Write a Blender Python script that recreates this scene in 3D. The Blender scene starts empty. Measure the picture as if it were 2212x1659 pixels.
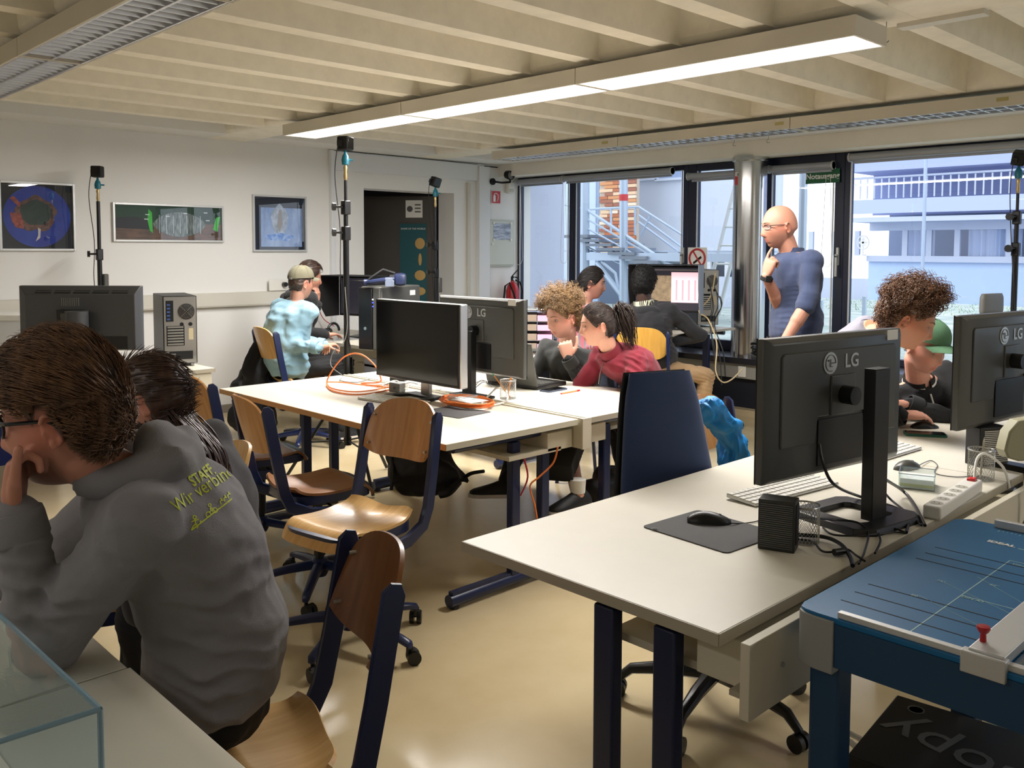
import bpy, bmesh, math, random
import numpy as np
from mathutils import Vector, Matrix, noise as mnoise
random.seed(7); rng = np.random.default_rng(7)
PI = math.pi
SC = bpy.context.scene; COL = SC.collection
# ---------------------------------------------------------------- camera (solved from the vanishing points)
CF, CCY, YAW, PIT, ROLL, CH = 1932.0, 656.8, .80364, .060546, .0031, 1.53
_F = Vector((math.cos(YAW)*math.cos(PIT), math.sin(YAW)*math.cos(PIT), -math.sin(PIT)))
_R0 = Vector((math.sin(YAW), -math.cos(YAW), 0)); _U0 = _R0.cross(_F)
_R = _R0*math.cos(ROLL)+_U0*math.sin(ROLL); _U = -_R0*math.sin(ROLL)+_U0*math.cos(ROLL)
cd = bpy.data.cameras.new('camera'); cam = bpy.data.objects.new('camera', cd); COL.objects.link(cam)
cd.sensor_width = 36; cd.lens = CF/2212*36; cd.shift_y = (CCY-829.5)/2212; cd.clip_start = .05; cd.clip_end = 300
cam.matrix_world = Matrix(((_R.x, _U.x, -_F.x, 0), (_R.y, _U.y, -_F.y, 0), (_R.z, _U.z, -_F.z, CH), (0, 0, 0, 1)))
SC.camera = cam
# ---------------------------------------------------------------- world, lamps, exposure
W = bpy.data.worlds.new('world'); SC.world = W; W.use_nodes = True
bg = W.node_tree.nodes['Background']; bg.inputs[0].default_value = (.88, .93, 1.0, 1); bg.inputs[1].default_value = 1.35
SC.view_settings.view_transform = 'Standard'; SC.view_settings.look = 'None'
SC.view_settings.exposure = 0.75; SC.view_settings.gamma = 1; SC.view_settings.use_curve_mapping = False
def area(name, loc, size, energy, color, rot=(0, 0, 0)):
    l = bpy.data.lights.new(name, 'AREA'); l.shape = 'RECTANGLE'; l.size, l.size_y = size; l.energy = energy; l.color = color
    o = bpy.data.objects.new(name, l); COL.objects.link(o); o.location = loc; o.rotation_euler = rot; return o
WARM = (1.0, .975, .95)
area('lamp_row_light', (3.755, 4.0, 2.40), (.22, 4.5), 116, WARM)              # the lit row of ceiling lamps
area('rear_fill_light', (-1.1, 2.8, 2.40), (.22, 4.5), 14, WARM)               # unseen fill added behind the camera, no fixture built there
area('side_fill_light', (3.755, -1.6, 2.40), (.22, 2.0), 14, WARM)  # second unseen fill, added off to the side without a lamp housing
# ---------------------------------------------------------------- geometry helpers
def D(px, py, z):
    """point seen at pixel (px, py) at depth z metres along the camera axis"""
    v = _F + _R*((px-1106)/CF) - _U*((py-CCY)/CF)
    return Vector((0, 0, CH)) + v*z
def P(px, py, ax, val):
    v = _F + _R*((px-1106)/CF) - _U*((py-CCY)/CF); i = 'xyz'.index(ax)
    o = Vector((0, 0, CH)); return o + v*((val-o[i])/v[i])
class MB:
    def __init__(s): s.v = []; s.f = []; s.mi = []; s.m = 0
    def add(s, vs, fs):
        b = len(s.v); s.v += [tuple(p) for p in vs]; s.f += [tuple(i+b for i in f) for f in fs]; s.mi += [s.m]*len(fs); return s
    def box(s, x0, y0, z0, x1, y1, z1, M=None):
        vs = [Vector(p) for p in ((x0, y0, z0), (x1, y0, z0), (x1, y1, z0), (x0, y1, z0), (x0, y0, z1), (x1, y0, z1), (x1, y1, z1), (x0, y1, z1))]
        if M: vs = [M@p for p in vs]
        return s.add(vs, [(0, 3, 2, 1), (4, 5, 6, 7), (0, 1, 5, 4), (1, 2, 6, 5), (2, 3, 7, 6), (3, 0, 4, 7)])
    def cbox(s, c, d, M=None):
        return s.box(c[0]-d[0]/2, c[1]-d[1]/2, c[2]-d[2]/2, c[0]+d[0]/2, c[1]+d[1]/2, c[2]+d[2]/2, M)
    def rings(s, rings, closed=True, cap=True):
        n = len(rings[0]); vs = [p for r in rings for p in r]; fs = []
        for i in range(len(rings)-1):
            for j in range(n if closed else n-1):
                k = (j+1) % n; fs.append((i*n+j, i*n+k, (i+1)*n+k, (i+1)*n+j))
        if cap and closed: fs += [tuple(range(n-1, -1, -1)), tuple((len(rings)-1)*n+j for j in range(n))]
        return s.add(vs, fs)
    def tube(s, pts, r, n=8, cap=True):
        pts = [Vector(p) for p in pts]; L = len(pts)
        if not hasattr(r, '__len__'): r = [r]*L
        t0 = (pts[1]-pts[0]).normalized(); u = t0.orthogonal().normalized(); out = []
        for i, p in enumerate(pts):
            t = (pts[min(i+1, L-1)]-pts[max(i-1, 0)])
            t = t.normalized() if t.length > 1e-9 else t0
            u = (u-t*u.dot(t)); u = u.normalized() if u.length > 1e-6 else t.orthogonal().normalized()
            w = t.cross(u); out.append([p+(u*math.cos(2*PI*k/n)+w*math.sin(2*PI*k/n))*r[i] for k in range(n)])
        return s.rings(out, True, cap)
    def cyl(s, a, b, r, r2=None, n=16): return s.tube([a, b], [r, r if r2 is None else r2], n)
    def cap(s, a, b, r1, r2, n=12):
        """closed capsule with tapering radius"""
        a = Vector(a); b = Vector(b); d = (b-a); L = max(d.length, 1e-4); d = d/L; pts = []; rr = []
        for k in range(4): t = -PI/2+k*PI/8+.12; pts.append(a+d*(math.sin(t)*r1)); rr.append(math.cos(t)*r1)
        for k in range(5): t = k*PI/8*.97; pts.append(b+d*(math.sin(t)*r2)); rr.append(max(math.cos(t)*r2, r2*.05))
        return s.tube(pts, rr, n)
    def lathe(s, prof, n=24, M=None, c=(0, 0, 0)):
        c = Vector(c); rr = [[c+Vector((r*math.cos(2*PI*k/n), r*math.sin(2*PI*k/n), z)) for k in range(n)] for r, z in prof]
        if M: rr = [[M@p for p in q] for q in rr]
        return s.rings(rr)
    def ell(s, c, r, n=16, M=None):
        rr = []
        for i in range(n//2+1):
            t = -PI/2+PI*i/(n//2); k = max(math.cos(t), .02)
            rr.append([Vector((r[0]*k*math.cos(2*PI*j/n), r[1]*k*math.sin(2*PI*j/n), r[2]*math.sin(t))) for j in range(n)])
        M = M or Matrix(); c = Vector(c); return s.rings([[(M@p)+c for p in q] for q in rr])
    def prism(s, poly, d0, d1, M=None, ax='z'):
        f = {'z': lambda p, d: Vector((p[0], p[1], d)), 'y': lambda p, d: Vector((p[0], d, p[1])), 'x': lambda p, d: Vector((d, p[0], p[1]))}[ax]
        a = [f(p, d0) for p in poly]; b = [f(p, d1) for p in poly]
        if M: a = [M@p for p in a]; b = [M@p for p in b]
        return s.rings([a, b])
    def grid(s, fn, nu, nv, thick=None):
        vs = [Vector(fn(i/nu, j/nv)) for j in range(nv+1) for i in range(nu+1)]; q = nu+1
        fs = [(j*q+i, j*q+i+1, (j+1)*q+i+1, (j+1)*q+i) for j in range(nv) for i in range(nu)]
        if thick:
            nn = []
            for j in range(nv+1):
                for i in range(nu+1):
                    a = vs[j*q+min(i+1, nu)]-vs[j*q+max(i-1, 0)]; b = vs[min(j+1, nv)*q+i]-vs[max(j-1, 0)*q+i]
                    nn.append(a.cross(b).normalized())
            N = len(vs); vs = vs+[p-n*thick for p, n in zip(vs, nn)]; fs += [tuple(N+k for k in reversed(f)) for f in fs]
            bd = [i for i in range(q)]+[j*q+nu for j in range(1, nv+1)]+[nv*q+i for i in range(nu-1, -1, -1)]+[j*q for j in range(nv-1, 0, -1)]
            fs += [(bd[k], bd[k]+N, bd[(k+1) % len(bd)]+N, bd[(k+1) % len(bd)]) for k in range(len(bd))]
        return s.add(vs, fs)
    def mesh(s, name, mats=()):
        me = bpy.data.meshes.new(name); me.from_pydata([tuple(v) for v in s.v], [], s.f)
        for m in mats: me.materials.append(m)
        if len(mats) > 1: me.polygons.foreach_set('material_index', s.mi)
        me.update(); return me
def fixn(me):
    b = bmesh.new(); b.from_mesh(me); bmesh.ops.recalc_face_normals(b, faces=b.faces); b.to_mesh(me); b.free()
def smooth(me, ang=35):
    me.polygons.foreach_set('use_smooth', [True]*len(me.polygons)); me.set_sharp_from_angle(angle=math.radians(ang))
def obj(name, mb, mats, parent=None, ang=35, bevel=0, fix=True):
    if not isinstance(mats, (list, tuple)): mats = [mats]
    me = mb if isinstance(mb, bpy.types.Mesh) else mb.mesh(name, mats)
    if fix and isinstance(mb, MB): fixn(me)
    if ang: smooth(me, ang)
    o = bpy.data.objects.new(name, me); COL.objects.link(o)
    if parent: o.parent = parent
    if bevel:
        m = o.modifiers.new('bevel', 'BEVEL'); m.width = bevel; m.segments = 2; m.limit_method = 'ANGLE'; m.angle_limit = math.radians(40)
    return o
def tag(o, label, cat, group=None, kind=None):
    if label: o['label'] = label
    if cat: o['category'] = cat
    if group: o['group'] = group
    if kind: o['kind'] = kind
    return o
def thing(name, label, cat, loc=(0, 0, 0), rz=0, group=None):
    o = bpy.data.objects.new(name, None); COL.objects.link(o); o.empty_display_size = .05
    o.location = loc; o.rotation_euler = (0, 0, rz); return tag(o, label, cat, group)
def struct(name, mb, mats, parent=None, **k):
    o = obj(name, mb, mats, parent, **k)
    if not parent: o['kind'] = 'structure'
    return o
def dup(root, loc=None, rz=None, label=None, group=None, parent=None):
    r = root.copy(); COL.objects.link(r)
    if parent is not None: r.parent = parent
    if loc is not None: r.location = loc
    if rz is not None: r.rotation_euler = (0, 0, rz)
    if label: r['label'] = label
    if group: r['group'] = group
    for ch in root.children: dup(ch, parent=r)
    return r
# ---------------------------------------------------------------- materials
def lin(c):
    return tuple((x/255/12.92 if x/255 <= .04045 else ((x/255+.055)/1.055)**2.4) for x in c)+(1,)
def mat(name, rgb, rough=.5, metal=0, spec=.5, bump=0, bscale=60, var=0, vscale=3, emit=None, alpha=None, coat=0, sheen=0, stretch=None, rgb2=None):
    m = bpy.data.materials.new(name); m.use_nodes = True; nt = m.node_tree; b = nt.nodes['Principled BSDF']
    c = lin(rgb); b.inputs['Base Color'].default_value = c; b.inputs['Roughness'].default_value = rough
    b.inputs['Metallic'].default_value = metal; b.inputs['Specular IOR Level'].default_value = spec
    if coat: b.inputs['Coat Weight'].default_value = coat; b.inputs['Coat Roughness'].default_value = .15
    if sheen: b.inputs['Sheen Weight'].default_value = sheen; b.inputs['Sheen Roughness'].default_value = .6
    if emit: b.inputs['Emission Color'].default_value = c; b.inputs['Emission Strength'].default_value = emit
    tc = mp = None
    if bump or var:
        tc = nt.nodes.new('ShaderNodeTexCoord'); mp = nt.nodes.new('ShaderNodeMapping')
        nt.links.new(tc.outputs['Object'], mp.inputs[0])
        if stretch: mp.inputs['Scale'].default_value = stretch
    if bump:
        n = nt.nodes.new('ShaderNodeTexNoise'); n.inputs['Scale'].default_value = bscale; n.inputs['Detail'].default_value = 3
        bp = nt.nodes.new('ShaderNodeBump'); bp.inputs['Strength'].default_value = bump; bp.inputs['Distance'].default_value = .004
        nt.links.new(mp.outputs[0], n.inputs['Vector']); nt.links.new(n.outputs[0], bp.inputs['Height']); nt.links.new(bp.outputs[0], b.inputs['Normal'])
    if var:
        n = nt.nodes.new('ShaderNodeTexNoise'); n.inputs['Scale'].default_value = vscale; n.inputs['Detail'].default_value = 6; n.inputs['Roughness'].default_value = .6
        mx = nt.nodes.new('ShaderNodeMix'); mx.data_type = 'RGBA'
        c2 = lin(rgb2) if rgb2 else tuple(x*(1-var) for x in c[:3])+(1,)
        mx.inputs[6].default_value = c; mx.inputs[7].default_value = c2
        rp = nt.nodes.new('ShaderNodeValToRGB'); rp.color_ramp.elements[0].position = .38; rp.color_ramp.elements[1].position = .68
        nt.links.new(mp.outputs[0], n.inputs['Vector']); nt.links.new(n.outputs[0], rp.inputs[0]); nt.links.new(rp.outputs[0], mx.inputs[0]); nt.links.new(mx.outputs[2], b.inputs['Base Color'])
    return m
def glass(name, tint=(235, 242, 245), f0=.04, mul=.8, rough=0.0):
    m = bpy.data.materials.new(name); m.use_nodes = True; nt = m.node_tree; nt.nodes.clear(); N = nt.nodes.new; L = nt.links.new
    o = N('ShaderNodeOutputMaterial'); t = N('ShaderNodeBsdfTransparent'); t.inputs[0].default_value = lin(tint)
    g = N('ShaderNodeBsdfGlossy'); g.inputs['Roughness'].default_value = rough; g.inputs[0].default_value = (1, 1, 1, 1)
    lw = N('ShaderNodeLayerWeight'); lw.inputs[0].default_value = .5; p = N('ShaderNodeMath'); p.operation = 'POWER'; p.inputs[1].default_value = 5; q = N('ShaderNodeMath'); q.operation = 'MULTIPLY_ADD'; q.inputs[1].default_value = mul; q.inputs[2].default_value = f0
    mx = N('ShaderNodeMixShader'); L(lw.outputs['Facing'], p.inputs[0]); L(p.outputs[0], q.inputs[0]); L(q.outputs[0], mx.inputs[0]); L(t.outputs[0], mx.inputs[1]); L(g.outputs[0], mx.inputs[2]); L(mx.outputs[0], o.inputs[0]); return m
def wood(name, a, b, rough=.35, sx=(1.2, 14, 1.2), coat=.25):
    m = mat(name, a, rough, coat=coat, var=.4, vscale=3.2, stretch=sx, rgb2=b); return m
M = {}
M['wall'] = mat('wall_paint', (236, 235, 232), .85, bump=.08, bscale=180)
M['ceil'] = mat('ceiling_paint', (246, 242, 232), .85, bump=.10, bscale=60, var=.06, vscale=2)
M['rib'] = mat('rib_paint', (252, 246, 230), .8, bump=.25, bscale=22, var=.08, vscale=9)
M['beamw'] = mat('beam_paint', (236, 235, 232), .8)
M['floor'] = mat('linoleum_floor', (204, 187, 150), .19, spec=.5, bump=.02, bscale=120, var=.18, vscale=1.8, rgb2=(194, 175, 136))
M['trim'] = mat('trim_paint', (228, 230, 232), .6)
M['base'] = mat('baseboard_grey', (138, 130, 118), .6)
M['duct'] = mat('cable_duct_cream', (206, 202, 190), .5)
M['navyf'] = mat('navy_window_frame', (20, 28, 54), .4)
M['alu'] = mat('brushed_aluminium', (206, 207, 206), .4, metal=.45)
M['alud'] = mat('blind_cassette', (166, 170, 178), .35, metal=.3)
M['steel'] = mat('polished_steel_column', (205, 205, 205), .17, metal=1, bump=.03, bscale=4, stretch=(1, 1, .15))
M['top'] = mat('desk_top_laminate', (224, 218, 202), .35, spec=.45, var=.03, vscale=8)
M['topedge'] = mat('beech_edge_band', (188, 146, 96), .5)
M['greyedge'] = mat('grey_edge_band', (178, 170, 152), .5)
M['board'] = mat('cream_board', (214, 207, 186), .5)
M['navy'] = mat('navy_powder_coat', (22, 34, 72), .33, spec=.5)
M['black'] = mat('black_plastic', (14, 14, 15), .38)
M['blackm'] = mat('matte_black', (9, 9, 10), .7)
M['dgrey'] = mat('dark_grey_plastic', (80, 80, 76), .36, bump=.03, bscale=400)
M['tvback'] = mat('charcoal_plastic', (74, 75, 78), .45)
M['grey'] = mat('grey_plastic', (120, 120, 118), .5)
M['silver'] = mat('silver_metal', (188, 188, 186), .3, metal=.85)
M['white'] = mat('white_plastic', (232, 230, 222), .4)
M['paper'] = mat('paper', (240, 238, 232), .8)
M['orange'] = mat('orange_cable', (240, 130, 60), .45)
M['red'] = mat('red_paint', (178, 22, 30), .3)
M['signred'] = mat('sign_red', (196, 52, 56), .5)
M['signgreen'] = mat('sign_green', (10, 92, 52), .5)
M['signwhite'] = mat('sign_white', (240, 240, 236), .5)
M['beech'] = wood('beech_plywood', (196, 142, 84), (176, 120, 64))
M['beechl'] = wood('light_beech_plywood', (222, 180, 118), (204, 158, 96))
M['beechy'] = wood('yellow_beech_plywood', (236, 186, 92), (220, 164, 74))
M['beechd'] = wood('dark_beech_plywood', (140, 90, 48), (122, 76, 38))
M['screen'] = mat('dark_screen', (5, 5, 6), .12, spec=.6)
M['glasspane'] = glass('window_glass', (250, 252, 255), .03)
M['acryl'] = glass('clear_acrylic', (238, 244, 246), .05)
M['acryle'] = mat('acrylic_edge', (120, 150, 165), .2)
M['lamp'] = mat('lamp_glow', (255, 246, 232), .5, emit=9)
M['glow'] = mat('lamp_reflector_glow', (255, 247, 235), .5, emit=2.6)
M['louv'] = mat('lamp_louvre', (214, 216, 220), .25, metal=.7)
M['louvlit'] = mat('lit_lamp_louvre', (250, 248, 246), .4, metal=.1, emit=.55)
M['fix'] = mat('lamp_housing', (216, 210, 196), .5)
M['void'] = mat('dark_recess', (6, 7, 12), .8)
# ================================================================= the room
YW, XW, ZC = 7.85, 7.68, 2.535
XB, YB = -2.6, -3.0
struct('floor', MB().box(XB, YB, -.1, 7.3, YW+1.6, 0), M['floor'])
# coffered ceiling: slab with ribs running to the windows and cross beams above each lamp row
ceil = MB().box(XB, YB, 2.86, 7.42, YW+.3, 3.0)
ceil.box(7.35, YB, 2.40, XW+.25, YW+.3, 3.0)
co = struct('ceiling', ceil, M['ceil']); 
ys = [2.19+.5125*k for k in range(-9, 10)]
xb = [(-3.2, -.98), (-.60, 1.30), (1.66, 3.68), (4.10, 6.04), (6.44, 7.0)]
beams = [(-.98, -.60), (1.30, 1.66), (3.68, 4.10), (6.04, 6.44), (7.0, 7.36)]
rb = MB().prism([(-.055, ZC), (.055, ZC), (.10, 2.87), (-.10, 2.87)], XB, 7.02, ax='x').mesh('rib', [M['rib']]); fixn(rb)
for y in ys:
    if 1.2 < y < 1.9 and abs(y-1.6775) < .02: pass
    if y < YW-.75:
        r = bpy.data.objects.new('ceiling_rib', rb); COL.objects.link(r); r.location = (0, y, 0); r.parent = co
bm_ = None
for a, b in beams:
    obj('cross_beam', MB().prism([(a, ZC+.001), (b, ZC+.001), (b+.05, 2.87), (a-.05, 2.87)], YB, YW+.2, ax='y'), M['rib'] if b < 6.9 else M['beamw'], co, bevel=.03)
obj('cross_beam', MB().box(XB, YW-.42, ZC+.002, 7.4, YW+.2, 2.87), M['beamw'], co)
obj('cross_beam', MB().box(XB, .95, ZC+.002, 7.0, 1.36, 2.87), M['rib'], co, bevel=.01)
obj('joint_strip', MB().box(4.02, 1.36, ZC-.02, 4.09, 1.72, ZC+.01), M['fix'], co)
# walls
dx0, dx1, dz = 5.41, 6.645, 2.17
wl = MB().box(XB, YW, 0, dx0, YW+.28, 3.0).box(dx1, YW, 0, XW+.2, YW+.28, 3.0).box(dx0, YW, dz, dx1, YW+.28, 3.0)
struct('wall_left', wl, M['wall'])
struct('wall_back', MB().box(XB-.2, YB, 0, XB, YW, 3.0), M['wall'])
struct('wall_right', MB().box(XB, YB-.2, 0, XW, YB, 3.0), M['wall'])
struct('baseboard_left', MB().box(XB, YW-.012, 0, dx0-.05, YW, .075), M['base'], bevel=.002)
# boxed frame around the passage and trim strips
struct('trim_1', MB().box(4.985, YW-.05, 0, 5.03, YW, 2.53).box(5.03, YW-.035, 2.33, 7.08, YW, 2.525), M['trim'], bevel=.004)
struct('trim_2', MB().box(6.98, YW-.06, 0, 7.15, YW, 2.5), M['trim'], bevel=.004)
struct('trim_3', MB().box(5.03, YW-.028, 2.50, 7.3, YW-.02, 2.512), M['blackm'])
struct('trim_4', MB().box(6.83, YW-.03, 0, 6.87, YW, 2.3), M['duct'], bevel=.004)
# dark passage behind the opening and its half open door
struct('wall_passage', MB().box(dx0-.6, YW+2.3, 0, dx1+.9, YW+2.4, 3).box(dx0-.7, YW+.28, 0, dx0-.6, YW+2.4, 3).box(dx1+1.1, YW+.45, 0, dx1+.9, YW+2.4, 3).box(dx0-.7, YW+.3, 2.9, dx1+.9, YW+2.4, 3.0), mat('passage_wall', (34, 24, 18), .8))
Md = Matrix.Translation((6.60, YW+.30, 0))@Matrix.Rotation(math.radians(128), 4, 'Z')
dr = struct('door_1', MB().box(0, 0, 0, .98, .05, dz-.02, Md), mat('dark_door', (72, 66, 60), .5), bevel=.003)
postm = mat('teal_poster', (22, 84, 92), .6); tan = mat('poster_tan', (196, 160, 96), .6)
obj('poster', MB().box(.08, .050, .55, .40, .054, 1.83, Md), postm, dr)
pm = MB()
for k, (w, h) in enumerate([(.10, .11), (.035, .12), (.11, .10), (.11, .08), (.09, .10), (.10, .09)]):
    z = 1.60-k*.185; pm.ell(Md@Vector((.16, .0555, z)), (w*.6, .004, h*.6), 12, Md.to_3x3().to_4x4()); 
obj('poster_map', pm, tan, dr)
def text(name, body, size, Mx, m, parent=None, ext=.001, align='CENTER', bold=0):
    c = bpy.data.curves.new(name, 'FONT'); c.body = body; c.size = size; c.extrude = ext; c.align_x = align; c.align_y = 'CENTER'; c.offset = bold; c.resolution_u = 3
    t = bpy.data.objects.new('tmp', c); COL.objects.link(t); dg = bpy.context.evaluated_depsgraph_get(); dg.update()
    me = bpy.data.meshes.new_from_object(t.evaluated_get(dg)); bpy.data.objects.remove(t); me.transform(Mx); me.materials.clear(); me.materials.append(m)
    o = bpy.data.objects.new(name, me); COL.objects.link(o)
    if parent: o.parent = parent
    return o
def fr(o, right, up):
    """matrix whose x is right, y is up (text frame) at o"""
    r = Vector(right).normalized(); u = Vector(up).normalized(); n = r.cross(u)
    return Matrix(((r.x, u.x, n.x, o[0]), (r.y, u.y, n.y, o[1]), (r.z, u.z, n.z, o[2]), (0, 0, 0, 1)))
dvec = Md.to_3x3()@Vector((-1, 0, 0))
text('poster_title', 'SHAPE OF THE WORLD', .028, fr(Md@Vector((.24, .056, 1.77)), dvec, (0, 0, 1)), M['paper'], dr)
pp = obj('notice', MB().box(.13, .050, 1.90, .33, .053, 2.10, Md), M['paper'], dr)
obj('notice_print', MB().cyl(Md@Vector((.28, .054, 2.0)), Md@Vector((.28, .055, 2.0)), .035).box(.15, .0535, 1.96, .22, .055, 1.975, Md).box(.15, .0535, 2.0, .22, .055, 2.015, Md).box(.15, .0535, 2.04, .22, .055, 2.055, Md), M['dgrey'], dr)
# ledge below the windows with a dark recess
struct('trim_5', MB().box(7.20, YB, .485, XW+.15, YW, .541), mat('dark_ledge_top', (30, 30, 40), .25), bevel=.004)
struct('trim_6', MB().box(7.26, YB, .345, 7.30, YW, .485), mat('grey_duct_panel', (150, 148, 142), .6))
struct('trim_7', MB().box(7.34, YB, .0, 7.44, YW, .40), mat('navy_heater_recess', (14, 18, 34), .6))
struct('baseboard_window', MB().box(7.23, YB, 0, 7.34, YW, .06), mat('baseboard_beige', (188, 172, 140), .6))
struct('wall_window', MB().box(XW-.02, YB, 0, XW+.2, YW, .5), M['wall'])
# windows: dark navy frames with panes, roller blind cassettes
zt = 2.40; zs = .541
def wind(name, y0, y1, fl=.05, fr_=.05, bot=.06, top=.05, inner=True):
    m = MB(); x0, x1 = XW-.02, XW+.06
    m.box(x0, y0, zs, x1, y0+fl, zt).box(x0, y1-fr_, zs, x1, y1, zt).box(x0, y0+fl, zs, x1, y1-fr_, zs+bot).box(x0, y0+fl, zt-top, x1, y1-fr_, zt)
    w = struct(name, m, M['navyf'], bevel=.004)
    obj('window_pane', MB().box(XW+.02, y0+fl, zs+bot, XW+.026, y1-fr_, zt-top), M['glasspane'], w)
    if inner:
        obj('glazing_bead', MB().box(x0-.006, y1-fr_-.018, zs+bot, x0+.002, y1-fr_-.006, zt-top).box(x0-.006, y0+fl+.006, zs+bot, x0+.002, y0+fl+.018, zt-top), M['alu'], w)
    return w
wind('window_1', 6.95, 7.85, .05, .03); wind('window_2', 5.36, 6.95, .06, .05)
wind('window_3', 4.64, 5.36, .06, .10, .10, .07); wind('window_4', 3.70, 4.47, .09, .05, .10, .12)
wind('window_5', 1.2, 3.70, .05, .05); wind('window_6', -1.4, 1.2, .05, .05); wind('window_7', -3.0, -1.4, .05, .05)
struct('wall_header', MB().box(XW-.03, YB, zt, XW+.25, YW, 2.9), M['navyf'])
def blind(y0, y1, z, lab, x=XW-.07, r=.034):
    b = thing('roller_blind', lab, 'blind', (x, (y0+y1)/2, z)); h = (y1-y0)/2
    obj('cassette', MB().cyl((0, -h, 0), (0, h, 0), r), M['alud'], b)
    obj('end_cap', MB().cyl((0, h-.012, 0), (0, h, 0), r+.006).cyl((0, -h, 0), (0, -h+.012, 0), r+.006), M['alu'], b)
    obj('hem_bar', MB().box(.02, -h+.03, -r-.02, .035, h-.03, -r+.002), M['alud'], b)
    return b
def cord(p, L, lab, w=.05):
    pts = [Vector(p)+Vector((0, w*math.cos(t)*(1 if True else 0), -L+w*1.3*math.sin(t)*-1)) for t in np.linspace(0, PI, 9)]
    q = [Vector(p)+Vector((0, w*.4, 0))]+pts+[Vector(p)+Vector((0, -w*.4, 0))]
    tag(obj('blind_cord', MB().tube(q, .0022, 5), M['white']), lab, 'cord')
blind(7.06, 7.80, 2.345, 'short grey roller blind cassette over the leftmost window'); blind(5.52, 7.05, 2.345, 'long grey roller blind cassette over the wide window by the steel stairs')
blind(4.66, 5.33, 2.275, 'grey roller blind cassette just left of the steel column'); blind(3.78, 4.42, 2.29, 'grey roller blind cassette above the green exit sign')
blind(.9, 3.64, 2.345, 'longest grey roller blind cassette over the big right window')
cord((XW-.13, 7.72, 2.3), .86, 'thin white blind cord loop beside the fuse box', .07); cord((XW-.13, 6.98, 2.3), .86, 'thin blind cord loop hanging at the first dark mullion')
cord((XW-.13, 3.80, 2.2), .75, 'thin blind cord loop hanging behind the standing man')
# handles on the sashes
for y, lab in ((5.40, 'white lever handle on the narrow window left of the column'), (3.74, 'white lever handle on the emergency exit window')):
    tag(obj('window_handle', MB().box(XW-.05, y-.012, 1.40, XW-.02, y+.012, 1.56).box(XW-.08, y-.01, 1.30, XW-.06, y+.01, 1.50).box(XW-.08, y-.01, 1.47, XW-.03, y+.01, 1.49), M['alu'], bevel=.004), lab, 'handle')
# steel column
c = P(1617, 600, 'x', 7.48); struct('column', MB().lathe([(.155, .541), (.155, 2.36), (.168, 2.365), (.168, 2.41)], 48, c=(c.x, c.y, 0)), M['steel'])
# signs
def plate(name, lab, o, w, h, m, right=(1, 0, 0), up=(0, 0, 1), t=.004, cat='sign'):
    F = fr(o, right, up); b = obj(name, MB().box(-w/2, -h/2, -t, w/2, h/2, 0, F), m); tag(b, lab, cat); return b, F
def T(x, y, z=0): return Matrix.Translation((x, y, z))
s, F = plate('emergency_exit_sign', 'green Notausgang sign at the top of the exit window', (XW-.04, 3.90, 2.20), .325, .125, M['signgreen'], (0, -1, 0))
text('lettering', 'Notausgang', .068, F@T(0, 0, .001), M['signwhite'], s, bold=.0012)
s, F = plate('extinguisher_sign', 'red square fire extinguisher pictogram sign on the wall', (7.29, YW-.01, 2.155), .15, .155, M['signred'])
m = MB().tube([F@Vector(p) for p in ((-.03, .035, .001), (-.005, .05, .001), (.03, .03, .001), (.035, -.01, .001), (.015, -.05, .001))], .005, 6)
m.box(-.045, -.055, 0, -.01, .01, .003, F).prism([(-.045, .01), (-.01, .01), (-.02, .03), (-.035, .03)], 0, .003, F).box(-.032, .03, 0, -.024, .045, .003, F)
obj('pictogram', m, M['signwhite'], s)
obj('sign_border', MB().box(-.075, -.0775, 0, .075, -.072, .002, F).box(-.075, .072, 0, .075, .0775, .002, F).box(-.075, -.072, 0, -.07, .072, .002, F).box(.07, -.072, 0, .075, .072, .002, F), M['signwhite'], s)
s, F = plate('no_smoking_sign', 'white no smoking sign with red ring stuck on the window', (XW-.04, 5.225, 1.44), .23, .24, M['signwhite'], (0, -1, 0))
ring = [F@Vector((.092*math.cos(t), .01+.092*math.sin(t), .002)) for t in np.linspace(0, 2*PI, 33)]
obj('red_ring', MB().tube(ring, .011, 6).box(-.09, -.008, 0, .09, .008, .004, F@T(0, .01)@Matrix.Rotation(math.radians(-55), 4, 'Z')), M['signred'], s)
obj('cigarette', MB().box(-.055, -.01, 0, .06, .012, .003, F@T(0, -.01)@Matrix.Rotation(math.radians(35), 4, 'Z')), M['blackm'], s)
s, F = plate('column_sticker', 'small red and white sticker high on the steel column', (c.x-.150, c.y+.045, 2.2), .05, .12, M['signred'], (.28, -.96, 0))
obj('letter_patch', MB().box(-.022, .02, 0, .022, .058, .002, F), M['signwhite'], s); text('letter', 'a', .05, F@T(0, .04, .002), M['blackm'], s)
# key cabinet / fuse box with pinned print
fb = thing('fuse_box', 'grey metal fuse box door on the wall above the extinguisher', 'fuse box', (7.35, YW-.02, 1.61))
obj('housing', MB().box(-.215, -.02, -.28, .215, .02, .28), mat('fusebox_green_grey', (196, 200, 190), .5), fb, bevel=.003)
obj('box_door', MB().box(-.195, -.032, -.26, .195, -.02, .26), mat('fusebox_door', (204, 208, 198), .5), fb, bevel=.003)
pr = obj('print', MB().box(-.14, -.035, .04, .14, -.0325, .235), mat('grey_print', (120, 130, 150), .5, var=.7, vscale=9, rgb2=(205, 214, 230), stretch=(1, 1, 4)), fb)
for x, z in ((-.14, .235), (.14, .235), (-.14, .04), (.14, .04), (-.16, -.01)):
    obj('magnet', MB().cyl((x, -.046, z), (x, -.035, z), .014), M['white'], fb)
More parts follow.
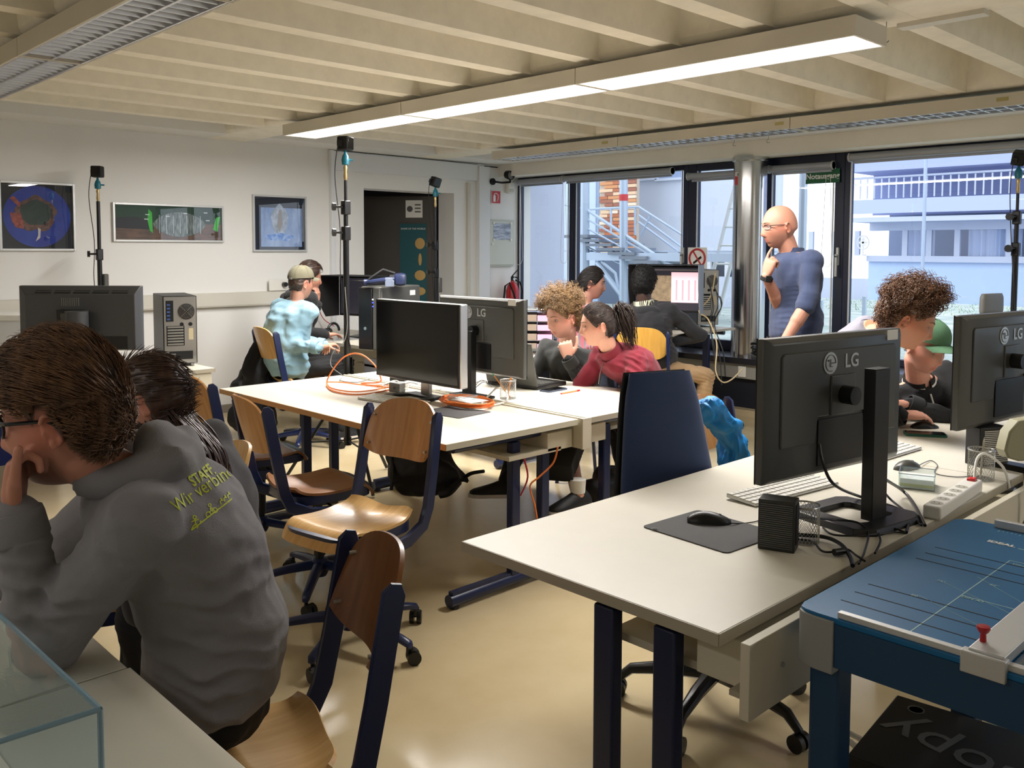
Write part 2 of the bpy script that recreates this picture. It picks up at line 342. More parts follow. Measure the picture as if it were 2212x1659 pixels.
# wall lamp bracket + detector
t = thing('wall_camera', 'small black swivel camera on a wall arm near the corner', 'camera', (7.18, YW-.06, 2.33))
obj('arm', MB().cyl((0, .0, 0), (0, -.02, 0), .04).tube([(0, -.02, 0), (.10, -.06, -.01), (.2, -.10, 0)], .012), M['blackm'], t)
obj('head', MB().cyl((.19, -.06, .09), (.17, -.14, .075), .05, .055), M['blackm'], t); obj('lens', MB().cyl((.17, -.141, .075), (.17, -.143, .075), .045), M['grey'], t)
obj('mount', MB().cyl((.2, -.1, 0), (.19, -.1, .06), .01), M['blackm'], t)
t = thing('motion_detector', 'white motion detector box beside the small black camera', 'detector', (7.5, YW-.03, 2.27)); obj('housing', MB().box(-.05, -.03, -.06, .05, .03, .07), M['white'], t, bevel=.008)
obj('sensor_window', MB().box(-.035, -.036, -.05, .035, -.029, -.01), M['duct'], t, bevel=.006)
# wall rail (cable duct) with sockets
rl = struct('trim_8', MB().box(XB, YW-.055, .993, 4.93, YW, 1.125), M['duct'], bevel=.005)
obj('duct_lid', MB().box(XB, YW-.06, 1.005, 4.93, YW-.054, 1.113), mat('duct_lid', (212, 208, 197), .45), rl, bevel=.002)
for k, x in enumerate((4.40, 4.72)):
    so = obj('wall_socket', MB().box(x-.13, YW-.07, 1.02 if k else 1.13, x+.13, YW-.058 if not k else YW-.058, 1.10 if k else 1.24), M['white'], rl, bevel=.003)
# framed pictures on the wall
def picture(x0, x1, z0, z1, lab, paint):
    p = thing('framed_picture', lab, 'picture', ((x0+x1)/2, YW, (z0+z1)/2)); w, h = (x1-x0)/2, (z1-z0)/2; f = .018
    obj('frame', MB().box(-w, -.03, -h, -w+f, 0, h).box(w-f, -.03, -h, w, 0, h).box(-w+f, -.03, -h, w-f, 0, -h+f).box(-w+f, -.03, h-f, w-f, 0, h), M['alu'], p, bevel=.002)
    paint(p, w-f, h-f)
    g = obj('glazing', MB().box(-w+f, -.0135, -h+f, w-f, -.0125, h-f), M['glasspane'], p); return p
def flat(parent, name, poly, m, y): return obj(name, MB().prism(poly, y, y+.0006, ax='y'), m, parent, ang=0)
def circ(cx, cz, rx, rz, n=40, wob=0, ph=0): return [(cx+rx*math.cos(t)*(1+wob*math.sin(5*t+ph)+wob*.6*math.sin(11*t)), cz+rz*math.sin(t)*(1+wob*math.sin(5*t+ph)+wob*.6*math.sin(9*t))) for t in np.linspace(0, 2*PI, n, endpoint=False)]
def paint1(p, w, h):
    flat(p, 'print_background', [(-w, -h), (w, -h), (w, h), (-w, h)], mat('print_black', (14, 12, 14), .6), -.006)
    flat(p, 'blue_sky_disc', circ(0, -.0, .25, .245), mat('print_blue', (18, 40, 140), .6, var=.4, vscale=6, rgb2=(34, 66, 160)), -.007)
    flat(p, 'building_ring', circ(-.01, .02, .15, .14, wob=.07), mat('print_brown', (126, 82, 62), .6, var=.9, vscale=30, rgb2=(38, 30, 30)), -.008)
    flat(p, 'brick_wing', [(-.2, .03), (-.12, .02), (-.10, -.10), (-.16, -.09), (-.19, -.04)], mat('print_red', (176, 84, 62), .6, var=.6, vscale=40, rgb2=(110, 40, 34)), -.009)
    flat(p, 'brick_wing', [(-.2, .14), (-.17, .16), (-.12, .10), (-.13, .07)], mat('print_red_2', (176, 84, 62), .6, var=.6, vscale=40, rgb2=(110, 40, 34)), -.009)
    flat(p, 'lawn', circ(-.01, .03, .115, .10, wob=.03), mat('print_green', (40, 62, 50), .6, var=.6, vscale=14, rgb2=(24, 40, 30)), -.010)
    flat(p, 'white_spire', [(.0, -.09), (.02, -.10), (.015, -.17), (-.02, -.2), (.0, -.15)], mat('print_pale', (214, 200, 190), .6), -.0105)
def paint2(p, w, h):
    flat(p, 'print_ceiling', [(-w, 0), (w, 0), (w, h), (-w, h)], mat('print_dgreen', (26, 66, 34), .6, var=.4, vscale=5), -.006)
    flat(p, 'print_ground', [(-w, -h), (w, -h), (w, .0), (-w, .0)], mat('print_ground', (120, 84, 58), .6, var=.6, vscale=8, rgb2=(70, 56, 42), stretch=(1, 1, 5)), -.006)
    flat(p, 'dark_hills', [(-w, -.05), (-.14, -.06), (-.16, .02), (-.3, .05), (-w, .04)], mat('print_hills', (34, 30, 28), .6, var=.5, vscale=20), -.007)
    flat(p, 'glass_front', [(x, z) for x, z in [(.24*math.cos(t)+.09, .11*abs(math.sin(t))**1.4*(1 if math.sin(t) > 0 else -1)-.01) for t in np.linspace(0, 2*PI, 40, endpoint=False)]], mat('print_hall', (72, 80, 76), .6, var=.8, vscale=26, rgb2=(150, 160, 150), stretch=(3, 1, .6)), -.008)
    for a in np.linspace(-.16, .34, 9):
        flat(p, 'mullion', [(a, -.09), (a+.004, -.09), (a+.004, .07), (a, .07)], mat('print_white', (220, 226, 220), .6), -.009) if abs(a-.09) < .2 else None
    gm = mat('print_bright_green', (60, 190, 50), .6)
    flat(p, 'green_pillar', [(-.19, .12), (-.16, .09), (-.155, -.09), (-.18, -.07), (-.2, .02)], gm, -.0095); flat(p, 'green_pillar', [(.40, -.05), (.44, -.07), (.47, .07), (.43, .06)], gm, -.0095)
    for x, z in ((-.2, .07), (-.21, .03), (.33, .10), (.35, .03), (-.02, .06), (.14, .09)): flat(p, 'lamp_spot', [(x-.018, z-.003), (x+.018, z-.003), (x+.018, z+.004), (x-.018, z+.004)], M['signwhite'], -.010)
def paint3(p, w, h):
    flat(p, 'print_mount', [(-w, -h), (w, -h), (w, h), (-w, h)], mat('print_dark', (26, 32, 44), .6), -.006)
    flat(p, 'print_water', [(-.2, -h+.03), (w-.03, -h+.03), (w-.03, h-.1), (-.2, h-.1)], mat('print_water', (110, 140, 190), .6, var=.9, vscale=5, rgb2=(176, 196, 224), stretch=(1, 1, .4)), -.007)
    flat(p, 'white_figure', circ(.0, .04, .09, .14, wob=.06), mat('print_figure', (190, 200, 214), .6, var=.8, vscale=12, rgb2=(120, 132, 140)), -.008)
    flat(p, 'brown_figure', [(-.01, .13), (.02, .14), (.03, .0), (.0, -.08), (-.03, -.02)], mat('print_fig2', (150, 140, 128), .6), -.009)
    flat(p, 'blue_wave', circ(.0, -.13, .15, .035, wob=.12), mat('print_wave', (70, 128, 206), .6, var=.7, vscale=20, rgb2=(190, 214, 240)), -.009)
picture(1.98, 2.545, 1.51, 2.06, 'square framed print of a round blue planet-like city on black', paint1)
picture(2.845, 3.84, 1.59, 1.923, 'wide panoramic framed print of a green-lit curved hall', paint2)
picture(4.135, 4.715, 1.505, 2.047, 'square framed print of pale blue water between dark margins', paint3)
# ceiling lamps: three rows of louvred housings
def lamp_row(x0, x1, ys, zb, zt_, lit, lab):
    g = 'rows of louvred ceiling lamps' 
    root = thing('ceiling_lamp', lab, 'ceiling lamp', (0, 0, 0))
    hm = M['fix']
    for k in range(len(ys)-1):
        a, b = ys[k], ys[k+1]; lo, hi = min(a, b)+.003, max(a, b)-.003
        h = obj('lamp_housing', MB().box(x0, lo, zb, x0+.012, hi, zt_).box(x1-.012, lo, zb, x1, hi, zt_).box(x0+.012, lo, zt_-.01, x1-.012, hi, zt_).box(x0+.012, lo, zb, x1-.012, lo+.012, zt_-.01).box(x0+.012, hi-.012, zb, x1-.012, hi, zt_-.01), hm, root)
        n = int(round((hi-lo)/.075)); lm = MB()
        for q in range(1, n): yy = lo+(hi-lo)*q/n; lm.prism([(yy-.004, zb+.004), (yy+.004, zb+.004), (yy+.012, zb+.045), (yy-.012, zb+.045)], x0+.013, x1-.013, ax='x')
        xm = (x0+x1)/2; lm.box(xm-.006, lo+.012, zb+.003, xm+.006, hi-.012, zb+.05).box(x0+.012, lo+.012, zb+.001, x0+.022, hi-.012, zb+.045).box(x1-.022, lo+.012, zb+.001, x1-.012, hi-.012, zb+.045)
        obj('louvre', lm, M['louvlit'] if lit else M['louv'], h, ang=20)
        if lit:
            obj('fluorescent_tube', MB().cyl((xm-.07, lo+.05, zb+.06), (xm-.07, hi-.05, zb+.06), .008, n=8).cyl((xm+.07, lo+.05, zb+.06), (xm+.07, hi-.05, zb+.06), .008, n=8), M['lamp'], h)
            obj('reflector', MB().box(x0+.013, lo+.013, zt_-.014, x1-.013, hi-.013, zt_-.011), M['glow'], h)
        else:
            obj('reflector', MB().box(x0+.013, lo+.013, zb+.05, x1-.013, hi-.013, zb+.053), mat('lamp_inside_dark', (120, 122, 126), .4), h)
    return root
lamp_row(3.605, 3.905, [1.71, 3.258, 4.80, 6.33], 2.416, 2.50, True, 'long lit row of louvred ceiling lamps in the middle of the room')
lamp_row(6.03, 6.32, [-1.3, .22, 1.77, 3.34, 4.955, 6.55], 2.42, 2.50, False, 'unlit row of louvred ceiling lamps nearest the windows')
lamp_row(1.26, 1.555, [-.0, 1.55, 3.06, 4.595, 6.13], 2.415, 2.50, False, 'unlit row of louvred ceiling lamps at the upper left')
for x, y, lab in ((6.9, 4.35, 'tiny wire hook hanging from the ceiling near the blinds'), (6.9, 4.02, 'second tiny wire hook from the ceiling, right of its twin'), (3.96, 1.74, 'small black wire hook at the near end of the lit lamp row')):
    tag(obj('wire_hook', MB().tube([(x, y, ZC+.01), (x, y, ZC-.05)]+[(x, y+.015*math.sin(t)-.0, ZC-.06-.015*(1-math.cos(t))) for t in np.linspace(0, 4.2, 7)], .002, 5), M['grey']), lab, 'hook')
for x, y in ((6.028, 5.1), (6.028, 3.43), (6.028, 1.92)):
    obj('tape_scrap', MB().box(x-.001, y-.04, 2.452, x, y+.03, 2.475), mat('yellow_tape', (186, 176, 120), .6), [o for o in COL.objects if o.name == 'ceiling_lamp.001'][0])
# fire extinguisher
t = thing('fire_extinguisher', 'red fire extinguisher with black hose hanging on the wall', 'extinguisher', (7.46, YW-.12, .70))
obj('cylinder_body', MB().lathe([(.0, 0), (.075, .01), (.08, .04), (.08, .34), (.06, .41), (.025, .44), (.022, .46)], 24), M['red'], t)
obj('valve', MB().lathe([(.02, .45), (.022, .50), (.01, .52)], 12).tube([(0, 0, .5), (.06, -.01, .50), (.10, -.01, .47)], .008).tube([(0, 0, .52), (.05, 0, .56), (.09, 0, .59)], .007), M['blackm'], t)
obj('hose', MB().tube([(.0, -.02, .48), (.09, -.04, .44), (.12, -.05, .34), (.08, -.08, .22), (-.02, -.09, .2), (-.06, -.08, .32), (-.10, -.05, .44), (-.14, -.02, .40), (-.16, 0, .1)], .012, 8), M['blackm'], t)
obj('holder', MB().cyl((-.15, .02, 0), (-.15, .02, .24), .055), M['black'], t)
obj('gauge', MB().cyl((.0, -.025, .48), (0, -.035, .48), .018), M['silver'], t)
# ================================================================= outside
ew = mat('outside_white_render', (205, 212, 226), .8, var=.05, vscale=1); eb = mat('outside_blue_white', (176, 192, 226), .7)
struct('ground_gravel', MB().box(7.9, -30, .25, 20.2, 30, .40), mat('gravel_moss', (150, 168, 160), .95, bump=1, bscale=40, var=.5, vscale=2.5, rgb2=(196, 200, 196)))
cour = mat('courtyard_paving', (150, 160, 175), .9); struct('ground_courtyard', MB().box(20.2, -60, -1.2, 80, 60, -1.0), cour)
# far building with balcony and window band
XF = 42.
def zf(py): return P(2000, py, 'x', XF).z
b = thing('office_building', 'pale blue long office building across the courtyard with balcony', 'building', (XF, 5, -1))
def BX(name, x0, y0, z0, x1, y1, z1, m, par=b, **k): return obj(name, MB().box(x0-XF, y0-5, z0+1, x1-XF, y1-5, z1+1), m, par, **k)
wz0, wz1 = zf(553), zf(497)
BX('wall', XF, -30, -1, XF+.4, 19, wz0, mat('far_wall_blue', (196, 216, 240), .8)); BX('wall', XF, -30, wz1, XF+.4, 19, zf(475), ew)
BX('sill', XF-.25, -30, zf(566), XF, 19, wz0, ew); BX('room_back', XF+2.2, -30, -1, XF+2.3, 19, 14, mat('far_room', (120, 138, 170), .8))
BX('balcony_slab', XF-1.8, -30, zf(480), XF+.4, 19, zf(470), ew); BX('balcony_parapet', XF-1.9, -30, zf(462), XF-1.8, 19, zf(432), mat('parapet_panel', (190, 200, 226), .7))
BX('recess_wall', XF+.3, -30, zf(462), XF+.4, 19, zf(330), mat('upper_recess_shade', (150, 162, 205), .8)); BX('roof_edge', XF-2.2, -30, zf(372), XF+.4, 19, zf(300)+2, mat('roof_soffit', (176, 186, 226), .7))  # recess wall darker blue: the balcony's shadow is put into its colour
hr = MB().cyl((-1.85, -35, zf(385)+1), (-1.85, 14, zf(385)+1), .05, n=8).cyl((-1.85, -35, zf(399)+1), (-1.85, 14, zf(399)+1), .05, n=8)
obj('handrail', hr, ew, b)
bar = MB().cyl((-1.85, 0, zf(430)+1), (-1.85, 0, zf(388)+1), .035, n=6).mesh('baluster', [ew])
for k in range(110):
    o = bpy.data.objects.new('baluster', bar); COL.objects.link(o); o.parent = b; o.location = (0, -22+.33*k, 0)
py_ = [P(x, 525, 'x', XF).y for x in (1690, 1752, 1806, 1852, 1955, 2007, 2068, 2180, 2290)]
for y in py_:
    BX('window_post', XF-.05, y-.12, wz0, XF+.1, y+.12, wz1, ew)
for y0, y1 in zip(py_[1:], py_[:-1]):
    BX('window_pane', XF+.0, y0+.12, wz0, XF+.03, y1-.12, wz1, M['glasspane'])
for x in (2120, 2160, 1975): 
    y = P(x, 525, 'x', XF).y; c_ = MB()
    c_.grid(lambda u, v: (.5+.08*math.sin(u*28), y-5+.7-1.4*u, wz0+1+(wz1-wz0)*v), 24, 1, .02); obj('curtain', c_, mat('far_curtain', (196, 206, 226), .8), b)
yf = P(1872, 540, 'x', XF).y
fo = thing('desk_fan', 'white desk fan behind the far window band', 'fan', (XF-.4, yf, zf(553))); obj('cage', MB().tube([(0, .28*math.cos(t), .62+.32*math.sin(t)) for t in np.linspace(0, 2*PI, 25)], .03, 6).tube([(0, .14*math.cos(t), .62+.16*math.sin(t)) for t in np.linspace(0, 2*PI, 19)], .02, 6), M['white'], fo)
obj('pole', MB().cyl((0, 0, 0), (0, 0, .4), .03).cyl((0, 0, 0), (0, 0, .05), .15), M['white'], fo); obj('blades', MB().box(-.01, -.22, .58, .01, .22, .66).box(-.01, -.05, .36, .01, .05, .88), M['white'], fo)
# near white wall standing out from the window, brick tower, second white house
w = D(1121, 500, 11.4); struct('wall_outside', MB().box(7.9, YW+.02, .2, 8.52, YW+.3, 4.2), mat('outside_panel', (196, 204, 224), .5))
bt = thing('brick_building', 'tall orange and cream brick tower behind the steel stairs', 'building', (0, 0, 0)); XT = 14.5
y1, y0 = P(1293, 450, 'x', XT).y, P(1373, 450, 'x', XT).y; zl = P(1330, 548, 'x', XT).z
obj('wall', MB().box(XT+.03, y0, zl, XT+.12, y1, 5.2), mat('mortar', (196, 180, 164), .9), bt)
cols = [(214, 150, 104), (232, 196, 160), (186, 112, 78), (240, 216, 190), (166, 108, 88)]
bms = [mat('brick_%d' % i, c_, .9) for i, c_ in enumerate(cols)]
bme = [[MB().box(XT, 0, 0, XT+.04, L, .062).mesh('brick', [m_]) for L in (.22, .36)] for m_ in bms]
obj('ground_floor_front', MB().box(XT+.06, y0, .3, XT+.12, y1, zl), mat('brick_house_base', (86, 100, 122), .4), bt)
nb = 0; z = zl+.01
while z < 3.15 and nb < 295:
    y = y0+random.uniform(-.1, 0)*0
    while y < y1-.1 and nb < 295:
        L = random.choice((0, 1)); ln = (.22, .36)[L]
        if y+ln > y1: L = 0; ln = .22
        if y+ln > y1+.01: break
        o = bpy.data.objects.new('brick', random.choice(bme)[L]); COL.objects.link(o); o.parent = bt; o.location = (-random.uniform(0, .012), y, z); y += ln+.012; nb += 1
    z += .075
h2 = thing('white_house', 'white rendered house wall behind the steel stairs and column', 'building', (0, 0, 0)); XH = 15.4
ya, yb = P(1372, 450, 'x', XH).y-.12, 2.0
zb_ = P(1480, 549, 'x', XH).z
obj('wall', MB().box(XH, P(1662, 450, 'x', XH).y, zb_, XH+.5, ya+.1, 6), ew, h2)
obj('plinth', MB().box(XH, P(1662, 450, 'x', XH).y, .3, XH+.3, ya+4, P(1480, 596, 'x', XH).z), ew, h2); obj('lower_recess', MB().box(XH+.7, P(1662, 450, 'x', XH).y, .3, XH+.8, ya+6, zb_+.2), mat('dark_glass_band', (74, 92, 116), .3), h2)
for px in (1395, 1440, 1500, 1525, 1563, 1585, 1620): 
    q = P(px, 570, 'x', XH); obj('band_post', MB().box(XH+.1, q.y-.04, P(px, 598, 'x', XH).z, XH+.16, q.y+.04, zb_), M['trim'], h2)
for px in (1397, 1446):
    q = P(px, 385, 'x', XH-.02); obj('window', MB().box(XH-.03, q.y-.28, q.z, XH+.01, q.y+.28, q.z+.6), mat('house_window', (150, 168, 200), .3), h2); obj('window_sill', MB().box(XH-.10, q.y-.32, q.z-.05, XH, q.y+.32, q.z), ew, h2)
lf = thing('left_house', 'grey blue house front seen left of the brick tower', 'building', (0, 0, 0)); obj('wall', MB().box(14.7, P(1293, 450, 'x', 14.7).y, .3, 15, 22, 5.5), mat('left_house_wall', (168, 188, 214), .7), lf)
for px in (1238, 1270):
    q = P(px, 450, 'x', 14.7); obj('wall_panel', MB().box(14.66, q.y-.25, .8, 14.7, q.y+.25, 5), mat('left_house_panel', (196, 210, 232), .6), lf)
# galvanised stairs with landing
gv = mat('galvanised_steel', (176, 190, 206), .45, metal=.4); st = thing('steel_staircase', 'galvanised steel outdoor staircase with landing and handrails', 'staircase', (0, 0, 0)); XS = 11.5
def S_(px, py, dx=0): return P(px, py, 'x', XS+dx)
def post(px, r=.06, p0=345, p1=800, dx=0, name='post'): a = S_(px, p1, dx); bb = S_(px, p0, dx); obj(name, MB().cyl(a, bb, r, n=10), gv, st)
post(1264, .075); post(1347, .07); obj('red_band', MB().cyl(S_(1347, 434), S_(1347, 420), .074, n=12), M['signred'], st)
a = S_(1262, 562); bb = S_(1600, 566); obj('landing_beam', MB().box(XS-.04, bb.y, a.z, XS+.04, a.y, a.z+.13), gv, st); obj('landing_deck', MB().box(XS+.1, bb.y, a.z+.14, XS+1.2, a.y+2, a.z+.17), gv, st)
for k in range(5):
    y0_ = 452-k*0; obj('stair_rail', MB().cyl(S_(1266, 452+k*20), S_(1475, 590+k*12 if k == 0 else 575+k*16), .018 if k else .03, n=6), gv, st)
for (x0, y0_, x1, y1_) in ((1275, 452, 1380, 447), (1380, 447, 1475, 508), (1405, 467, 1385, 510), (1380, 465, 1475, 535), (1380, 480, 1475, 550), (1320, 450, 1320, 505), (1372, 448, 1372, 508), (1210, 440, 1262, 452)):
    obj('handrail', MB().cyl(S_(x0, y0_, .8), S_(x1, y1_, .8), .022, n=6), gv, st)
for k in range(7):
    p = S_(1268+k*24, 512+k*9, .4); obj('stair_tread', MB().box(p.x-.5, p.y-.45, p.z-.02, p.x+.4, p.y+.10, p.z+.03), mat('tread', (120, 128, 140), .6), st) 
obj('brace', MB().cyl(S_(1290, 568), S_(1345, 640), .05, n=8), gv, st); obj('brace', MB().tube([S_(1300, 565), S_(1330, 590), S_(1342, 650)], .03, 6), gv, st)
lb = thing('leaning_ladder', 'pale aluminium ladder leaning outside behind the no smoking window', 'ladder', (0, 0, 0))
for dxp in (0, 34):
    lo_, hi_ = P(1540+dxp, 590, 'x', 13.4), P(1590+dxp, 388, 'x', 13.4); lo_ = lo_+(lo_-hi_)*((lo_.z-.40)/(hi_.z-lo_.z)); obj('stile', MB().cyl(lo_, hi_, .035, n=6), M['alu'], lb)
for k in range(5): obj('rung', MB().cyl(P(1545+k*10, 570-k*40, 'x', 13.4), P(1579+k*10, 570-k*40, 'x', 13.4), .02, n=6), M['alu'], lb)
for k, (px, dep, top) in enumerate(((1868, 12, 380), (1930, 14, 500))):
    pass
# scaffold pole and pipes on the gravel
def onp(name, pts, r, lab, cat, m=gv): return tag(obj(name, MB().tube(pts, r, 8), m), lab, cat)
onp('drain_pipe', [P(1868-140, 740, 'z', .42), P(1868-140, 345, 'x', 14)][0:1]+[P(1728, 740, 'z', .42)+Vector((0, 0, 3.4))], .05, 'grey standing pipe outside behind the bald man', 'pipe')
q = P(1774, 700, 'z', .42); onp('vent_pipe', [q, q+Vector((0, 0, .35)), q+Vector((-.1, .35, .36))], .03, 'short bent vent pipe on the gravel roof right of the man', 'pipe')
q = P(1866, 700, 'z', .42); onp('vent_pipe', [q, q+Vector((0, 0, .42))], .035, 'short upright pipe on the gravel left of the curly hair', 'pipe')
q = P(2000, 345, 'x', 30); onp('roof_pole', [Vector((30, q.y, 0)), Vector((30, q.y, 8))], .06, 'thin grey pole in front of the far balcony', 'pole')
# weeds on the gravel
wm = mat('weeds', (120, 160, 110), .9); tm = MB()
for _ in range(2600):
    x = random.uniform(12, 14.2) if random.random() < .1 else random.uniform(16.4, 20); y = random.uniform(-6, 11); h = random.uniform(.03, .14); a_ = random.uniform(0, 6.3)
    h *= .6; tm.add([(x, y, .39), (x+.015*math.cos(a_), y+.015*math.sin(a_), .39), (x+.05*math.cos(a_+1), y+.05*math.sin(a_+1), .4+h)], [(0, 1, 2)])
tag(obj('weeds', tm, wm, ang=0, fix=False), 'low green weeds growing over the gravel outside', 'plants', kind='stuff')
# ================================================================= desks
def desk(x0, y0, x1, y1, lab, z=.74, along='y', edge='greyedge', up=None, foot=None, shelf=None, board=None, t=.028, group=None):
    d = thing('desk', lab, 'desk', (x0, y0, 0), 0, group); w, l = x1-x0, y1-y0
    tp = obj('desk_top', MB().box(0, 0, z-t, w, l, z), M['top'], d, bevel=.0015)
    e = .0025
    obj('edge_band', MB().box(-e, 0, z-t+.001, 0, l, z-.0008), M[edge], tp); obj('edge_band', MB().box(0, -e, z-t+.001, w, 0, z-.0008), M['greyedge' if edge == 'greyedge' else 'board'], tp)
    fr_ = [(.06, .02), (None, None)]
    n = M['navy']
    def frame(q):
        if along == 'y':
            for u in up: obj('leg', MB().box(u-x0-.026, q-.02, .06, u-x0+.026, q+.02, z-.07), n, d, bevel=.006)
            obj('foot_bar', MB().tube([(foot[0]-x0, q, .036), (foot[1]-x0, q, .045)], .028, 12).box(foot[0]-x0+.01, q-.014, .05, foot[1]-x0-.06, q+.014, .075), n, d)
            for fx in foot: obj('levelling_foot', MB().cyl((fx-x0+(.03 if fx == foot[0] else -.03), q, 0), (fx-x0+(.03 if fx == foot[0] else -.03), q, .03), .022), M['black'], d)
            obj('support_rail', MB().tube([(foot[0]-x0+.02, q, z-t-.022), (w-.04, q, z-t-.022)], .02, 10), n, d)
        else:
            for u in up: obj('leg', MB().box(q-.02, u-y0-.031, .06, q+.02, u-y0+.031, z-.07), n, d, bevel=.006)
            obj('foot_bar', MB().tube([(q, foot[0]-y0, .036), (q, foot[1]-y0, .045)], .028, 12), n, d)
            for fx in foot: obj('levelling_foot', MB().cyl((q, fx-y0+(.03 if fx == foot[0] else -.03), 0), (q, fx-y0+(.03 if fx == foot[0] else -.03), .03), .022), M['black'], d)
            obj('support_rail', MB().tube([(q, .05, z-t-.022), (q, l-.05, z-t-.022)], .02, 10), n, d)
    if along == 'y': frame(.09); frame(l-.14)
    else: frame(.09); frame(w-.10)
    for s in (shelf or []): obj('shelf', MB().box(s[0]-x0, s[1]-y0, s[2], s[3]-x0, s[4]-y0, s[5]), M['board'], d, bevel=.001)
    for s in (board or []): obj('cable_tray', MB().box(s[0]-x0, s[1]-y0, s[2], s[3]-x0, s[4]-y0, s[5]), M['board'], d, bevel=.002)
    return d
desk(2.30, 2.77, 3.10, 4.77, 'cream desk with a beech edge, holding the black screen and orange cable', edge='topedge', up=(2.77, 2.96), foot=(2.39, 3.02), shelf=[(2.685, 2.80, .60, 3.02, 3.45, .62)], board=[(2.93, 2.80, .605, 3.095, 4.7, .69)])
desk(3.165, 2.76, 3.965, 4.76, 'cream desk with the open laptop, phone and red pen', up=(3.39, 3.57), foot=(3.24, 3.88), shelf=[(3.42, 2.95, .60, 3.8, 3.6, .62)], board=[(3.17, 2.80, .605, 3.34, 4.7, .69)])
cb = thing('cable_channel', 'cream cable channel between the two back-to-back desks', 'cable channel', (3.10, 2.75, 0))
obj('channel_board', MB().box(.008, 0, .60, .025, 2.0, .745), M['board'], cb, bevel=.001); obj('channel_board', MB().box(.040, 0, .60, .057, 2.0, .745), M['board'], cb, bevel=.001)
obj('channel_end', MB().box(.0, -.012, .60, .062, 0, .745), M['board'], cb, bevel=.001)
desk(1.56, 1.0, 3.36, 1.81, 'cream desk nearest on the right with mousepad and monitor', along='x', up=(1.37, 1.19), foot=(1.08, 1.74), shelf=[(1.70, 1.12, .565, 2.9, 1.40, .585)], board=[(1.66, 1.00, .585, 3.3, 1.12, .69)])
desk(3.365, 1.0, 5.165, 1.81, 'cream desk where the two leaning men share a mouse', along='x', up=(1.37, 1.19), foot=(1.08, 1.74))
cc = thing('cable_channel', 'cream modesty board along the near right desks beside the blue cutter table', 'cable channel', (1.565, .93, 0))
obj('channel_board', MB().box(0, 0, .575, 3.4, .022, .735), M['board'], cc, bevel=.0015); obj('cable_trough', MB().box(.03, .022, .60, 3.4, .065, .612), M['greyedge'], cc)
obj('screw', MB().cyl((.13, -.004, .655), (.13, 0, .655), .006), M['silver'], cc)
desk(-.75, .60, .625, 1.685, 'grey-lit desk top in the bottom left corner under the clear box', along='y', up=(.45, .2), foot=(-.1, .6))
desk(-.75, 1.69, .62, 2.75, 'desk the man in the grey hoodie leans his elbow on', along='y', up=(.45, .2), foot=(-.1, .6))
d4 = desk(1.25, 5.62, 2.68, 6.42, 'cream desk by the picture wall under the big monitor back', along='x', up=(5.75, 5.9), foot=(5.65, 6.3), board=[(1.3, 5.63, .52, 2.66, 5.65, .71)])
for x in (2.47, 2.555): obj('leg', MB().box(x-1.25-.018, .11, .05, x-1.25+.018, .15, .7), M['navy'], d4, bevel=.004)
desk(4.17, 5.89, 4.97, 7.70, 'cream desk with the black tower and headset near the doorway', along='y', up=(4.4, 4.7), foot=(4.25, 4.9), shelf=[(4.3, 5.95, .55, 4.9, 6.4, .57)], board=[(4.93, 5.95, .30, 4.95, 7.6, .7)])
desk(5.85, 4.46, 7.14, 5.55, 'thin white desk by the window under the hooded monitor', z=.825, t=.022, along='x', up=(4.7, 5.2), foot=(4.5, 5.5))
desk(4.15, 4.42, 4.80, 5.4, 'dark cluttered desk behind the curly blond man', z=.72, along='y', up=(4.4, 4.6), foot=(4.2, 4.75))
obj('desk_mat', MB().box(.02, .02, .721, .63, .95, .727), mat('navy_mat', (26, 34, 52), .5), [o for o in COL.objects if o.get('label', '').startswith('dark cluttered')][0])
obj('side_panel', MB().box(.13, .05, .02, .16, .36, .62), mat('pale_blue_panel', (196, 206, 236), .5), [o for o in COL.objects if o.get('label', '').startswith('cream desk with the black tower')][0], bevel=.003)
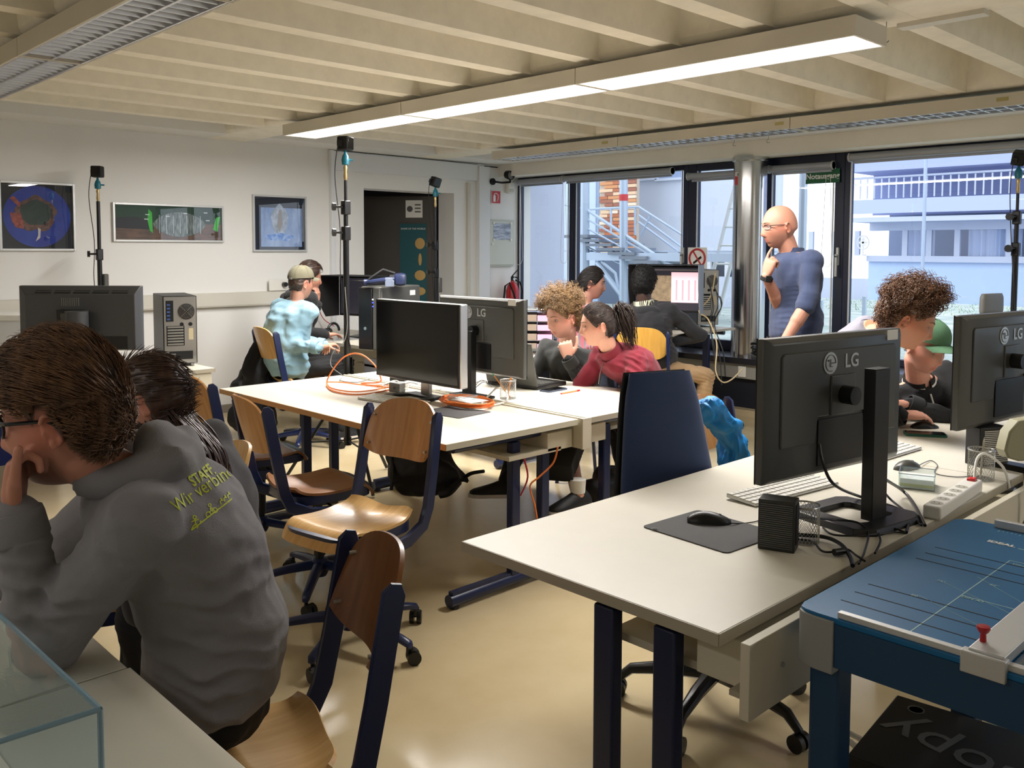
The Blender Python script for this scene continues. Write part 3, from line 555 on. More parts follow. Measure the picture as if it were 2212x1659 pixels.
# ================================================================= chairs
def chair(lab, x, y, rz, seat='beech', sz=.48, back=None, group='swivel chairs with wooden seats and navy frames'):
    c = thing('swivel_chair', lab, 'chair', (x, y, 0), rz, group); n = M['navy']; W_ = .185
    def sf(u, v):   # seat surface: x forward, y across
        X = -.20+.42*u; Y = (v-.5)*2; e = 1-.10*(abs(Y)**6)-.0; fw = 1-.10*max(0, u-.7)/.3-.12*max(0, .2-u)/.2
        z = sz+.010+.012*math.cos(Y*PI)*-1*(1-u)*.9-.016*math.sin(PI*min(1, u*1.3))+(-.055*((u-.78)/.22)**2 if u > .78 else 0)+(.015*((.15-u)/.15)**2 if u < .15 else 0)
        cx = abs(Y)**4; X2 = X*(1-.0)-.03*cx*(1 if u > .5 else -1)*(abs(u-.5)*2)**3
        return (X2, Y*W_*fw, z)
    st = obj('seat', MB().grid(sf, 22, 22, .011), M[seat], c, ang=50)
    rim = []
    for k in range(40):
        t = 2*PI*k/40; ex = .195*math.copysign(abs(math.cos(t))**.45, math.cos(t)); ey = .185*math.copysign(abs(math.sin(t))**.45, math.sin(t)); rim.append((ex, ey))
    z0 = sz-.045; rin = [(p[0]*.86, p[1]*.86) for p in rim]
    m = MB(); m.rings([[Vector((p[0], p[1], z0)) for p in rim], [Vector((p[0], p[1], sz-.006)) for p in rim], [Vector((p[0]*.97, p[1]*.97, sz-.004)) for p in rin], [Vector((p[0], p[1], z0)) for p in rin], [Vector((p[0], p[1], z0)) for p in rim]], cap=False)
    obj('seat_frame', m, n, c, ang=50)
    obj('under_plate', MB().box(-.10, -.09, z0-.012, .10, .09, z0+.004).box(-.05, -.05, z0-.05, .07, .05, z0-.01).tube([(.0, -.09, z0-.03), (.0, -.2, z0-.035)], .006), M['black'], c, bevel=.004)
    # uprights: flat tube bent under the seat
    for s in (-1, 1):
        pts = [(.02, s*.196, sz-.085), (-.12, s*.196, sz-.075), (-.205, s*.196, sz-.035), (-.235, s*.196, sz+.03), (-.262, s*.194, sz+.16), (-.300, s*.190, sz+.375)]
        m = MB(); rr = []
        P_ = [Vector(p) for p in pts]
        for i, p in enumerate(P_):
            t = (P_[min(i+1, 5)]-P_[max(i-1, 0)]).normalized(); w = Vector((0, 1, 0)); u = t.cross(w)
            rr.append([p+u*.022-w*.011, p+u*.026, p+u*.022+w*.011, p-u*.022+w*.011, p-u*.026, p-u*.022-w*.011])
        end = P_[-1]+Vector((-.006, 0, .02)); rr.append([end+(q-P_[-1])*.45 for q in rr[-1]])
        obj('upright', m.rings(rr), n, c, ang=50)
    z1 = sz+.185
    def bf(u, v):
        Y = (u-.5)*2; Z = v; w = .180*(1-.07*(2*Z-1)**4 if Z > .5 else 1-.05*(1-2*Z)**3); cc_ = abs(Y)**5
        return (-.285-.062*Z+.050*Y*Y-.012, Y*w, z1+(.220)*Z-.020*cc_*(2*Z-1)*2+(.02*(1-Y*Y) if Z > .6 else 0)*(Z-.6)/.4)
    bk = obj('backrest', MB().grid(bf, 20, 14, .010), M[back or seat], c, ang=50)
    for s in (-1, 1):
        for v in (.18, .8): q = Vector(bf(.5+s*.44, v)); obj('screw', MB().cyl(q+Vector((-.006, 0, 0)), q+Vector((.014, 0, 0)), .005, n=8), M['silver'], bk)
    obj('gas_column', MB().lathe([(.02, .1), (.02, .16), (.026, .16), (.026, z0-.10), (.014, z0-.10), (.014, z0-.02)], 16), M['black'], c)
    obj('base_hub', MB().lathe([(.0, .062), (.03, .065), (.038, .08), (.038, .135), (.028, .145), (0, .145)], 16), n, c)
    for k in range(5):
        a = 2*PI*k/5+.35; ca, sa = math.cos(a), math.sin(a); R_ = Matrix.Rotation(a, 4, 'Z')
        m = MB(); rr = []
        for q, (r, z, hw, hh) in enumerate(((.02, .118, .022, .020), (.14, .108, .020, .017), (.26, .088, .017, .013), (.30, .078, .016, .012), (.308, .070, .012, .008))):
            rr.append([R_@Vector((r, hw*sx, z+hh*sz_)) for sx, sz_ in ((-1, -.7), (-.6, -1), (.6, -1), (1, -.7), (1, .5), (.5, 1), (-.5, 1), (-1, .5))])
        lg = obj('base_arm', m.rings(rr), n, c, ang=45)
        b_ = a+.9; wc = Vector((ca*.295, sa*.295, 0)); dx = Vector((math.cos(b_), math.sin(b_), 0)); ax = Vector((-math.sin(b_), math.cos(b_), 0)); wc2 = wc+dx*.02
        obj('caster', MB().cyl(wc2+ax*.006+Vector((0, 0, .026)), wc2+ax*.024+Vector((0, 0, .026)), .026, n=18).cyl(wc2-ax*.024+Vector((0, 0, .026)), wc2-ax*.006+Vector((0, 0, .026)), .026, n=18).cyl(wc2-ax*.02+Vector((0, 0, .040)), wc2+ax*.02+Vector((0, 0, .040)), .016, n=12).cyl(wc+Vector((0, 0, .04)), wc+Vector((0, 0, .08)), .008), M['black'], lg, ang=40)
    return c
ra_ = math.radians
c1 = chair('light wood swivel chair whose seat faces the aisle, back against the desk', 1.90, 2.87, ra_(190), 'beechl', .49, 'beech')
chair('wooden swivel chair with brown seat, second from the left along the desk', 2.12, 3.44, ra_(-9), 'beechd', .49, 'beech')
chair('wooden swivel chair at the far left corner of the desk', 2.24, 4.20, ra_(-8), 'beechd', .49, 'beech')
chair('nearest wooden swivel chair that the hooded man sits on', .84, 1.72, ra_(160), 'beechl', .46, 'beechd')
chair('wooden chair with only its curved back showing behind the grey hoodie', 1.07, 2.84, ra_(165), 'beech', .46, 'beechl')
chair('wooden chair under the man in the pale blue sweatshirt', 3.60, 6.06, ra_(-5), 'beechl', .53, 'beechl')
chair('yellow wooden chair under the man in beige trousers', 5.43, 4.17, ra_(32), 'beechy', .55, 'beechy')
chair('wooden chair half covered by the bright blue jacket', 3.43, 1.93, ra_(-80), 'beech', .46, 'beech')
def stool(lab, x, y, h):
    t = thing('stool', lab, 'stool', (x, y, 0)); obj('seat', MB().lathe([(0, h-.04), (.16, h-.04), (.175, h-.02), (.16, h), (0, h)], 28), M['black'], t)
    for k in range(3):
        a = 2.1*k+.4; obj('leg', MB().cyl((.1*math.cos(a), .1*math.sin(a), h-.04), (.2*math.cos(a), .2*math.sin(a), 0), .012), M['navy'], t)
stool('stool under the woman in the red sweater', 4.30, 3.15, .44); stool('stool under the curly blond man', 4.40, 3.85, .44)
# navy office chair
oc = thing('office_chair', 'tall navy upholstered office chair tucked under the right desk', 'chair', (2.51, 1.62, 0), math.radians(-110))
fab = mat('navy_fabric', (38, 60, 104), .85, bump=.35, bscale=700, sheen=.15)
def pad(w0, w1, h, t, p=3.2, nz=14):
    rr = []
    for k in range(nz+1):
        v = k/nz; e = (1-abs(2*v-1)**5)**.5 if 0 < k < nz else .55; w = (w0+(w1-w0)*v)*(.80+.2*e); tt = t*(.35+.65*e)
        rr.append([Vector((tt*math.copysign(abs(math.cos(a))**(2/p), math.cos(a)), w*math.copysign(abs(math.sin(a))**(2/p), math.sin(a)), h*v)) for a in np.linspace(0, 2*PI, 28, endpoint=False)])
    return rr
Mb = Matrix.Translation((-.27, 0, .56))@Matrix.Rotation(math.radians(-9), 4, 'Y')
obj('backrest', MB().rings([[Mb@p for p in r] for r in pad(.215, .140, .535, .038, 2.5)]), fab, oc, ang=60)
rr = pad(.218, .143, .535, .012, 2.5); Mb2 = Mb@Matrix.Translation((-.036, 0, 0)); obj('backrest_shell', MB().rings([[Mb2@Vector((p.x, p.y*1.02, p.z*1.01)) for p in r] for r in rr]), M['black'], oc, ang=60)
obj('seat', MB().rings([[Vector((p.z-.22, p.y, p.x+.47)) for p in r] for r in pad(.24, .24, .46, .035)]), fab, oc, ang=60)
obj('gas_column', MB().cyl((0, 0, .1), (0, 0, .43), .025).box(-.24, -.03, .40, .1, .03, .435).tube([(-.2, 0, .42), (-.31, 0, .43), (-.31, 0, .6)], .016), M['black'], oc)
for k in range(5):
    a = 2*PI*k/5+.25; e = Vector((math.cos(a), math.sin(a), 0))
    lg = obj('base_arm', MB().tube([e*.02+Vector((0, 0, .125)), e*.16+Vector((0, 0, .12)), e*.28+Vector((0, 0, .10)), e*.325+Vector((0, 0, .06))], [.028, .023, .018, .014], 10), M['black'], oc)
    w = Vector((-e.y, e.x, 0)); q = e*.325+Vector((0, 0, .028)); obj('caster', MB().cyl(q-w*.026, q-w*.006, .028, n=18).cyl(q+w*.006, q+w*.026, .028, n=18), M['black'], lg)
# ================================================================= blue rotary cutter table
zc = .80
ct = thing('cutter_table', 'blue paper cutter table with rulers in the bottom right corner', 'cutting table', (1.67, .89, 0)); 
blue = mat('cutter_blue', (22, 106, 160), .42, spec=.35, var=.12, vscale=5); bdk = mat('cutter_frame_blue', (16, 62, 98), .5)
Lx, Ly = .90, 1.5
obj('cutting_surface', MB().prism([(.035, 0), (.015, -.006), (.004, -.02), (0, -.045), (0, -Ly), (Lx, -Ly), (Lx, -.03), (Lx-.03, 0)], zc-.012, zc), blue, ct, bevel=.002)
obj('corner_cap', MB().prism([(.04, .002), (.012, -.004), (0, -.018), (-.005, -.045), (-.005, -.085), (.03, -.085), (.04, -.06)], zc-.115, zc-.006), mat('cutter_grey_cap', (150, 152, 150), .4), ct, bevel=.002)
obj('apron', MB().box(0, -Ly, zc-.10, .018, -.075, zc-.012).box(.04, -.02, zc-.10, Lx, -.002, zc-.012), bdk, ct)
for q in (-.055, -Ly+.06): obj('leg', MB().box(.02, q-.032, 0, .085, q+.032, zc-.10), bdk, ct, bevel=.008)
for q in (-.055, -Ly+.06): obj('leg', MB().box(Lx-.085, q-.032, 0, Lx-.02, q+.032, zc-.10), bdk, ct, bevel=.008)
obj('lower_shelf', MB().box(.05, -Ly+.05, .20, Lx-.03, -.1, .215), bdk, ct)
obj('ruler_rail', MB().box(.006, -Ly, zc, .022, -.088, zc+.012), M['alu'], ct, bevel=.001); obj('ruler_rail', MB().box(Lx-.03, -Ly, zc, Lx-.012, -.10, zc+.02), M['alu'], ct, bevel=.001)
for k, (x, y0) in enumerate(((.10, -.05), (.165, -.05), (.23, -.05), (.475, -.055), (.53, -.055), (.59, -.055))):
    obj('groove', MB().box(x-.0016, -1.2, zc, x+.0016, y0, zc+.0006), M['blackm'], ct)
wl_ = mat('print_pale_line', (170, 205, 200), .5)
def ln(x0, y0, x1, y1, w=.0022): 
    d_ = Vector((x1-x0, y1-y0, 0)); n_ = Vector((-d_.y, d_.x, 0)).normalized()*w/2; return [(x0+n_.x, y0+n_.y), (x0-n_.x, y0-n_.y), (x1-n_.x, y1-n_.y), (x1+n_.x, y1+n_.y)]
L_ = MB()
for q in ((.03, -.215, .62, -.215), (.03, -.36, .50, -.36), (.62, -.215, .62, -.75), (.50, -.36, .50, -.75), (.31, -.215, .31, -.36), (.03, -.48, .40, -.48)): L_.prism(ln(*q), zc, zc+.0005)
for q in ((.36, -.16, .24, -.40), (.24, -.16, .12, -.40), (.45, -.20, .28, -.42)): L_.prism(ln(*q, .0008), zc, zc+.0005)
obj('guide_lines', L_, wl_, ct, ang=0)
for x, y, s_ in ((.598, -.25, 'DIN A2'), (.302, -.24, 'DIN A3'), (.485, -.40, 'DIN A3'), (.42, -.245, '60°'), (.36, -.155, '75°'), (.235, -.15, '60°')):
    text('marking', s_, .014, fr((x, y, zc+.0008), (0, -1, 0), (1, 0, 0)), wl_, ct, ext=.0002)
text('maker_mark', 'IDEAL', .024, fr((.735, -.16, zc+.0008), (0, -1, 0), (1, 0, 0)), M['signwhite'], ct, ext=.0003, bold=.001); obj('mark_underline', MB().box(.725, -.30, zc, .729, -.20, zc+.0006), wl_, ct)
tk = MB(); 
for k in range(60): tk.box(Lx-.05-(.008 if k % 5 else .014), -.12-k*.01-.0006, zc, Lx-.05, -.12-k*.01+.0006, zc+.0006)
obj('scale_ticks', tk, wl_, ct)
ra = obj('sliding_rail', MB().box(.0, -.395, zc+.004, Lx-.03, -.335, zc+.024).box(-.01, -.40, zc-.02, .012, -.325, zc+.02), M['alu'], ct, bevel=.002)
obj('plastic_guard', MB().box(.02, -.46, zc+.004, Lx-.03, -.40, zc+.007), M['acryl'], ct)
obj('red_knob', MB().lathe([(.006, 0), (.005, .014), (.009, .018), (.012, .024), (.011, .028), (0, .029)], 18, c=(.045, -.345, zc+.024)), M['red'], ct)
# things on the lower shelf
def on_shelf(x, y): return (x, y, .216)
ac = P(1938, 1500, 'z', .40); bx = thing('paper_box', 'black paper box marked Copy on the shelf of the cutter table', 'box', (ac.x, ac.y, .216), math.radians(6))
obj('carton', MB().box(-.36, -.50, 0, 0, 0, .184), mat('black_carton', (20, 20, 20), .5), bx, bevel=.004)
text('lettering', 'Copy', .17, fr((-.20, -.20, .1848), (.25, 1, 0), (-1, .25, 0)), mat('carton_print', (140, 140, 138), .6), bx, ext=.0004)
obj('round_seal', MB().lathe([(.020, .184), (.020, .185), (.016, .185), (.016, .184)], 24, c=(-.05, -.06, 0)), M['grey'], bx)
b2 = thing('plastic_crate', 'clear plastic crate behind the black paper box', 'crate', (ac.x+.20, ac.y-.30, .216)); cw = M['acryl']
obj('side', MB().box(-.15, -.25, 0, .15, -.246, .24).box(-.15, .10, 0, .15, .104, .24).box(-.15, -.25, 0, -.146, .1, .24).box(.146, -.25, 0, .15, .1, .24), cw, b2)
obj('label_card', MB().box(-.156, -.24, .02, -.151, -.02, .18), mat('yellow_card', (150, 120, 20), .6), b2); text('label_text', 'Color', .06, fr((-.157, -.13, .11), (0, -1, 0), (0, 0, 1)), M['blackm'], b2, ext=.0003)
fl = tag(obj('floor_socket', MB().box(2.25, .93, 0, 2.42, 1.08, .012).cyl((2.33, 1.0, .01), (2.33, 1.0, .03), .02), M['grey'], bevel=.003), 'grey floor outlet plate under the near right desks', 'outlet')
onp('floor_cable', [(2.33, 1.0, .03), (2.4, .94, .03), (2.55, .86, .06), (2.7, .75, .3)], .008, 'black cable running from the floor outlet under the cutter', 'cable', M['black'])
wg = P(1835, 1605, 'z', .235); tag(obj('cable_hook', MB().tube([wg+Vector((.0, .03, 0)), wg+Vector((.03, .02, .01)), wg+Vector((.02, -.03, .01)), wg+Vector((-.02, -.10, .01)), wg+Vector((-.04, -.08, .0)), wg+Vector((0, .0, .005))], .008, 8), M['white']), 'pale plastic hook lying beside the cutter table leg', 'hook')
# clear box on the near desk
gb = thing('display_cover', 'clear acrylic box standing on the bottom left desk', 'box', (0, 0, .74))
a = P(0, 1330, 'z', .97)-Vector((0, 0, .74)); bq = P(216, 1532, 'z', .97)-Vector((0, 0, .74)); cq = P(-120, 1640, 'z', .97)-Vector((0, 0, .74)); dn = Vector((0, 0, -.23))
a = bq+(a-bq)*1.6
def sheet(p, q): 
    m = MB(); n_ = (q-p).cross(dn).normalized()*.003; m.add([p, q, q+dn, p+dn, p+n_, q+n_, q+n_+dn, p+n_+dn], [(0, 1, 2, 3), (7, 6, 5, 4), (0, 4, 5, 1), (3, 2, 6, 7), (0, 3, 7, 4), (1, 5, 6, 2)]); return m
obj('side_pane', sheet(a, bq), M['acryl'], gb); obj('side_pane', sheet(bq, cq), M['acryl'], gb); dd_ = a+cq-bq
m = MB(); m.add([a, bq, cq, dd_, a+Vector((0, 0, .003)), bq+Vector((0, 0, .003)), cq+Vector((0, 0, .003)), dd_+Vector((0, 0, .003))], [(0, 1, 2, 3), (7, 6, 5, 4), (0, 4, 5, 1), (1, 5, 6, 2), (2, 6, 7, 3), (3, 7, 4, 0)]); obj('top_pane', m, M['acryl'], gb)
for p, q in ((a, bq), (bq, cq), (bq, bq+dn)): obj('glued_edge', MB().cyl(p, q, .0035, n=6), M['acryle'], gb)
# ================================================================= monitors, computers, small things
ZT = .74
def monitor(lab, x, y, rz, w=.667, h=.412, zb=.13, kind='LG', base=True, zt0=ZT, colh=.43, tilt=0, pdy=.09, sticker=True):
    """local frame: screen faces +y, back faces -y; stand column in front of the back (at y<0)"""
    m = thing('monitor', lab, 'monitor', (x, y, zt0), rz); T_ = Matrix.Translation((0, pdy, zb))
    back = M['dgrey'] if kind == 'LG' else M['tvback']
    rr = []
    for yy, s in ((.018, 1), (-.006, 1), (-.022, .93)):
        k = .004 if s == 1 else .0; X = w/2*s if s < 1 else w/2; Z0 = h/2-h/2*s if s < 1 else 0
        rr.append([T_@Vector((-X, yy, Z0)), T_@Vector((X, yy, Z0)), T_@Vector((X, yy, h-Z0)), T_@Vector((-X, yy, h-Z0))])
    hs = obj('housing', MB().rings(rr), back, m, bevel=.004)
    obj('screen', MB().box(-w/2+.012, .0185, .018, w/2-.012, .0195, h-.012, T_), M['screen'], m); obj('bezel', MB().box(-w/2, .016, 0, -w/2+.006, .020, h, T_).box(w/2-.006, .016, 0, w/2, .020, h, T_).box(-w/2, .016, h-.006, w/2, .020, h, T_).box(-w/2, .016, 0, w/2, .020, .014, T_), M['black'], m)
    if kind == 'LG':
        # raised back panel, logo, joint lines
        sx, s0, s1 = w/2-.055, .10*h/.41, h-.045
        obj('back_panel', MB().prism([(-sx, s0), (-sx+.0, s1-.01), (-sx+.01, s1), (sx-.01, s1), (sx, s1-.01), (sx, s0), (.13, s0), (.115, s0+.075), (-.115, s0+.075), (-.13, s0)], -.029, -.021, T_, 'y'), back, hs, bevel=.003)
        ml = mat('logo_silver', (196, 196, 194), .3, metal=.5) if 'logo_silver' not in bpy.data.materials else bpy.data.materials['logo_silver']
        lx = .045; q = T_@Vector((-.02-lx, -.0315, h*.80))
        rg = [q+Vector((.030*math.cos(t), 0, .030*math.sin(t))) for t in np.linspace(.0, 2*PI*.98, 30)]
        obj('logo_disc', MB().cyl(q+Vector((0, .002, 0)), q, .033, n=28), ml, hs)
        dk = M['dgrey']; obj('logo_face', MB().tube([q+Vector((.024*math.cos(t), -.001, .024*math.sin(t))) for t in np.linspace(.0, 2*PI*.80, 26)][::-1], .0010, 5).box(-.003, -.003, -.010, -.0015, -.001, .012, Matrix.Translation(q)).box(-.003, -.003, -.011, .008, -.001, -.0095, Matrix.Translation(q)).box(.006, -.003, -.001, .024, -.001, .001, Matrix.Translation(q)).cyl(q+Vector((-.012, -.001, .008)), q+Vector((-.012, -.003, .008)), .0028), dk, hs)
        text('logo_letters', 'LG', .058, fr(T_@Vector((.042, -.030, h*.80)), (1, 0, 0), (0, 0, 1)), ml, hs, ext=.001, bold=.001)
        obj('mount_plate', MB().box(-.06, -.034, h*.42, .06, -.028, h*.42+.12, T_), back, hs, bevel=.003)
        obj('vesa_neck', MB().cyl(T_@Vector((0, -.075, h*.42+.06)), T_@Vector((0, -.03, h*.42+.06)), .028), M['black'], m)
        if sticker: obj('inventory_sticker', MB().box(w/2-.10, -.0235, h-.033, w/2-.042, -.0215, h-.002, T_), M['paper'], hs)
        obj('port_block', MB().box(-.11, -.027, .03, .11, -.018, s0+.065, T_), M['black'], hs)
        if base:
            zc_ = colh; obj('stand_column', MB().box(-.036, -.055, .012, .036, -.018, zc_).box(-.036, -.056, zc_, .036, -.017, zc_+.003), M['black'], m, bevel=.003)
            o_ = [(-.15, -.07), (-.10, -.105), (.10, -.105), (.15, -.07), (.13, .13), (.10, .15), (-.10, .15), (-.13, .13)]; i_ = [(-.085, -.045), (-.06, -.055), (.06, -.055), (.085, -.045), (.08, .09), (.065, .105), (-.065, .105), (-.08, .09)]
            o_ = [(p[0]*1.12, p[1]*1.15) for p in o_]
            rr = [[Vector((p[0], p[1], 0)) for p in o_], [Vector((p[0]*.9, p[1]*.92, .017)) for p in o_], [Vector((p[0], p[1], .017)) for p in i_], [Vector((p[0], p[1], 0)) for p in i_], [Vector((p[0], p[1], 0)) for p in o_]]
            obj('stand_base', MB().rings(rr, cap=False), M['black'], m, ang=30, bevel=.002)
    return m, hs, T_
L_p, R_p = Vector((2.20, 1.29)), Vector((2.87, 1.19)); an = math.atan2(R_p.y-L_p.y, R_p.x-L_p.x)
m1, h1, T1_ = monitor('large grey-black monitor seen from behind on the near right desk', 2.545, 1.15, an, .675, .415, .128, colh=.45, pdy=.105)
m2, h2_, _ = monitor('second monitor seen from behind at the right picture edge', 3.67, 1.035, an+.01, .675, .415, .145, colh=.47, pdy=.10)
m3, h3, _ = monitor('monitor back with LG logo beside the blond man', 3.215, 3.58, -PI/2, .68, .41, .125, colh=.40, pdy=.0, base=False)
obj('stand_column', MB().box(-.036, -.10, .012, .036, -.06, .36), M['black'], m3, bevel=.003); obj('stand_base', MB().box(-.12, -.12, 0, .12, .0, .014), M['black'], m3, bevel=.004)
m4 = thing('monitor', 'black flat monitor whose dark screen faces the room', 'monitor', (2.93, 3.76, ZT), PI/2)
obj('housing', MB().box(-.36, -.04, .085, .36, .012, .515), M['silver'], m4, bevel=.006); obj('screen_frame', MB().box(-.357, .010, .088, .357, .017, .513), M['black'], m4, bevel=.002)
obj('screen', MB().box(-.345, .0165, .103, .345, .0178, .502), M['screen'], m4); obj('stand_column', MB().box(-.035, -.07, .01, .035, -.045, .36), M['silver'], m4, bevel=.003)
o_ = [(-.17, .10), (-.13, .17), (.13, .17), (.17, .10), (.12, -.08), (-.12, -.08)]; i_ = [(-.10, .08), (-.08, .12), (.08, .12), (.10, .08), (.07, .0), (-.07, .0)]
rr = [[Vector((p[0], p[1], 0)) for p in o_], [Vector((p[0]*.94, p[1]*.94, .014)) for p in o_], [Vector((p[0], p[1], .014)) for p in i_], [Vector((p[0], p[1], 0)) for p in i_], [Vector((p[0], p[1], 0)) for p in o_]]; obj('stand_base', MB().rings(rr, cap=False), M['black'], m4, bevel=.002)
# big monitor back at the left
c = D(174, 690, 5.40); e1 = D(43, 690, 5.40); e2 = D(305, 690, 5.40); an5 = math.atan2((e2-e1).y, (e2-e1).x); wv = (e2-e1).length
zt5 = D(174, 617, 5.4).z; zb5 = D(174, 757, 5.4).z; hh = zt5-zb5
m5 = thing('monitor', 'wide black monitor seen from behind at the picture wall', 'monitor', (c.x, c.y, ZT), an5); zb = zb5-ZT
T5_ = Matrix.Translation((0, 0, zb)); rr = [[T5_@Vector(p) for p in q] for q in (((-wv/2, .04, 0), (wv/2, .04, 0), (wv/2, .04, hh), (-wv/2, .04, hh)), ((-wv/2, .0, 0), (wv/2, .0, 0), (wv/2, .0, hh), (-wv/2, .0, hh)), ((-wv/2+.06, -.045, .01), (wv/2-.02, -.045, .01), (wv/2-.02, -.045, hh-.05), (-wv/2+.06, -.045, hh-.05)))]
h5 = obj('housing', MB().rings(rr), M['tvback'], m5, bevel=.004)
vm = MB()
for k in range(5): vm.box(-.25+k*.115, -.028, hh-.034, -.155+k*.115, -.018, hh-.028, T5_).box(-.25+k*.115, -.040, hh-.044, -.155+k*.115, -.03, hh-.038, T5_)
obj('vent_slots', vm, M['blackm'], h5); vm = MB()
for k in range(9): vm.box(-.09+k*.0125, -.048, hh-.12, -.084+k*.0125, -.0445, hh-.07, T5_)
obj('vent_grille', vm, M['grey'], h5); obj('connector_recess', MB().box(.09, -.047, .012, .30, -.044, .09, T5_), M['black'], h5)
obj('mount_block', MB().box(-.11, -.07, .10, .04, -.044, .25, T5_), M['black'], m5, bevel=.003); obj('swivel_neck', MB().prism([(-.075, .23), (-.02, .23), (-.035, .11), (-.06, .11)], -.10, -.07, T5_, 'y'), M['dgrey'], m5, bevel=.003)
obj('stand_column', MB().lathe([(.065, .02), (.065, zb+.245)], 20, c=(.035, -.12, 0)), M['tvback'], m5); obj('stand_base', MB().lathe([(.14, 0), (.14, .012), (.12, .02)], 28, c=(.0, -.06, 0)), M['black'], m5)
# ---- hooded monitors
def hooded(lab, x, y, rz, w, h, z0, base, dep=.30, side_grey=True, pic=True):
    """screen faces -y (local); hood wings reach towards -y"""
    m = thing('hooded_monitor', lab, 'monitor', (x, y, base), rz); z0 -= base
    obj('housing', MB().box(-w/2, 0, z0, w/2, .05, z0+h), M['black'], m, bevel=.004)
    sc = obj('screen', MB().box(-w/2+.02, -.003, z0+.02, w/2-.02, 0, z0+h-.02), mat('lit_screen_desktop', (44, 42, 50), .4, emit=.5), m)
    if pic:
        obj('window_on_screen', MB().box(.02, -.005, z0+.09, w/2-.04, -.003, z0+h-.06), mat('screen_pink', (244, 200, 208), .4, emit=.62), sc)
        tm_ = MB()
        for k in range(4): tm_.box(.06+k*.055, -.0065, z0+.11, .075+k*.055, -.005, z0+h-.13)
        obj('table_columns', tm_, mat('screen_text', (214, 168, 180), .4, emit=.5), sc)
    obj('photo_on_screen', MB().box(-.16 if pic else -.02, -.005, z0+.10, .02 if pic else .09, -.003, z0+h-.09), mat('screen_photo', (150, 128, 100), .5, emit=.5, var=.8, vscale=22, rgb2=(66, 56, 44)), sc)
    obj('title_bar', MB().box(-w/2+.02, -.005, z0+h-.045, w/2-.02, -.003, z0+h-.035), M['louv'], sc)
    for s in (-1, 1):
        obj('hood_wing', MB().prism([(0, z0+h+.01), (-dep, z0+h+.01), (-dep+.005, z0+h*.55), (-dep*.78, z0+h*.18), (-dep*.62, z0+.0), (0, z0+.0)], s*(w/2+.004)-.003, s*(w/2+.004)+.003, None, 'x'), (M['grey_wing'] if s > 0 and side_grey else M['blackm']), m)
    obj('hood_top', MB().box(-w/2, -dep, z0+h+.006, w/2, .02, z0+h+.012), M['blackm'], m)
    obj('stand_column', MB().box(-.05, .03, .0, .05, .07, z0+.2), M['black'], m); obj('stand_base', MB().box(-.14, -.10, 0, .14, .10, .015), M['black'], m, bevel=.004)
    return m
M['grey_wing'] = mat('hood_wing_grey', (150, 158, 168), .5)
hooded('hooded monitor showing a pink table, in front of the man in black', 6.56, 4.78, math.radians(-65), .60, .42, .975, .825, dep=.28)
hooded('black hooded monitor half hidden by the camera tripod pole', 4.60, 6.68, math.radians(-72), .56, .36, .93, .74, dep=.30, side_grey=False, pic=False)
# ---- computer towers
def tower_rear(lab, x, y, rz, w, d, h, z):
    """local: rear (silver) face towards -y"""
    t = thing('computer_tower', lab, 'computer', (x, y, z), rz); f = .02
    obj('case', MB().box(-w/2, .004, f, w/2, d, h), M['black'], t, bevel=.003)
    rp = obj('rear_plate', MB().box(-w/2+.006, 0, f+.004, w/2-.006, .004, h-.005), M['silver'], t)
    for x_ in (-w/2+.03, w/2-.03): 
        for y_ in (.04, d-.04): obj('foot', MB().cyl((x_, y_, 0), (x_, y_, f), .014), M['silver'], t)
    fx, fz, fr_ = w/2-.068, h-.105, .055
    obj('fan_opening', MB().cyl((fx, -.002, fz), (fx, -.001, fz), fr_, n=28), M['blackm'], rp); g = MB()
    for r in (.012, .02, .028, .036, .044, .052): g.tube([(fx+r*math.cos(a), -.004, fz+r*math.sin(a)) for a in np.linspace(0, 2*PI, 25)], .0012, 4)
    for a in (.8, 2.37, 3.94, 5.5): g.tube([(fx, -.005, fz), (fx+.055*math.cos(a), -.005, fz+.055*math.sin(a))], .0013, 4)
    obj('fan_grille', g, M['silver'], rp)
    obj('port_panel', MB().box(-w/2+.018, -.002, h-.17, -w/2+.065, 0, h-.03), M['blackm'], rp); pm_ = MB()
    for k in range(5): pm_.box(-w/2+.024, -.004, h-.16+k*.024, -w/2+.045, -.002, h-.148+k*.024)
    obj('ports', pm_, mat('port_blue', (60, 90, 150), .5) if 'port_blue' not in bpy.data.materials else bpy.data.materials['port_blue'], rp)
    obj('slot_opening', MB().box(-w/2+.02, -.002, h*.30, w*.12, 0, h*.58), M['blackm'], rp)
    for k in range(7): obj('slot_cover', MB().box(-w/2+.026, -.005, h*.31+k*.019, w*.09, -.002, h*.31+.011+k*.019), M['silver'], rp)
    for s in (-.02, .035): obj('grommet', MB().cyl((fx+s-.01, -.003, h-.19), (fx+s-.01, 0, h-.19), .013), M['blackm'], rp)
    obj('power_supply', MB().box(-w/2+.035, -.003, f+.03, w/2-.03, 0, f+.085), M['blackm'], rp); obj('power_socket', MB().box(-w/2+.04, -.006, f+.045, -w/2+.075, -.003, f+.07), M['grey'], rp)
    obj('serial_label', MB().box(w/2-.055, -.001, h*.38, w/2-.025, 0, h*.54), mat('serial_label', (210, 196, 160), .6) if 'serial_label' not in bpy.data.materials else bpy.data.materials['serial_label'], rp)
    return t
pa = D(352, 790, 6.02); pb = D(422, 783, 6.02)
tower_rear('black computer tower with silver rear and fan on the left desk', 2.545, 5.84, math.radians(-6), .215, .5, .475, ZT).rotation_euler.z = math.atan2((pb-pa).y, (pb-pa).x)*.35
tower_rear('computer tower with silver cable-covered rear by the steel column', 7.0, 4.66, math.radians(-35), .205, .38, .53, .825)
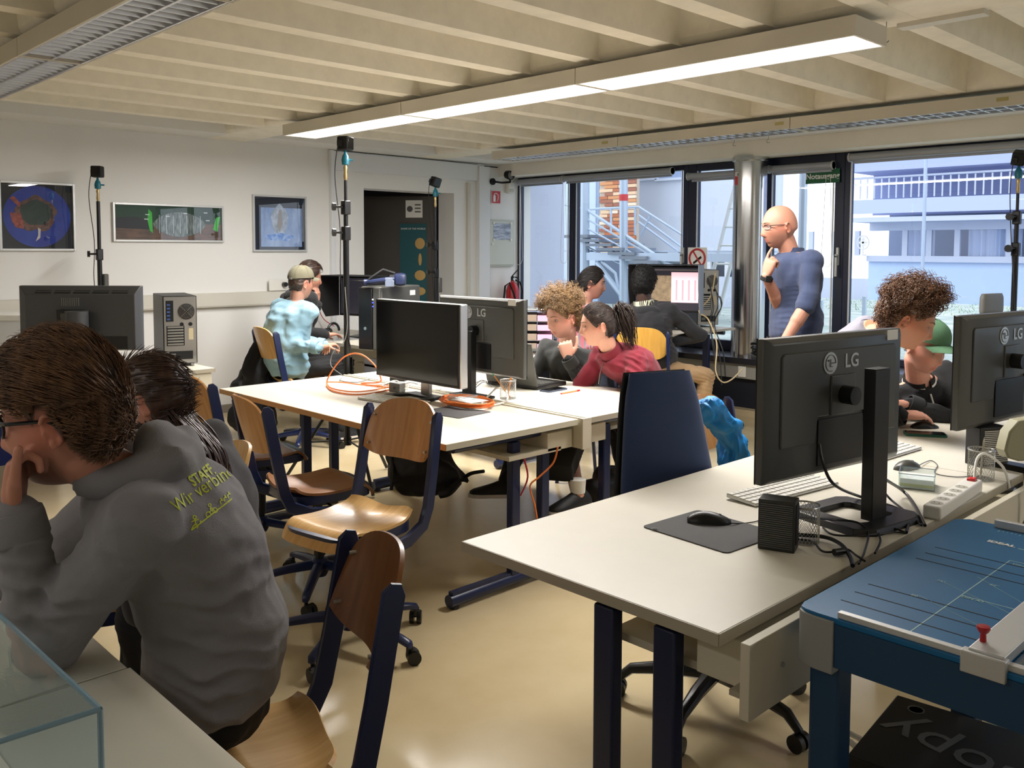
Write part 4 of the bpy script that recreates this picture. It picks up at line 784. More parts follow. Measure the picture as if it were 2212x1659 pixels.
t = thing('computer_tower', 'black computer tower with blue lights under the goggles', 'computer', (4.50, 6.05, ZT), math.radians(-0))
# rotate so the front faces the camera-left
t.rotation_euler.z = math.radians(-75)
fp = D(795, 700, 7.0)
obj('case', MB().box(-.09, -.0, .01, .12, .50, .50), M['dgrey'], t, bevel=.012)
t.location = (fp.x+.03, fp.y+.02, ZT)
obj('front_door', MB().box(-.09, -.03, .005, .045, .0, .49), M['black'], t, bevel=.006); obj('front_strip', MB().box(.05, -.025, .005, .12, .0, .49), M['dgrey'], t, bevel=.006)
for k, z_ in enumerate((.40, .375, .345)): obj('status_light', MB().cyl((.055, -.03, z_), (.055, -.025, z_), .005, n=10), mat('led_white', (235, 240, 255), .5, emit=2) if k == 0 else mat('led_blue%d' % k, (50, 60, 255), .5, emit=3), t)
obj('round_badge', MB().cyl((-.02, -.034, .17), (-.02, -.03, .17), .013), M['silver'], t); obj('asset_label', MB().box(.1205, .36, .42, .1215, .43, .46), M['paper'], t)
# ---- VR goggles on the tower
g0 = D(842, 592, 7.0); vb = mat('goggle_navy', (34, 44, 78), .35)
v = thing('vr_goggles', 'dark blue VR goggles lying on top of the black tower', 'goggles', (g0.x, g0.y, 1.242), math.radians(-40))
obj('visor', MB().rings([[Vector((x, y*s, z*s+.055)) for y, z in ((-.085, -.035), (-.06, -.05), (.06, -.05), (.085, -.035), (.09, .0), (.08, .04), (.0, .05), (-.08, .04), (-.09, 0))] for x, s in ((.04, .82), (.05, .95), (.09, 1), (.12, .9), (.125, .7))]), vb, v, ang=40)
obj('face_pad', MB().rings([[Vector((x, y*s, z*s+.055)) for y, z in ((-.085, -.035), (.085, -.035), (.09, .02), (0, .05), (-.09, .02))] for x, s in ((.0, .75), (.04, .85))]), M['blackm'], v)
obj('head_strap', MB().tube([(.04, -.085, .06), (-.04, -.095, .05), (-.14, -.06, .035), (-.18, 0, .03), (-.14, .06, .035), (-.04, .095, .05), (.04, .085, .06)], .018, 8), vb, v)
obj('top_strap', MB().tube([(.04, 0, .10), (-.05, 0, .13), (-.14, 0, .07), (-.17, 0, .04)], .012, 8), M['blackm'], v); obj('knob', MB().cyl((-.2, 0, .03), (-.17, 0, .03), .026), vb, v)
obj('cheek_arm', MB().box(-.03, -.11, .0, .03, -.095, .07).box(.02, -.11, .0, .04, -.095, .05), mat('goggle_grey', (120, 130, 150), .4), v, bevel=.004)
hs_ = P(700, 705, 'z', .76); t = thing('headset_controllers', 'pile of black controllers and headset behind the blue sweatshirt man', 'controllers', (4.33, 6.95, ZT))
for k in range(4):
    a = k*1.1; obj('controller', MB().tube([(.06*k-.12+.05*math.cos(q), .04*math.sin(q)+.03*(k % 2), .04+.03*math.sin(q+a)) for q in np.linspace(0, 2*PI, 15)], .013, 8), M['black'], t)
obj('headband', MB().tube([(.12+.06*math.cos(q), .0, .05+.07*math.sin(q)) for q in np.linspace(0, PI, 11)], .012, 8), M['black'], t)
kb_ = tag(obj('notebook_computer', MB().box(4.2, 6.55, ZT, 4.45, 6.85, ZT+.012), M['silver'], bevel=.003), 'thin silver tray under the seated man\'s mouse hand', 'tray')
# ---- tracking cameras on light stands
teal = mat('teal_ball_head', (20, 110, 130), .4); brass = mat('brass_stud', (196, 170, 120), .35, metal=.8)
def lstand(lab, x, y, ztop, boxrot, clamps, legs=True, tilt=(0, 0), z0=0, psu=None, cablep=None, grp='tracking cameras on tall black light stands'):
    s = thing('light_stand', lab, 'light stand', (x, y, 0), 0, grp); k = M['black']
    Z1 = ztop-.28; zs_ = [z0+.25]+list(clamps)+[Z1]
    for i in range(len(zs_)-1):
        r = .019-.0045*i if len(zs_) > 2 else .014
        obj('pole_section', MB().cyl((0, 0, zs_[i]), (0, 0, zs_[i+1]), max(r, .010), n=14), k, s)
    for z in clamps:
        cl = obj('clamp', MB().box(-.024, -.024, z-.05, .024, .024, z+.04), k, s, bevel=.006); obj('clamp_knob', MB().cyl((-.02, -.0, z), (-.07, .02, z), .008).cyl((-.065, .018, z), (-.085, .025, z), .025, n=8), k, cl)
    obj('stud', MB().lathe([(.009, Z1), (.013, Z1+.02), (.010, Z1+.06), (.014, Z1+.08), (.008, Z1+.10)], 12), brass, s)
    obj('ball_head', MB().lathe([(.0, Z1+.095), (.022, Z1+.10), (.025, Z1+.13), (.02, Z1+.155), (.01, Z1+.17), (.007, Z1+.19)], 16).cyl((0, 0, Z1+.13), (.045, -.02, Z1+.13), .006), teal, s)
    R_ = Matrix.Translation((0, 0, ztop-.045))@Matrix.Rotation(boxrot[2], 4, 'Z')@Matrix.Rotation(boxrot[0], 4, 'X')@Matrix.Rotation(boxrot[1], 4, 'Y')
    bx_ = obj('tracking_camera', MB().box(-.042, -.04, -.045, .042, .04, .045, R_), M['blackm'], s, bevel=.010); obj('front_window', MB().box(-.036, -.0415, -.038, .036, -.0395, .038, R_), M['screen'], bx_, bevel=.002)
    obj('connector', MB().box(-.055, .0, -.02, -.04, .03, .015, R_), k, bx_)
    if legs:
        for a in (.3, 2.4, 4.5):
            e = Vector((math.cos(a), math.sin(a), 0)); obj('tripod_leg', MB().cyl(Vector((0, 0, .62))+e*.03, e*.42+Vector((0, 0, .012)), .011, n=10), k, s); obj('leg_brace', MB().cyl(Vector((0, 0, .28))+e*.02, Vector((0, 0, .012+.608*.42))+e*.26, .006, n=8), k, s)
        obj('leg_collar', MB().cyl((0, 0, .58), (0, 0, .66), .03), k, s); obj('brace_collar', MB().cyl((0, 0, .25), (0, 0, .30), .026), k, s)
    pts = [R_@Vector((-.055, .02, 0)), Vector((-.06, .03, ztop-.25)), Vector((-.03, .02, ztop-.6)), Vector((-.05, -.01, ztop-.9)), Vector((-.025, -.02, ztop-1.2)), Vector((.03, -.02, ztop-1.45)), Vector((.02, .02, ztop-1.7))]
    obj('camera_cable', MB().tube(smoothpath(pts), .003, 6), k, s)
    if psu: obj('power_brick', MB().box(.02, -.03, psu-.07, .06, .03, psu+.07), M['dgrey'], s, bevel=.008)
    return s
def smoothpath(pts, n=6):
    pts = [Vector(p) for p in pts]; out = []
    for i in range(len(pts)-1):
        p0 = pts[max(i-1, 0)]; p1 = pts[i]; p2 = pts[i+1]; p3 = pts[min(i+2, len(pts)-1)]
        for k in range(n):
            t = k/n; out.append(.5*((2*p1)+(p2-p0)*t+(2*p0-5*p1+4*p2-p3)*t*t+(3*p1-p0-3*p2+p3)*t**3))
    return out+[pts[-1]]
p = D(748, 600, 5.80); lstand('tallest tracking camera stand just behind the middle desk', p.x, p.y, D(745, 297, 5.8).z, (0, 0, math.radians(28)), (D(0, 500, 5.8).z, D(0, 445, 5.8).z))
p = D(941, 600, 8.5); lstand('tracking camera stand with a tilted box in front of the doorway', p.x, p.y, D(940, 384, 8.5).z, (math.radians(10), math.radians(15), math.radians(-5)), (D(0, 585, 8.5).z, D(0, 526, 8.5).z), psu=D(0, 613, 8.5).z)
p = D(216, 600, 7.2); lstand('tracking camera stand between the round and the wide picture', p.x, p.y, D(213, 360, 7.2).z, (0, 0, math.radians(-40)), (D(0, 548, 7.2).z,), psu=D(0, 610, 7.2).z)
p = D(2192, 600, 6.0); lstand('tracking camera stand at the right edge in front of the window', p.x, p.y, D(2188, 328, 6.0).z, (math.radians(12), math.radians(-22), math.radians(10)), (D(0, 530, 6).z, D(0, 462, 6).z))
# ---- desk items on the near right desk
pad_m = mat('mousepad_grey', (74, 72, 72), .8, bump=.3, bscale=500)
def rrect(cx, cy, w, h, r, a):
    pts = []
    for sx, sy, a0 in ((1, 1, 0), (-1, 1, PI/2), (-1, -1, PI), (1, -1, 1.5*PI)):
        for k in range(5): t = a0+k*PI/8; pts.append((sx*(w/2-r)+r*math.cos(t), sy*(h/2-r)+r*math.sin(t)))
    return [(cx+p[0]*math.cos(a)-p[1]*math.sin(a), cy+p[0]*math.sin(a)+p[1]*math.cos(a)) for p in pts]
mp = tag(obj('mousepad', MB().prism(rrect(2.13, 1.395, .255, .295, .015, math.radians(-4)), ZT, ZT+.003), pad_m, ang=30), 'dark grey mousepad on the near right desk', 'mousepad')
lgp = P(1414, 1143, 'z', ZT+.004); obj('pad_logo', MB().tube([lgp+Vector((.008*math.cos(t), .008*math.sin(t), 0)) for t in np.linspace(0, 2*PI, 17)], .0012, 4).tube([lgp+Vector((.003*math.cos(t), .003*math.sin(t), 0)) for t in np.linspace(0, 2*PI, 11)], .001, 4), M['grey'], mp)
def mouse(lab, x, y, rz, s=1, z=ZT+.003, m=None, cable=None):
    t = thing('computer_mouse', lab, 'mouse', (x, y, z), rz)
    rr = []
    for k in range(13):
        u = k/12; X = (-.062+.124*u)*s; w = .032*(math.sin(PI*(u*.92+.05))**.4)*s*(1-.1*(1-abs(2*u-1))*0)-.004*math.exp(-((u-.45)/.15)**2); h = .038*s*math.sin(PI*(u*.85+.06))**.7*(1.0-.35*u)
        rr.append([Vector((X, w*math.cos(a)*1.0, max(0, h*math.sin(a)))) if a <= PI else Vector((X, w*math.cos(a)*.92, 0)) for a in np.linspace(0, 2*PI, 20, endpoint=False)])
    b = obj('shell', MB().rings(rr), m or M['black'], t, ang=60); obj('scroll_wheel', MB().cyl((.030*s, -.0035, .0185*s), (.030*s, .0035, .0185*s), .0075*s), M['dgrey'], t)
    if cable: obj('cable', MB().tube(smoothpath([Vector(q)-Vector((x, y, z)) for q in cable]), .0017, 6), m or M['black'], t).matrix_parent_inverse = Matrix.Rotation(-rz, 4, 'Z')
    return t
pz = lambda px, py, z=ZT+.003: P(px, py, 'z', z)
mouse('black mouse on the grey mousepad', 2.185, 1.440, math.radians(-52), 1.0, cable=[pz(1578, 1130, ZT+.01), pz(1600, 1131), pz(1625, 1128), pz(1650, 1122), pz(1700, 1110)])
mouse('dark grey mouse behind the memo box', 3.27, 1.315, math.radians(-10), 1.0, z=ZT, m=M['dgrey'], cable=[pz(1985, 1005, ZT+.01), pz(2010, 995), pz(2025, 1005), pz(2020, 1022), pz(2060, 1030), pz(2100, 1029)])
def keyboard(lab, a, b, dep, rows=5, n=15, z=ZT):
    a = Vector(a); b = Vector(b); d = (b-a); w = d.length; t = thing('keyboard', lab, 'keyboard', (a.x, a.y, z), math.atan2(d.y, d.x))
    obj('keyboard_body', MB().add([(0, 0, .002), (w, 0, .002), (w, dep, .006), (0, dep, .006), (0, 0, .009), (w, 0, .009), (w, dep, .018), (0, dep, .018)], [(0, 3, 2, 1), (4, 5, 6, 7), (0, 1, 5, 4), (1, 2, 6, 5), (2, 3, 7, 6), (3, 0, 4, 7)]), M['silver'], t, bevel=.001)
    key = MB().box(0, 0, 0, w/n*.86, dep/rows*.84, .003).mesh('key', [M['white']])
    for r in range(rows):
        for k in range(n):
            q = r/rows; o = bpy.data.objects.new('key', key); COL.objects.link(o); o.parent = t; o.location = (w*(k+.07)/n, dep*(r+.08)/rows, .0095+.009*q)
    return t
keyboard('white keyboard lying behind the near right monitor', (2.425, 1.430), (2.86, 1.375), .115, 5, 18)
keyboard('white keyboard partly hidden at the right of the near monitor', (3.30, 1.42), (3.62, 1.40), .115, 5, 12)
k3 = keyboard('white keyboard in front of the black screen', (2.66, 3.93), (2.72, 3.52), .12, 5, 15)
# ribbed black box (power supply) in front of the monitor
rbx = thing('ribbed_box', 'dark ribbed power box standing in front of the near monitor', 'power box', (2.128, 1.175, ZT), math.radians(-70))
q0, q1, q2 = P(1636, 1185, 'z', ZT), P(1716, 1197, 'z', ZT), P(1775, 1165, 'z', ZT); an_ = math.atan2((q1-q0).y, (q1-q0).x); rbx.location = q0; rbx.rotation_euler.z = an_
wv_ = (q1-q0).length; hv = .135
obj('case', MB().box(0, 0, 0, wv_, .062, hv), mat('dark_olive_metal', (40, 40, 34), .5), rbx, bevel=.003)
for k in range(22): obj('rib', MB().box(.006, -.0025, .009+k*.0054, wv_-.006, 0, .0118+k*.0054), M['dgrey'], rbx)
obj('side_ports', MB().box(wv_, .010, .02, wv_+.002, .05, .125), M['blackm'], rbx)
def cup(lab, x, y, r, h, z=ZT, pens=()):
    t = thing('pen_cup', lab, 'pen cup', (x, y, z))
    g = MB(); nn = 26
    for k in range(nn):
        for s in (-1, 1):
            g.tube([(r*math.cos(2*PI*k/nn+s*1.5*u), r*math.sin(2*PI*k/nn+s*1.5*u), h*u) for u in np.linspace(0, 1, 7)], .0007, 3)
    o = obj('wire_mesh', g, M['silver'], t); obj('rim', MB().tube([(r*math.cos(a), r*math.sin(a), h) for a in np.linspace(0, 2*PI, 29)], .0028, 6), M['silver'], t); obj('cup_base', MB().cyl((0, 0, 0), (0, 0, .003), r, n=28), M['silver'], t)
    for (lab_, m_, a, l, tip) in pens:
        pn = thing('pencil', lab_, 'pencil', (x-.4*r*a[0], y-.4*r*a[1], z+.006)); d = Vector((a[0], a[1], 1.0)).normalized()
        obj('shaft', MB().cyl((0, 0, 0), d*l, .0036, n=6), m_, pn); obj('pencil_tip', MB().cyl(d*l, d*(l+.018), .0036, .0006, n=6), tip, pn)
    return t
cup('silver wire mesh pen cup behind the ribbed box', 2.235, 1.17, .040, .10)
cup('silver wire mesh pen cup by the white power strip', 3.30, 1.075, .042, .105, pens=[('pencil leaning in the mesh cup by the power strip', M['greyedge'], (.5, .1), .13, M['duct'])])
gr_ = mat('green_pencil_cap', (20, 150, 80), .5); pw = mat('pencil_wood', (210, 140, 70), .5)
cup('wire mesh pencil cup between monitor and laptop', 3.26, 3.41, .042, .10, pens=[('pencil with a green end in the cup by the laptop', pw, (-.65, .35), .15, gr_), ('plain wooden pencil in the cup by the laptop', pw, (-.05, -.35), .13, M['duct']), ('second plain pencil leaning right in the cup by the laptop', pw, (.1, -.1), .125, M['duct'])])
def memo(lab, x, y, rz, z=ZT):
    t = thing('memo_box', lab, 'memo box', (x, y, z), rz); s = .055
    obj('acrylic_case', MB().box(-s, -s, 0, -s+.002, s, .05).box(s-.002, -s, 0, s, s, .05).box(-s, -s, 0, s, -s+.002, .05).box(-s, s-.002, 0, s, s, .05), M['acryl'], t)
    nt = obj('note_stack', MB().box(-s+.004, -s+.004, .002, s-.004, s-.004, .034), M['paper'], t); obj('yellow_sheets', MB().box(-s+.0035, -s+.0035, .008, s-.0035, s-.0035, .018), mat('note_yellow', (206, 206, 140), .7), nt)
    obj('case_rim', MB().tube([(-s, -s, .05), (s, -s, .05), (s, s, .05), (-s, s, .05), (-s, -s, .05)], .0013, 5), M['acryle'], t)
    return t
memo('clear memo box with white and yellow notes by the power strip', 3.045, 1.19, math.radians(20)); memo('clear memo box beside the coiled orange cable', 2.95, 3.42, math.radians(15))
ps = thing('power_strip', 'white five-socket power strip with a red switch on the desk edge', 'power strip', (0, 0, ZT)); a = P(2012, 1122, 'z', ZT); b = P(2100, 1062, 'z', ZT); ps.location = a; an_ = math.atan2((b-a).y, (b-a).x); ps.rotation_euler.z = an_; Lp = (b-a).length+.02
obj('housing', MB().box(0, -.026, 0, Lp, .026, .040), M['white'], ps, bevel=.006)
for k in range(5):
    cx_ = .045+k*.062; so = obj('socket', MB().cyl((cx_, 0, .0395), (cx_, 0, .0408), .0195, n=24), M['duct'], ps); obj('socket_well', MB().cyl((cx_, 0, .0408), (cx_, 0, .0411), .0165, n=24), mat('socket_shade', (176, 172, 160), .5) if 'socket_shade' not in bpy.data.materials else bpy.data.materials['socket_shade'], so)
    for q in (-.0075, .0075): obj('contact_hole', MB().cyl((cx_+q*.3, q, .0411), (cx_+q*.3, q, .0414), .0026, n=10), M['blackm'], so)
obj('switch', MB().box(Lp-.045, -.012, .038, Lp-.012, .012, .048), mat('switch_red', (210, 30, 36), .3), ps, bevel=.003)
obj('cord', MB().tube(smoothpath([(Lp, 0, .02), (Lp+.06, .01, .09), (Lp+.13, 0, .10), (Lp+.19, -.04, .05), (Lp+.2, -.06, -.02)]), .0045, 8), M['white'], ps)
ph = thing('smartphone', 'phone in a green case beside the shared mouse', 'phone', (3.92, 1.505, ZT), math.radians(-58)); obj('phone_case', MB().prism(rrect(0, 0, .165, .080, .012, 0), 0, .010), mat('green_case', (40, 110, 88), .5), ph); obj('glass_front', MB().prism(rrect(0, 0, .155, .072, .010, 0), .010, .0112), M['screen'], ph)
ph = thing('smartphone', 'dark smartphone lying beside the red pen', 'phone', (3.64, 3.436, ZT), math.radians(4)); obj('phone_case', MB().prism(rrect(0, 0, .165, .078, .010, 0), 0, .009), mat('navy_case', (60, 74, 96), .4), ph); obj('glass_front', MB().prism(rrect(0, 0, .150, .070, .008, 0), .009, .0102), M['screen'], ph)
pn = thing('pen', 'orange pen with a red cap near the phone', 'pen', (0, 0, 0)); a, b = P(1213, 850, 'z', ZT+.005), P(1252, 843, 'z', ZT+.005)
obj('barrel', MB().cyl(a, a+(b-a)*.85, .0045, n=8), mat('pen_orange', (236, 130, 80), .4), pn); obj('pen_cap', MB().cyl(a+(b-a)*.83, b, .005, n=8).cyl(a, a-(b-a)*.04, .004), mat('pen_red', (210, 40, 36), .4), pn)
# laptop
lt = thing('laptop', 'open black laptop in front of the blond man', 'laptop', (3.69, 3.70, ZT), math.radians(-64)); 
obj('keyboard_half', MB().box(-.19, -.135, 0, .19, .135, .024), M['black'], lt, bevel=.004)
km = MB()
for r in range(5):
    for k in range(14): km.box(-.165+k*.0235, -.02-.0+r*.026-.03, .024, -.147+k*.0235, .0+r*.026-.03, .026)
obj('keys', km, M['dgrey'], lt); 
Rl = Matrix.Translation((0, .135, .020))@Matrix.Rotation(math.radians(-14), 4, 'X')
obj('display_lid', MB().box(-.19, -.006, 0, .19, .006, .255, Rl), M['dgrey'], lt, bevel=.004); obj('display', MB().box(-.18, -.0072, .012, .18, -.006, .245, Rl), M['screen'], lt)
lt.rotation_euler.z = math.radians(116-20)
# orange cables on the middle desk
def cable(lab, pts, r=.004, m=None, name='cable', s=True): return tag(obj(name, MB().tube(smoothpath(pts) if s else pts, r, 8), m or M['black']), lab, 'cable')
pl = lambda l, z=ZT+.006: [P(x, y, 'z', z) for x, y in l]
arch = [D(x, y, z) for x, y, z in ((818, 826, 5.15), (822, 815, 5.1), (810, 790, 5.1), (785, 768, 5.15), (760, 764, 5.2), (735, 778, 5.2), (712, 810, 5.2), (706, 832, 5.15))]
arch = [Vector((p.x, p.y, max(p.z, ZT+.008))) for p in arch]
cable('orange network cable rising in a tall loop on the middle desk', [P(860, 838, 'z', ZT+.01), P(820, 835, 'z', ZT+.008), P(780, 828, 'z', ZT+.008)]+[arch[0]]+arch[1:]+pl([(720, 845), (760, 852), (800, 850), (840, 842), (880, 830)]), .0045, M['orange'])
cable('flat orange cable loop lying under the tall loop', pl([(706, 825), (740, 826), (790, 832), (840, 832), (810, 842), (760, 846), (715, 838), (706, 825)]), .0035, M['orange'])
cc0 = P(1008, 872, 'z', ZT+.01); pts = []
for k in range(5*16): 
    t_ = 2*PI*k/16; r_ = 1+.06*math.sin(k*.7)+.02*(k//16-2); pts.append(cc0+Vector((.105*r_*math.cos(t_)+.004*math.sin(k), .165*r_*math.sin(t_), .004+.0045*(k//16))))
cable('coiled orange cable beside the clear memo box', pts, .004, M['orange'], s=False)
tag(obj('mousepad', MB().prism(rrect(2.80, 3.30, .23, .27, .012, .1), ZT, ZT+.003), pad_m, ang=30), 'dark mousepad under the coiled orange cable', 'mousepad')
cable('white cable arching beside the pencil cup', [P(1040, 872, 'z', ZT+.008), P(1060, 850, 'z', ZT+.03), P(1075, 838, 'z', .80), P(1092, 845, 'z', .78), P(1096, 862, 'z', ZT+.01), P(1080, 872, 'z', ZT+.008), P(1040, 878, 'z', ZT+.008)], .005, M['white'])
tag(obj('paper_pile', MB().box(2.90, 3.30, ZT+.03, 3.02, 3.42, ZT+.032), M['paper']), 'white slip of paper on the coiled orange cable', 'paper')
for k in range(7):
    x0 = 860+random.uniform(-50, 160); pts = pl([(x0, 832), (x0+random.uniform(10, 40), 826+random.uniform(-8, 8)), (x0+random.uniform(10, 60), 834+random.uniform(-8, 10)), (x0+random.uniform(40, 90), 824+random.uniform(-6, 10)), (x0+random.uniform(60, 120), 836)], ZT+.008+.004*k)
    cable(('white cable at the far left of the tangle under the black screen', 'black cable crossing the white one left of the grey adapter', 'black cable bending round the power adapter', 'white cable winding behind the black screen base', 'black cable running towards the pencil cup', 'black cable at the bottom of the tangle near the LG monitor base'.replace('LG ', 'grey '), 'short white cable end at the right of the tangle')[k], pts, .0022, M['black'] if k % 3 else M['white'])
    COL.objects[-1]['group'] = 'tangled cables under the two middle monitors'
psu = tag(obj('power_adapter', MB().box(-.03, -.05, 0, .03, .05, .03, Matrix.Translation(P(862, 822, 'z', ZT))@Matrix.Rotation(.5, 4, 'Z')), M['black'], bevel=.004), 'black power adapter in the cable tangle', 'adapter')
ad = tag(obj('network_adapter', MB().box(-.025, -.04, 0, .025, .04, .05, Matrix.Translation(P(858, 846, 'z', ZT))@Matrix.Rotation(.2, 4, 'Z')), M['grey'], bevel=.003), 'small grey adapter box where the orange cable ends', 'adapter')
cable('grey cable looping down from the tall camera stand', [D(*q) for q in ((745, 620, 5.74), (750, 700, 5.72), (742, 740, 5.72), (720, 760, 5.72), (715, 790, 5.7), (740, 812, 5.6))]+pl([(735, 822), (770, 826), (800, 818)]), .003, M['grey'])
# cables behind the near monitor
cable('black cable hanging from the near monitor to the desk edge', [D(1770, 960, 2.50), D(1778, 1000, 2.47), D(1800, 1045, 2.45), P(1850, 1070, 'z', ZT+.03), P(1930, 1095, 'z', ZT+.008), P(1962, 1115, 'z', ZT+.006), P(1958, 1150, 'z', ZT+.006)], .0045)
cable('thick black cable from the ribbed box over the desk edge', pl([(1722, 1155), (1780, 1160), (1815, 1175), (1835, 1200), (1842, 1222)], ZT+.012), .0055)
cable('thin black cable with a ferrite knot beside the ribbed box', pl([(1722, 1165), (1755, 1170), (1775, 1190), (1800, 1192), (1830, 1187), (1850, 1200), (1868, 1212)], ZT+.008), .003)
cable('black cable zigzag behind the near monitor base', pl([(1778, 1140), (1800, 1155), (1860, 1157), (1930, 1150), (1955, 1150), (1905, 1135), (1898, 1150), (1902, 1170), (1890, 1195)], ZT+.006), .003)
cable('black cable curling right of the mesh cup to the edge', [D(1722, 1117, 2.40), P(1790, 1122, 'z', ZT+.04), P(1850, 1128, 'z', ZT+.03), P(1875, 1150, 'z', ZT+.01), P(1868, 1190, 'z', ZT+.006), P(1855, 1218, 'z', ZT+.004)], .003)
cable('black cable from the monitor port down past the lock', [D(1893, 1010, 2.75), D(1905, 1030, 2.70), P(1950, 1060, 'z', ZT+.02), P(1975, 1090, 'z', ZT+.01), P(1998, 1135, 'z', ZT+.006)], .005)
cable('second black cable from the monitor port to the edge', [D(1893, 1000, 2.75), D(1898, 1040, 2.70), P(1920, 1075, 'z', ZT+.02), P(1960, 1108, 'z', ZT+.01), P(1990, 1135, 'z', ZT+.006)], .0035)
fk = P(1812, 1192, 'z', ZT+.012); tag(obj('ferrite_core', MB().cyl(fk-Vector((.014, -.006, 0)), fk+Vector((.014, -.006, 0)), .009), M['black']), 'small black ferrite core on the thin cable', 'ferrite')
cable('wire rising behind the ribbed box', [P(1672, 1082, 'z', ZT+.02), P(1674, 1078, 'z', ZT+.09), P(1690, 1080, 'z', ZT+.09), P(1702, 1085, 'z', ZT+.05)], .0015)
# second monitor surroundings
bx2 = thing('ribbed_box', 'dark ribbed box standing below the right-edge monitor', 'power box', P(2115, 1010, 'z', ZT), math.radians(-28)); obj('case', MB().box(0, 0, 0, .13, .07, .145), mat('dark_metal', (30, 30, 28), .5), bx2, bevel=.003)
for k in range(18): obj('rib', MB().box(.02, -.0025, .010+k*.007, .126, 0, .0135+k*.007), M['duct'], bx2)
gp = thing('desk_lamp_head', 'beige angular plastic lamp head at the right picture edge', 'lamp', D(2190, 950, 2.9), 0); X3 = Matrix(((_R.x, _U.x, -_F.x, 0), (_R.y, _U.y, -_F.y, 0), (_R.z, _U.z, -_F.z, 0), (0, 0, 0, 1)))
obj('shade', MB().prism([(-.045, -.03), (-.03, .03), (.0, .065), (.06, .075), (.09, .02), (.09, -.06), (.0, -.065), (-.035, -.055)], -.03, .03, X3), mat('beige_plastic', (172, 168, 138), .5), gp, bevel=.006); obj('lamp_arm', MB().tube([X3@Vector((.05, -.05, 0)), X3@Vector((.10, -.18, -.02)), X3@Vector((.06, -.30, -.05))], .01), M['grey'], gp)
sp = thing('office_chair', 'grey headrest of a chair behind the right-edge monitor', 'chair', P(2230, 760, 'y', 1.9)*0+Vector((4.55, 1.15+.9, 0)), math.radians(-100)); sp.location = (D(2215, 660, 5.3).x, D(2215, 660, 5.3).y, 0)
zt_ = D(2200, 637, 5.3).z; Mh = Matrix.Translation((-.2, 0, zt_-.13)); obj('headrest', MB().rings([[Mh@Vector((p.x*.9, p.y, p.z)) for p in r] for r in pad(.12, .115, .13, .03)]), M['grey'], sp, ang=60)
Mh = Matrix.Translation((-.2, 0, .55)); obj('backrest', MB().rings([[Mh@p for p in r] for r in pad(.22, .17, zt_-.13-.56, .04)]), fab, sp, ang=60); obj('seat', MB().rings([[Vector((p.z-.22, p.y, p.x+.47)) for p in r] for r in pad(.24, .24, .46, .035)]), fab, sp, ang=60)
obj('gas_column', MB().cyl((0, 0, .08), (0, 0, .44), .025).box(-.22, -.03, .41, .1, .03, .44).box(-.23, -.03, .41, -.19, .03, .6), M['black'], sp)
for k in range(5):
    a = 2*PI*k/5; e = Vector((math.cos(a), math.sin(a), 0)); obj('base_arm', MB().tube([e*.02+Vector((0, 0, .1)), e*.3+Vector((0, 0, .06)), e*.32+Vector((0, 0, .012))], [.025, .018, .012], 8), M['black'], sp)
# printer desk items
q = D(1157, 640, 6.5)
tr = thing('letter_trays', 'stack of clear letter trays with pink and brown folders by the window', 'trays', (q.x, q.y, .728), math.radians(-46))
pk = mat('pink_folder', (236, 170, 200), .6); bn = mat('brown_folder', (150, 132, 116), .6)
for k in range(5):
    z = .02+k*.068; o = obj('tray', MB().box(-.13, -.16, z, .13, .16, z+.004).box(-.13, -.16, z, -.126, .16, z+.045).box(.126, -.16, z, .13, .16, z+.045).box(-.13, .156, z, .13, .16, z+.045), M['acryl'] if k % 2 else M['grey'], tr); obj('folder', MB().box(-.12, -.155, z+.005, .01, .15, z+.05), bn, o); obj('folder', MB().box(.015, -.155, z+.005, .12, .15, z+.045), pk if k else M['paper'], o)
obj('tray_lid', MB().box(-.14, -.17, .37, .14, .17, .385), M['silver'], tr, bevel=.004)
q = D(1165, 722, 6.2); pr_ = thing('label_printer', 'small white label printer beside the letter trays', 'printer', (q.x, q.y, .728), .2); obj('housing', MB().box(-.1, -.07, 0, .06, .07, .07), M['white'], pr_, bevel=.02); obj('blue_cover', MB().rings([[Vector((x, .07*math.cos(a), .035+.035*math.sin(a))) for a in np.linspace(0, 2*PI, 16, endpoint=False)] for x in (.05, .12)]), mat('ice_blue_cover', (180, 205, 230), .3), pr_)
q = D(1205, 705, 6.45); tl = thing('desk_phone', 'grey desk telephone behind the blond man', 'telephone', (q.x-.1, q.y+.05, .728), .4); obj('phone_base', MB().add([(-.1, -.1, 0), (.1, -.1, 0), (.1, .1, 0), (-.1, .1, 0), (-.1, -.1, .02), (.1, -.1, .02), (.1, .1, .06), (-.1, .1, .06)], [(0, 3, 2, 1), (4, 5, 6, 7), (0, 1, 5, 4), (1, 2, 6, 5), (2, 3, 7, 6), (3, 0, 4, 7)]), M['grey'], tl, bevel=.004); obj('handset', MB().tube([(-.08, -.1, .07), (-.07, 0, .085), (-.08, .1, .09)], .018, 8), M['dgrey'], tl)
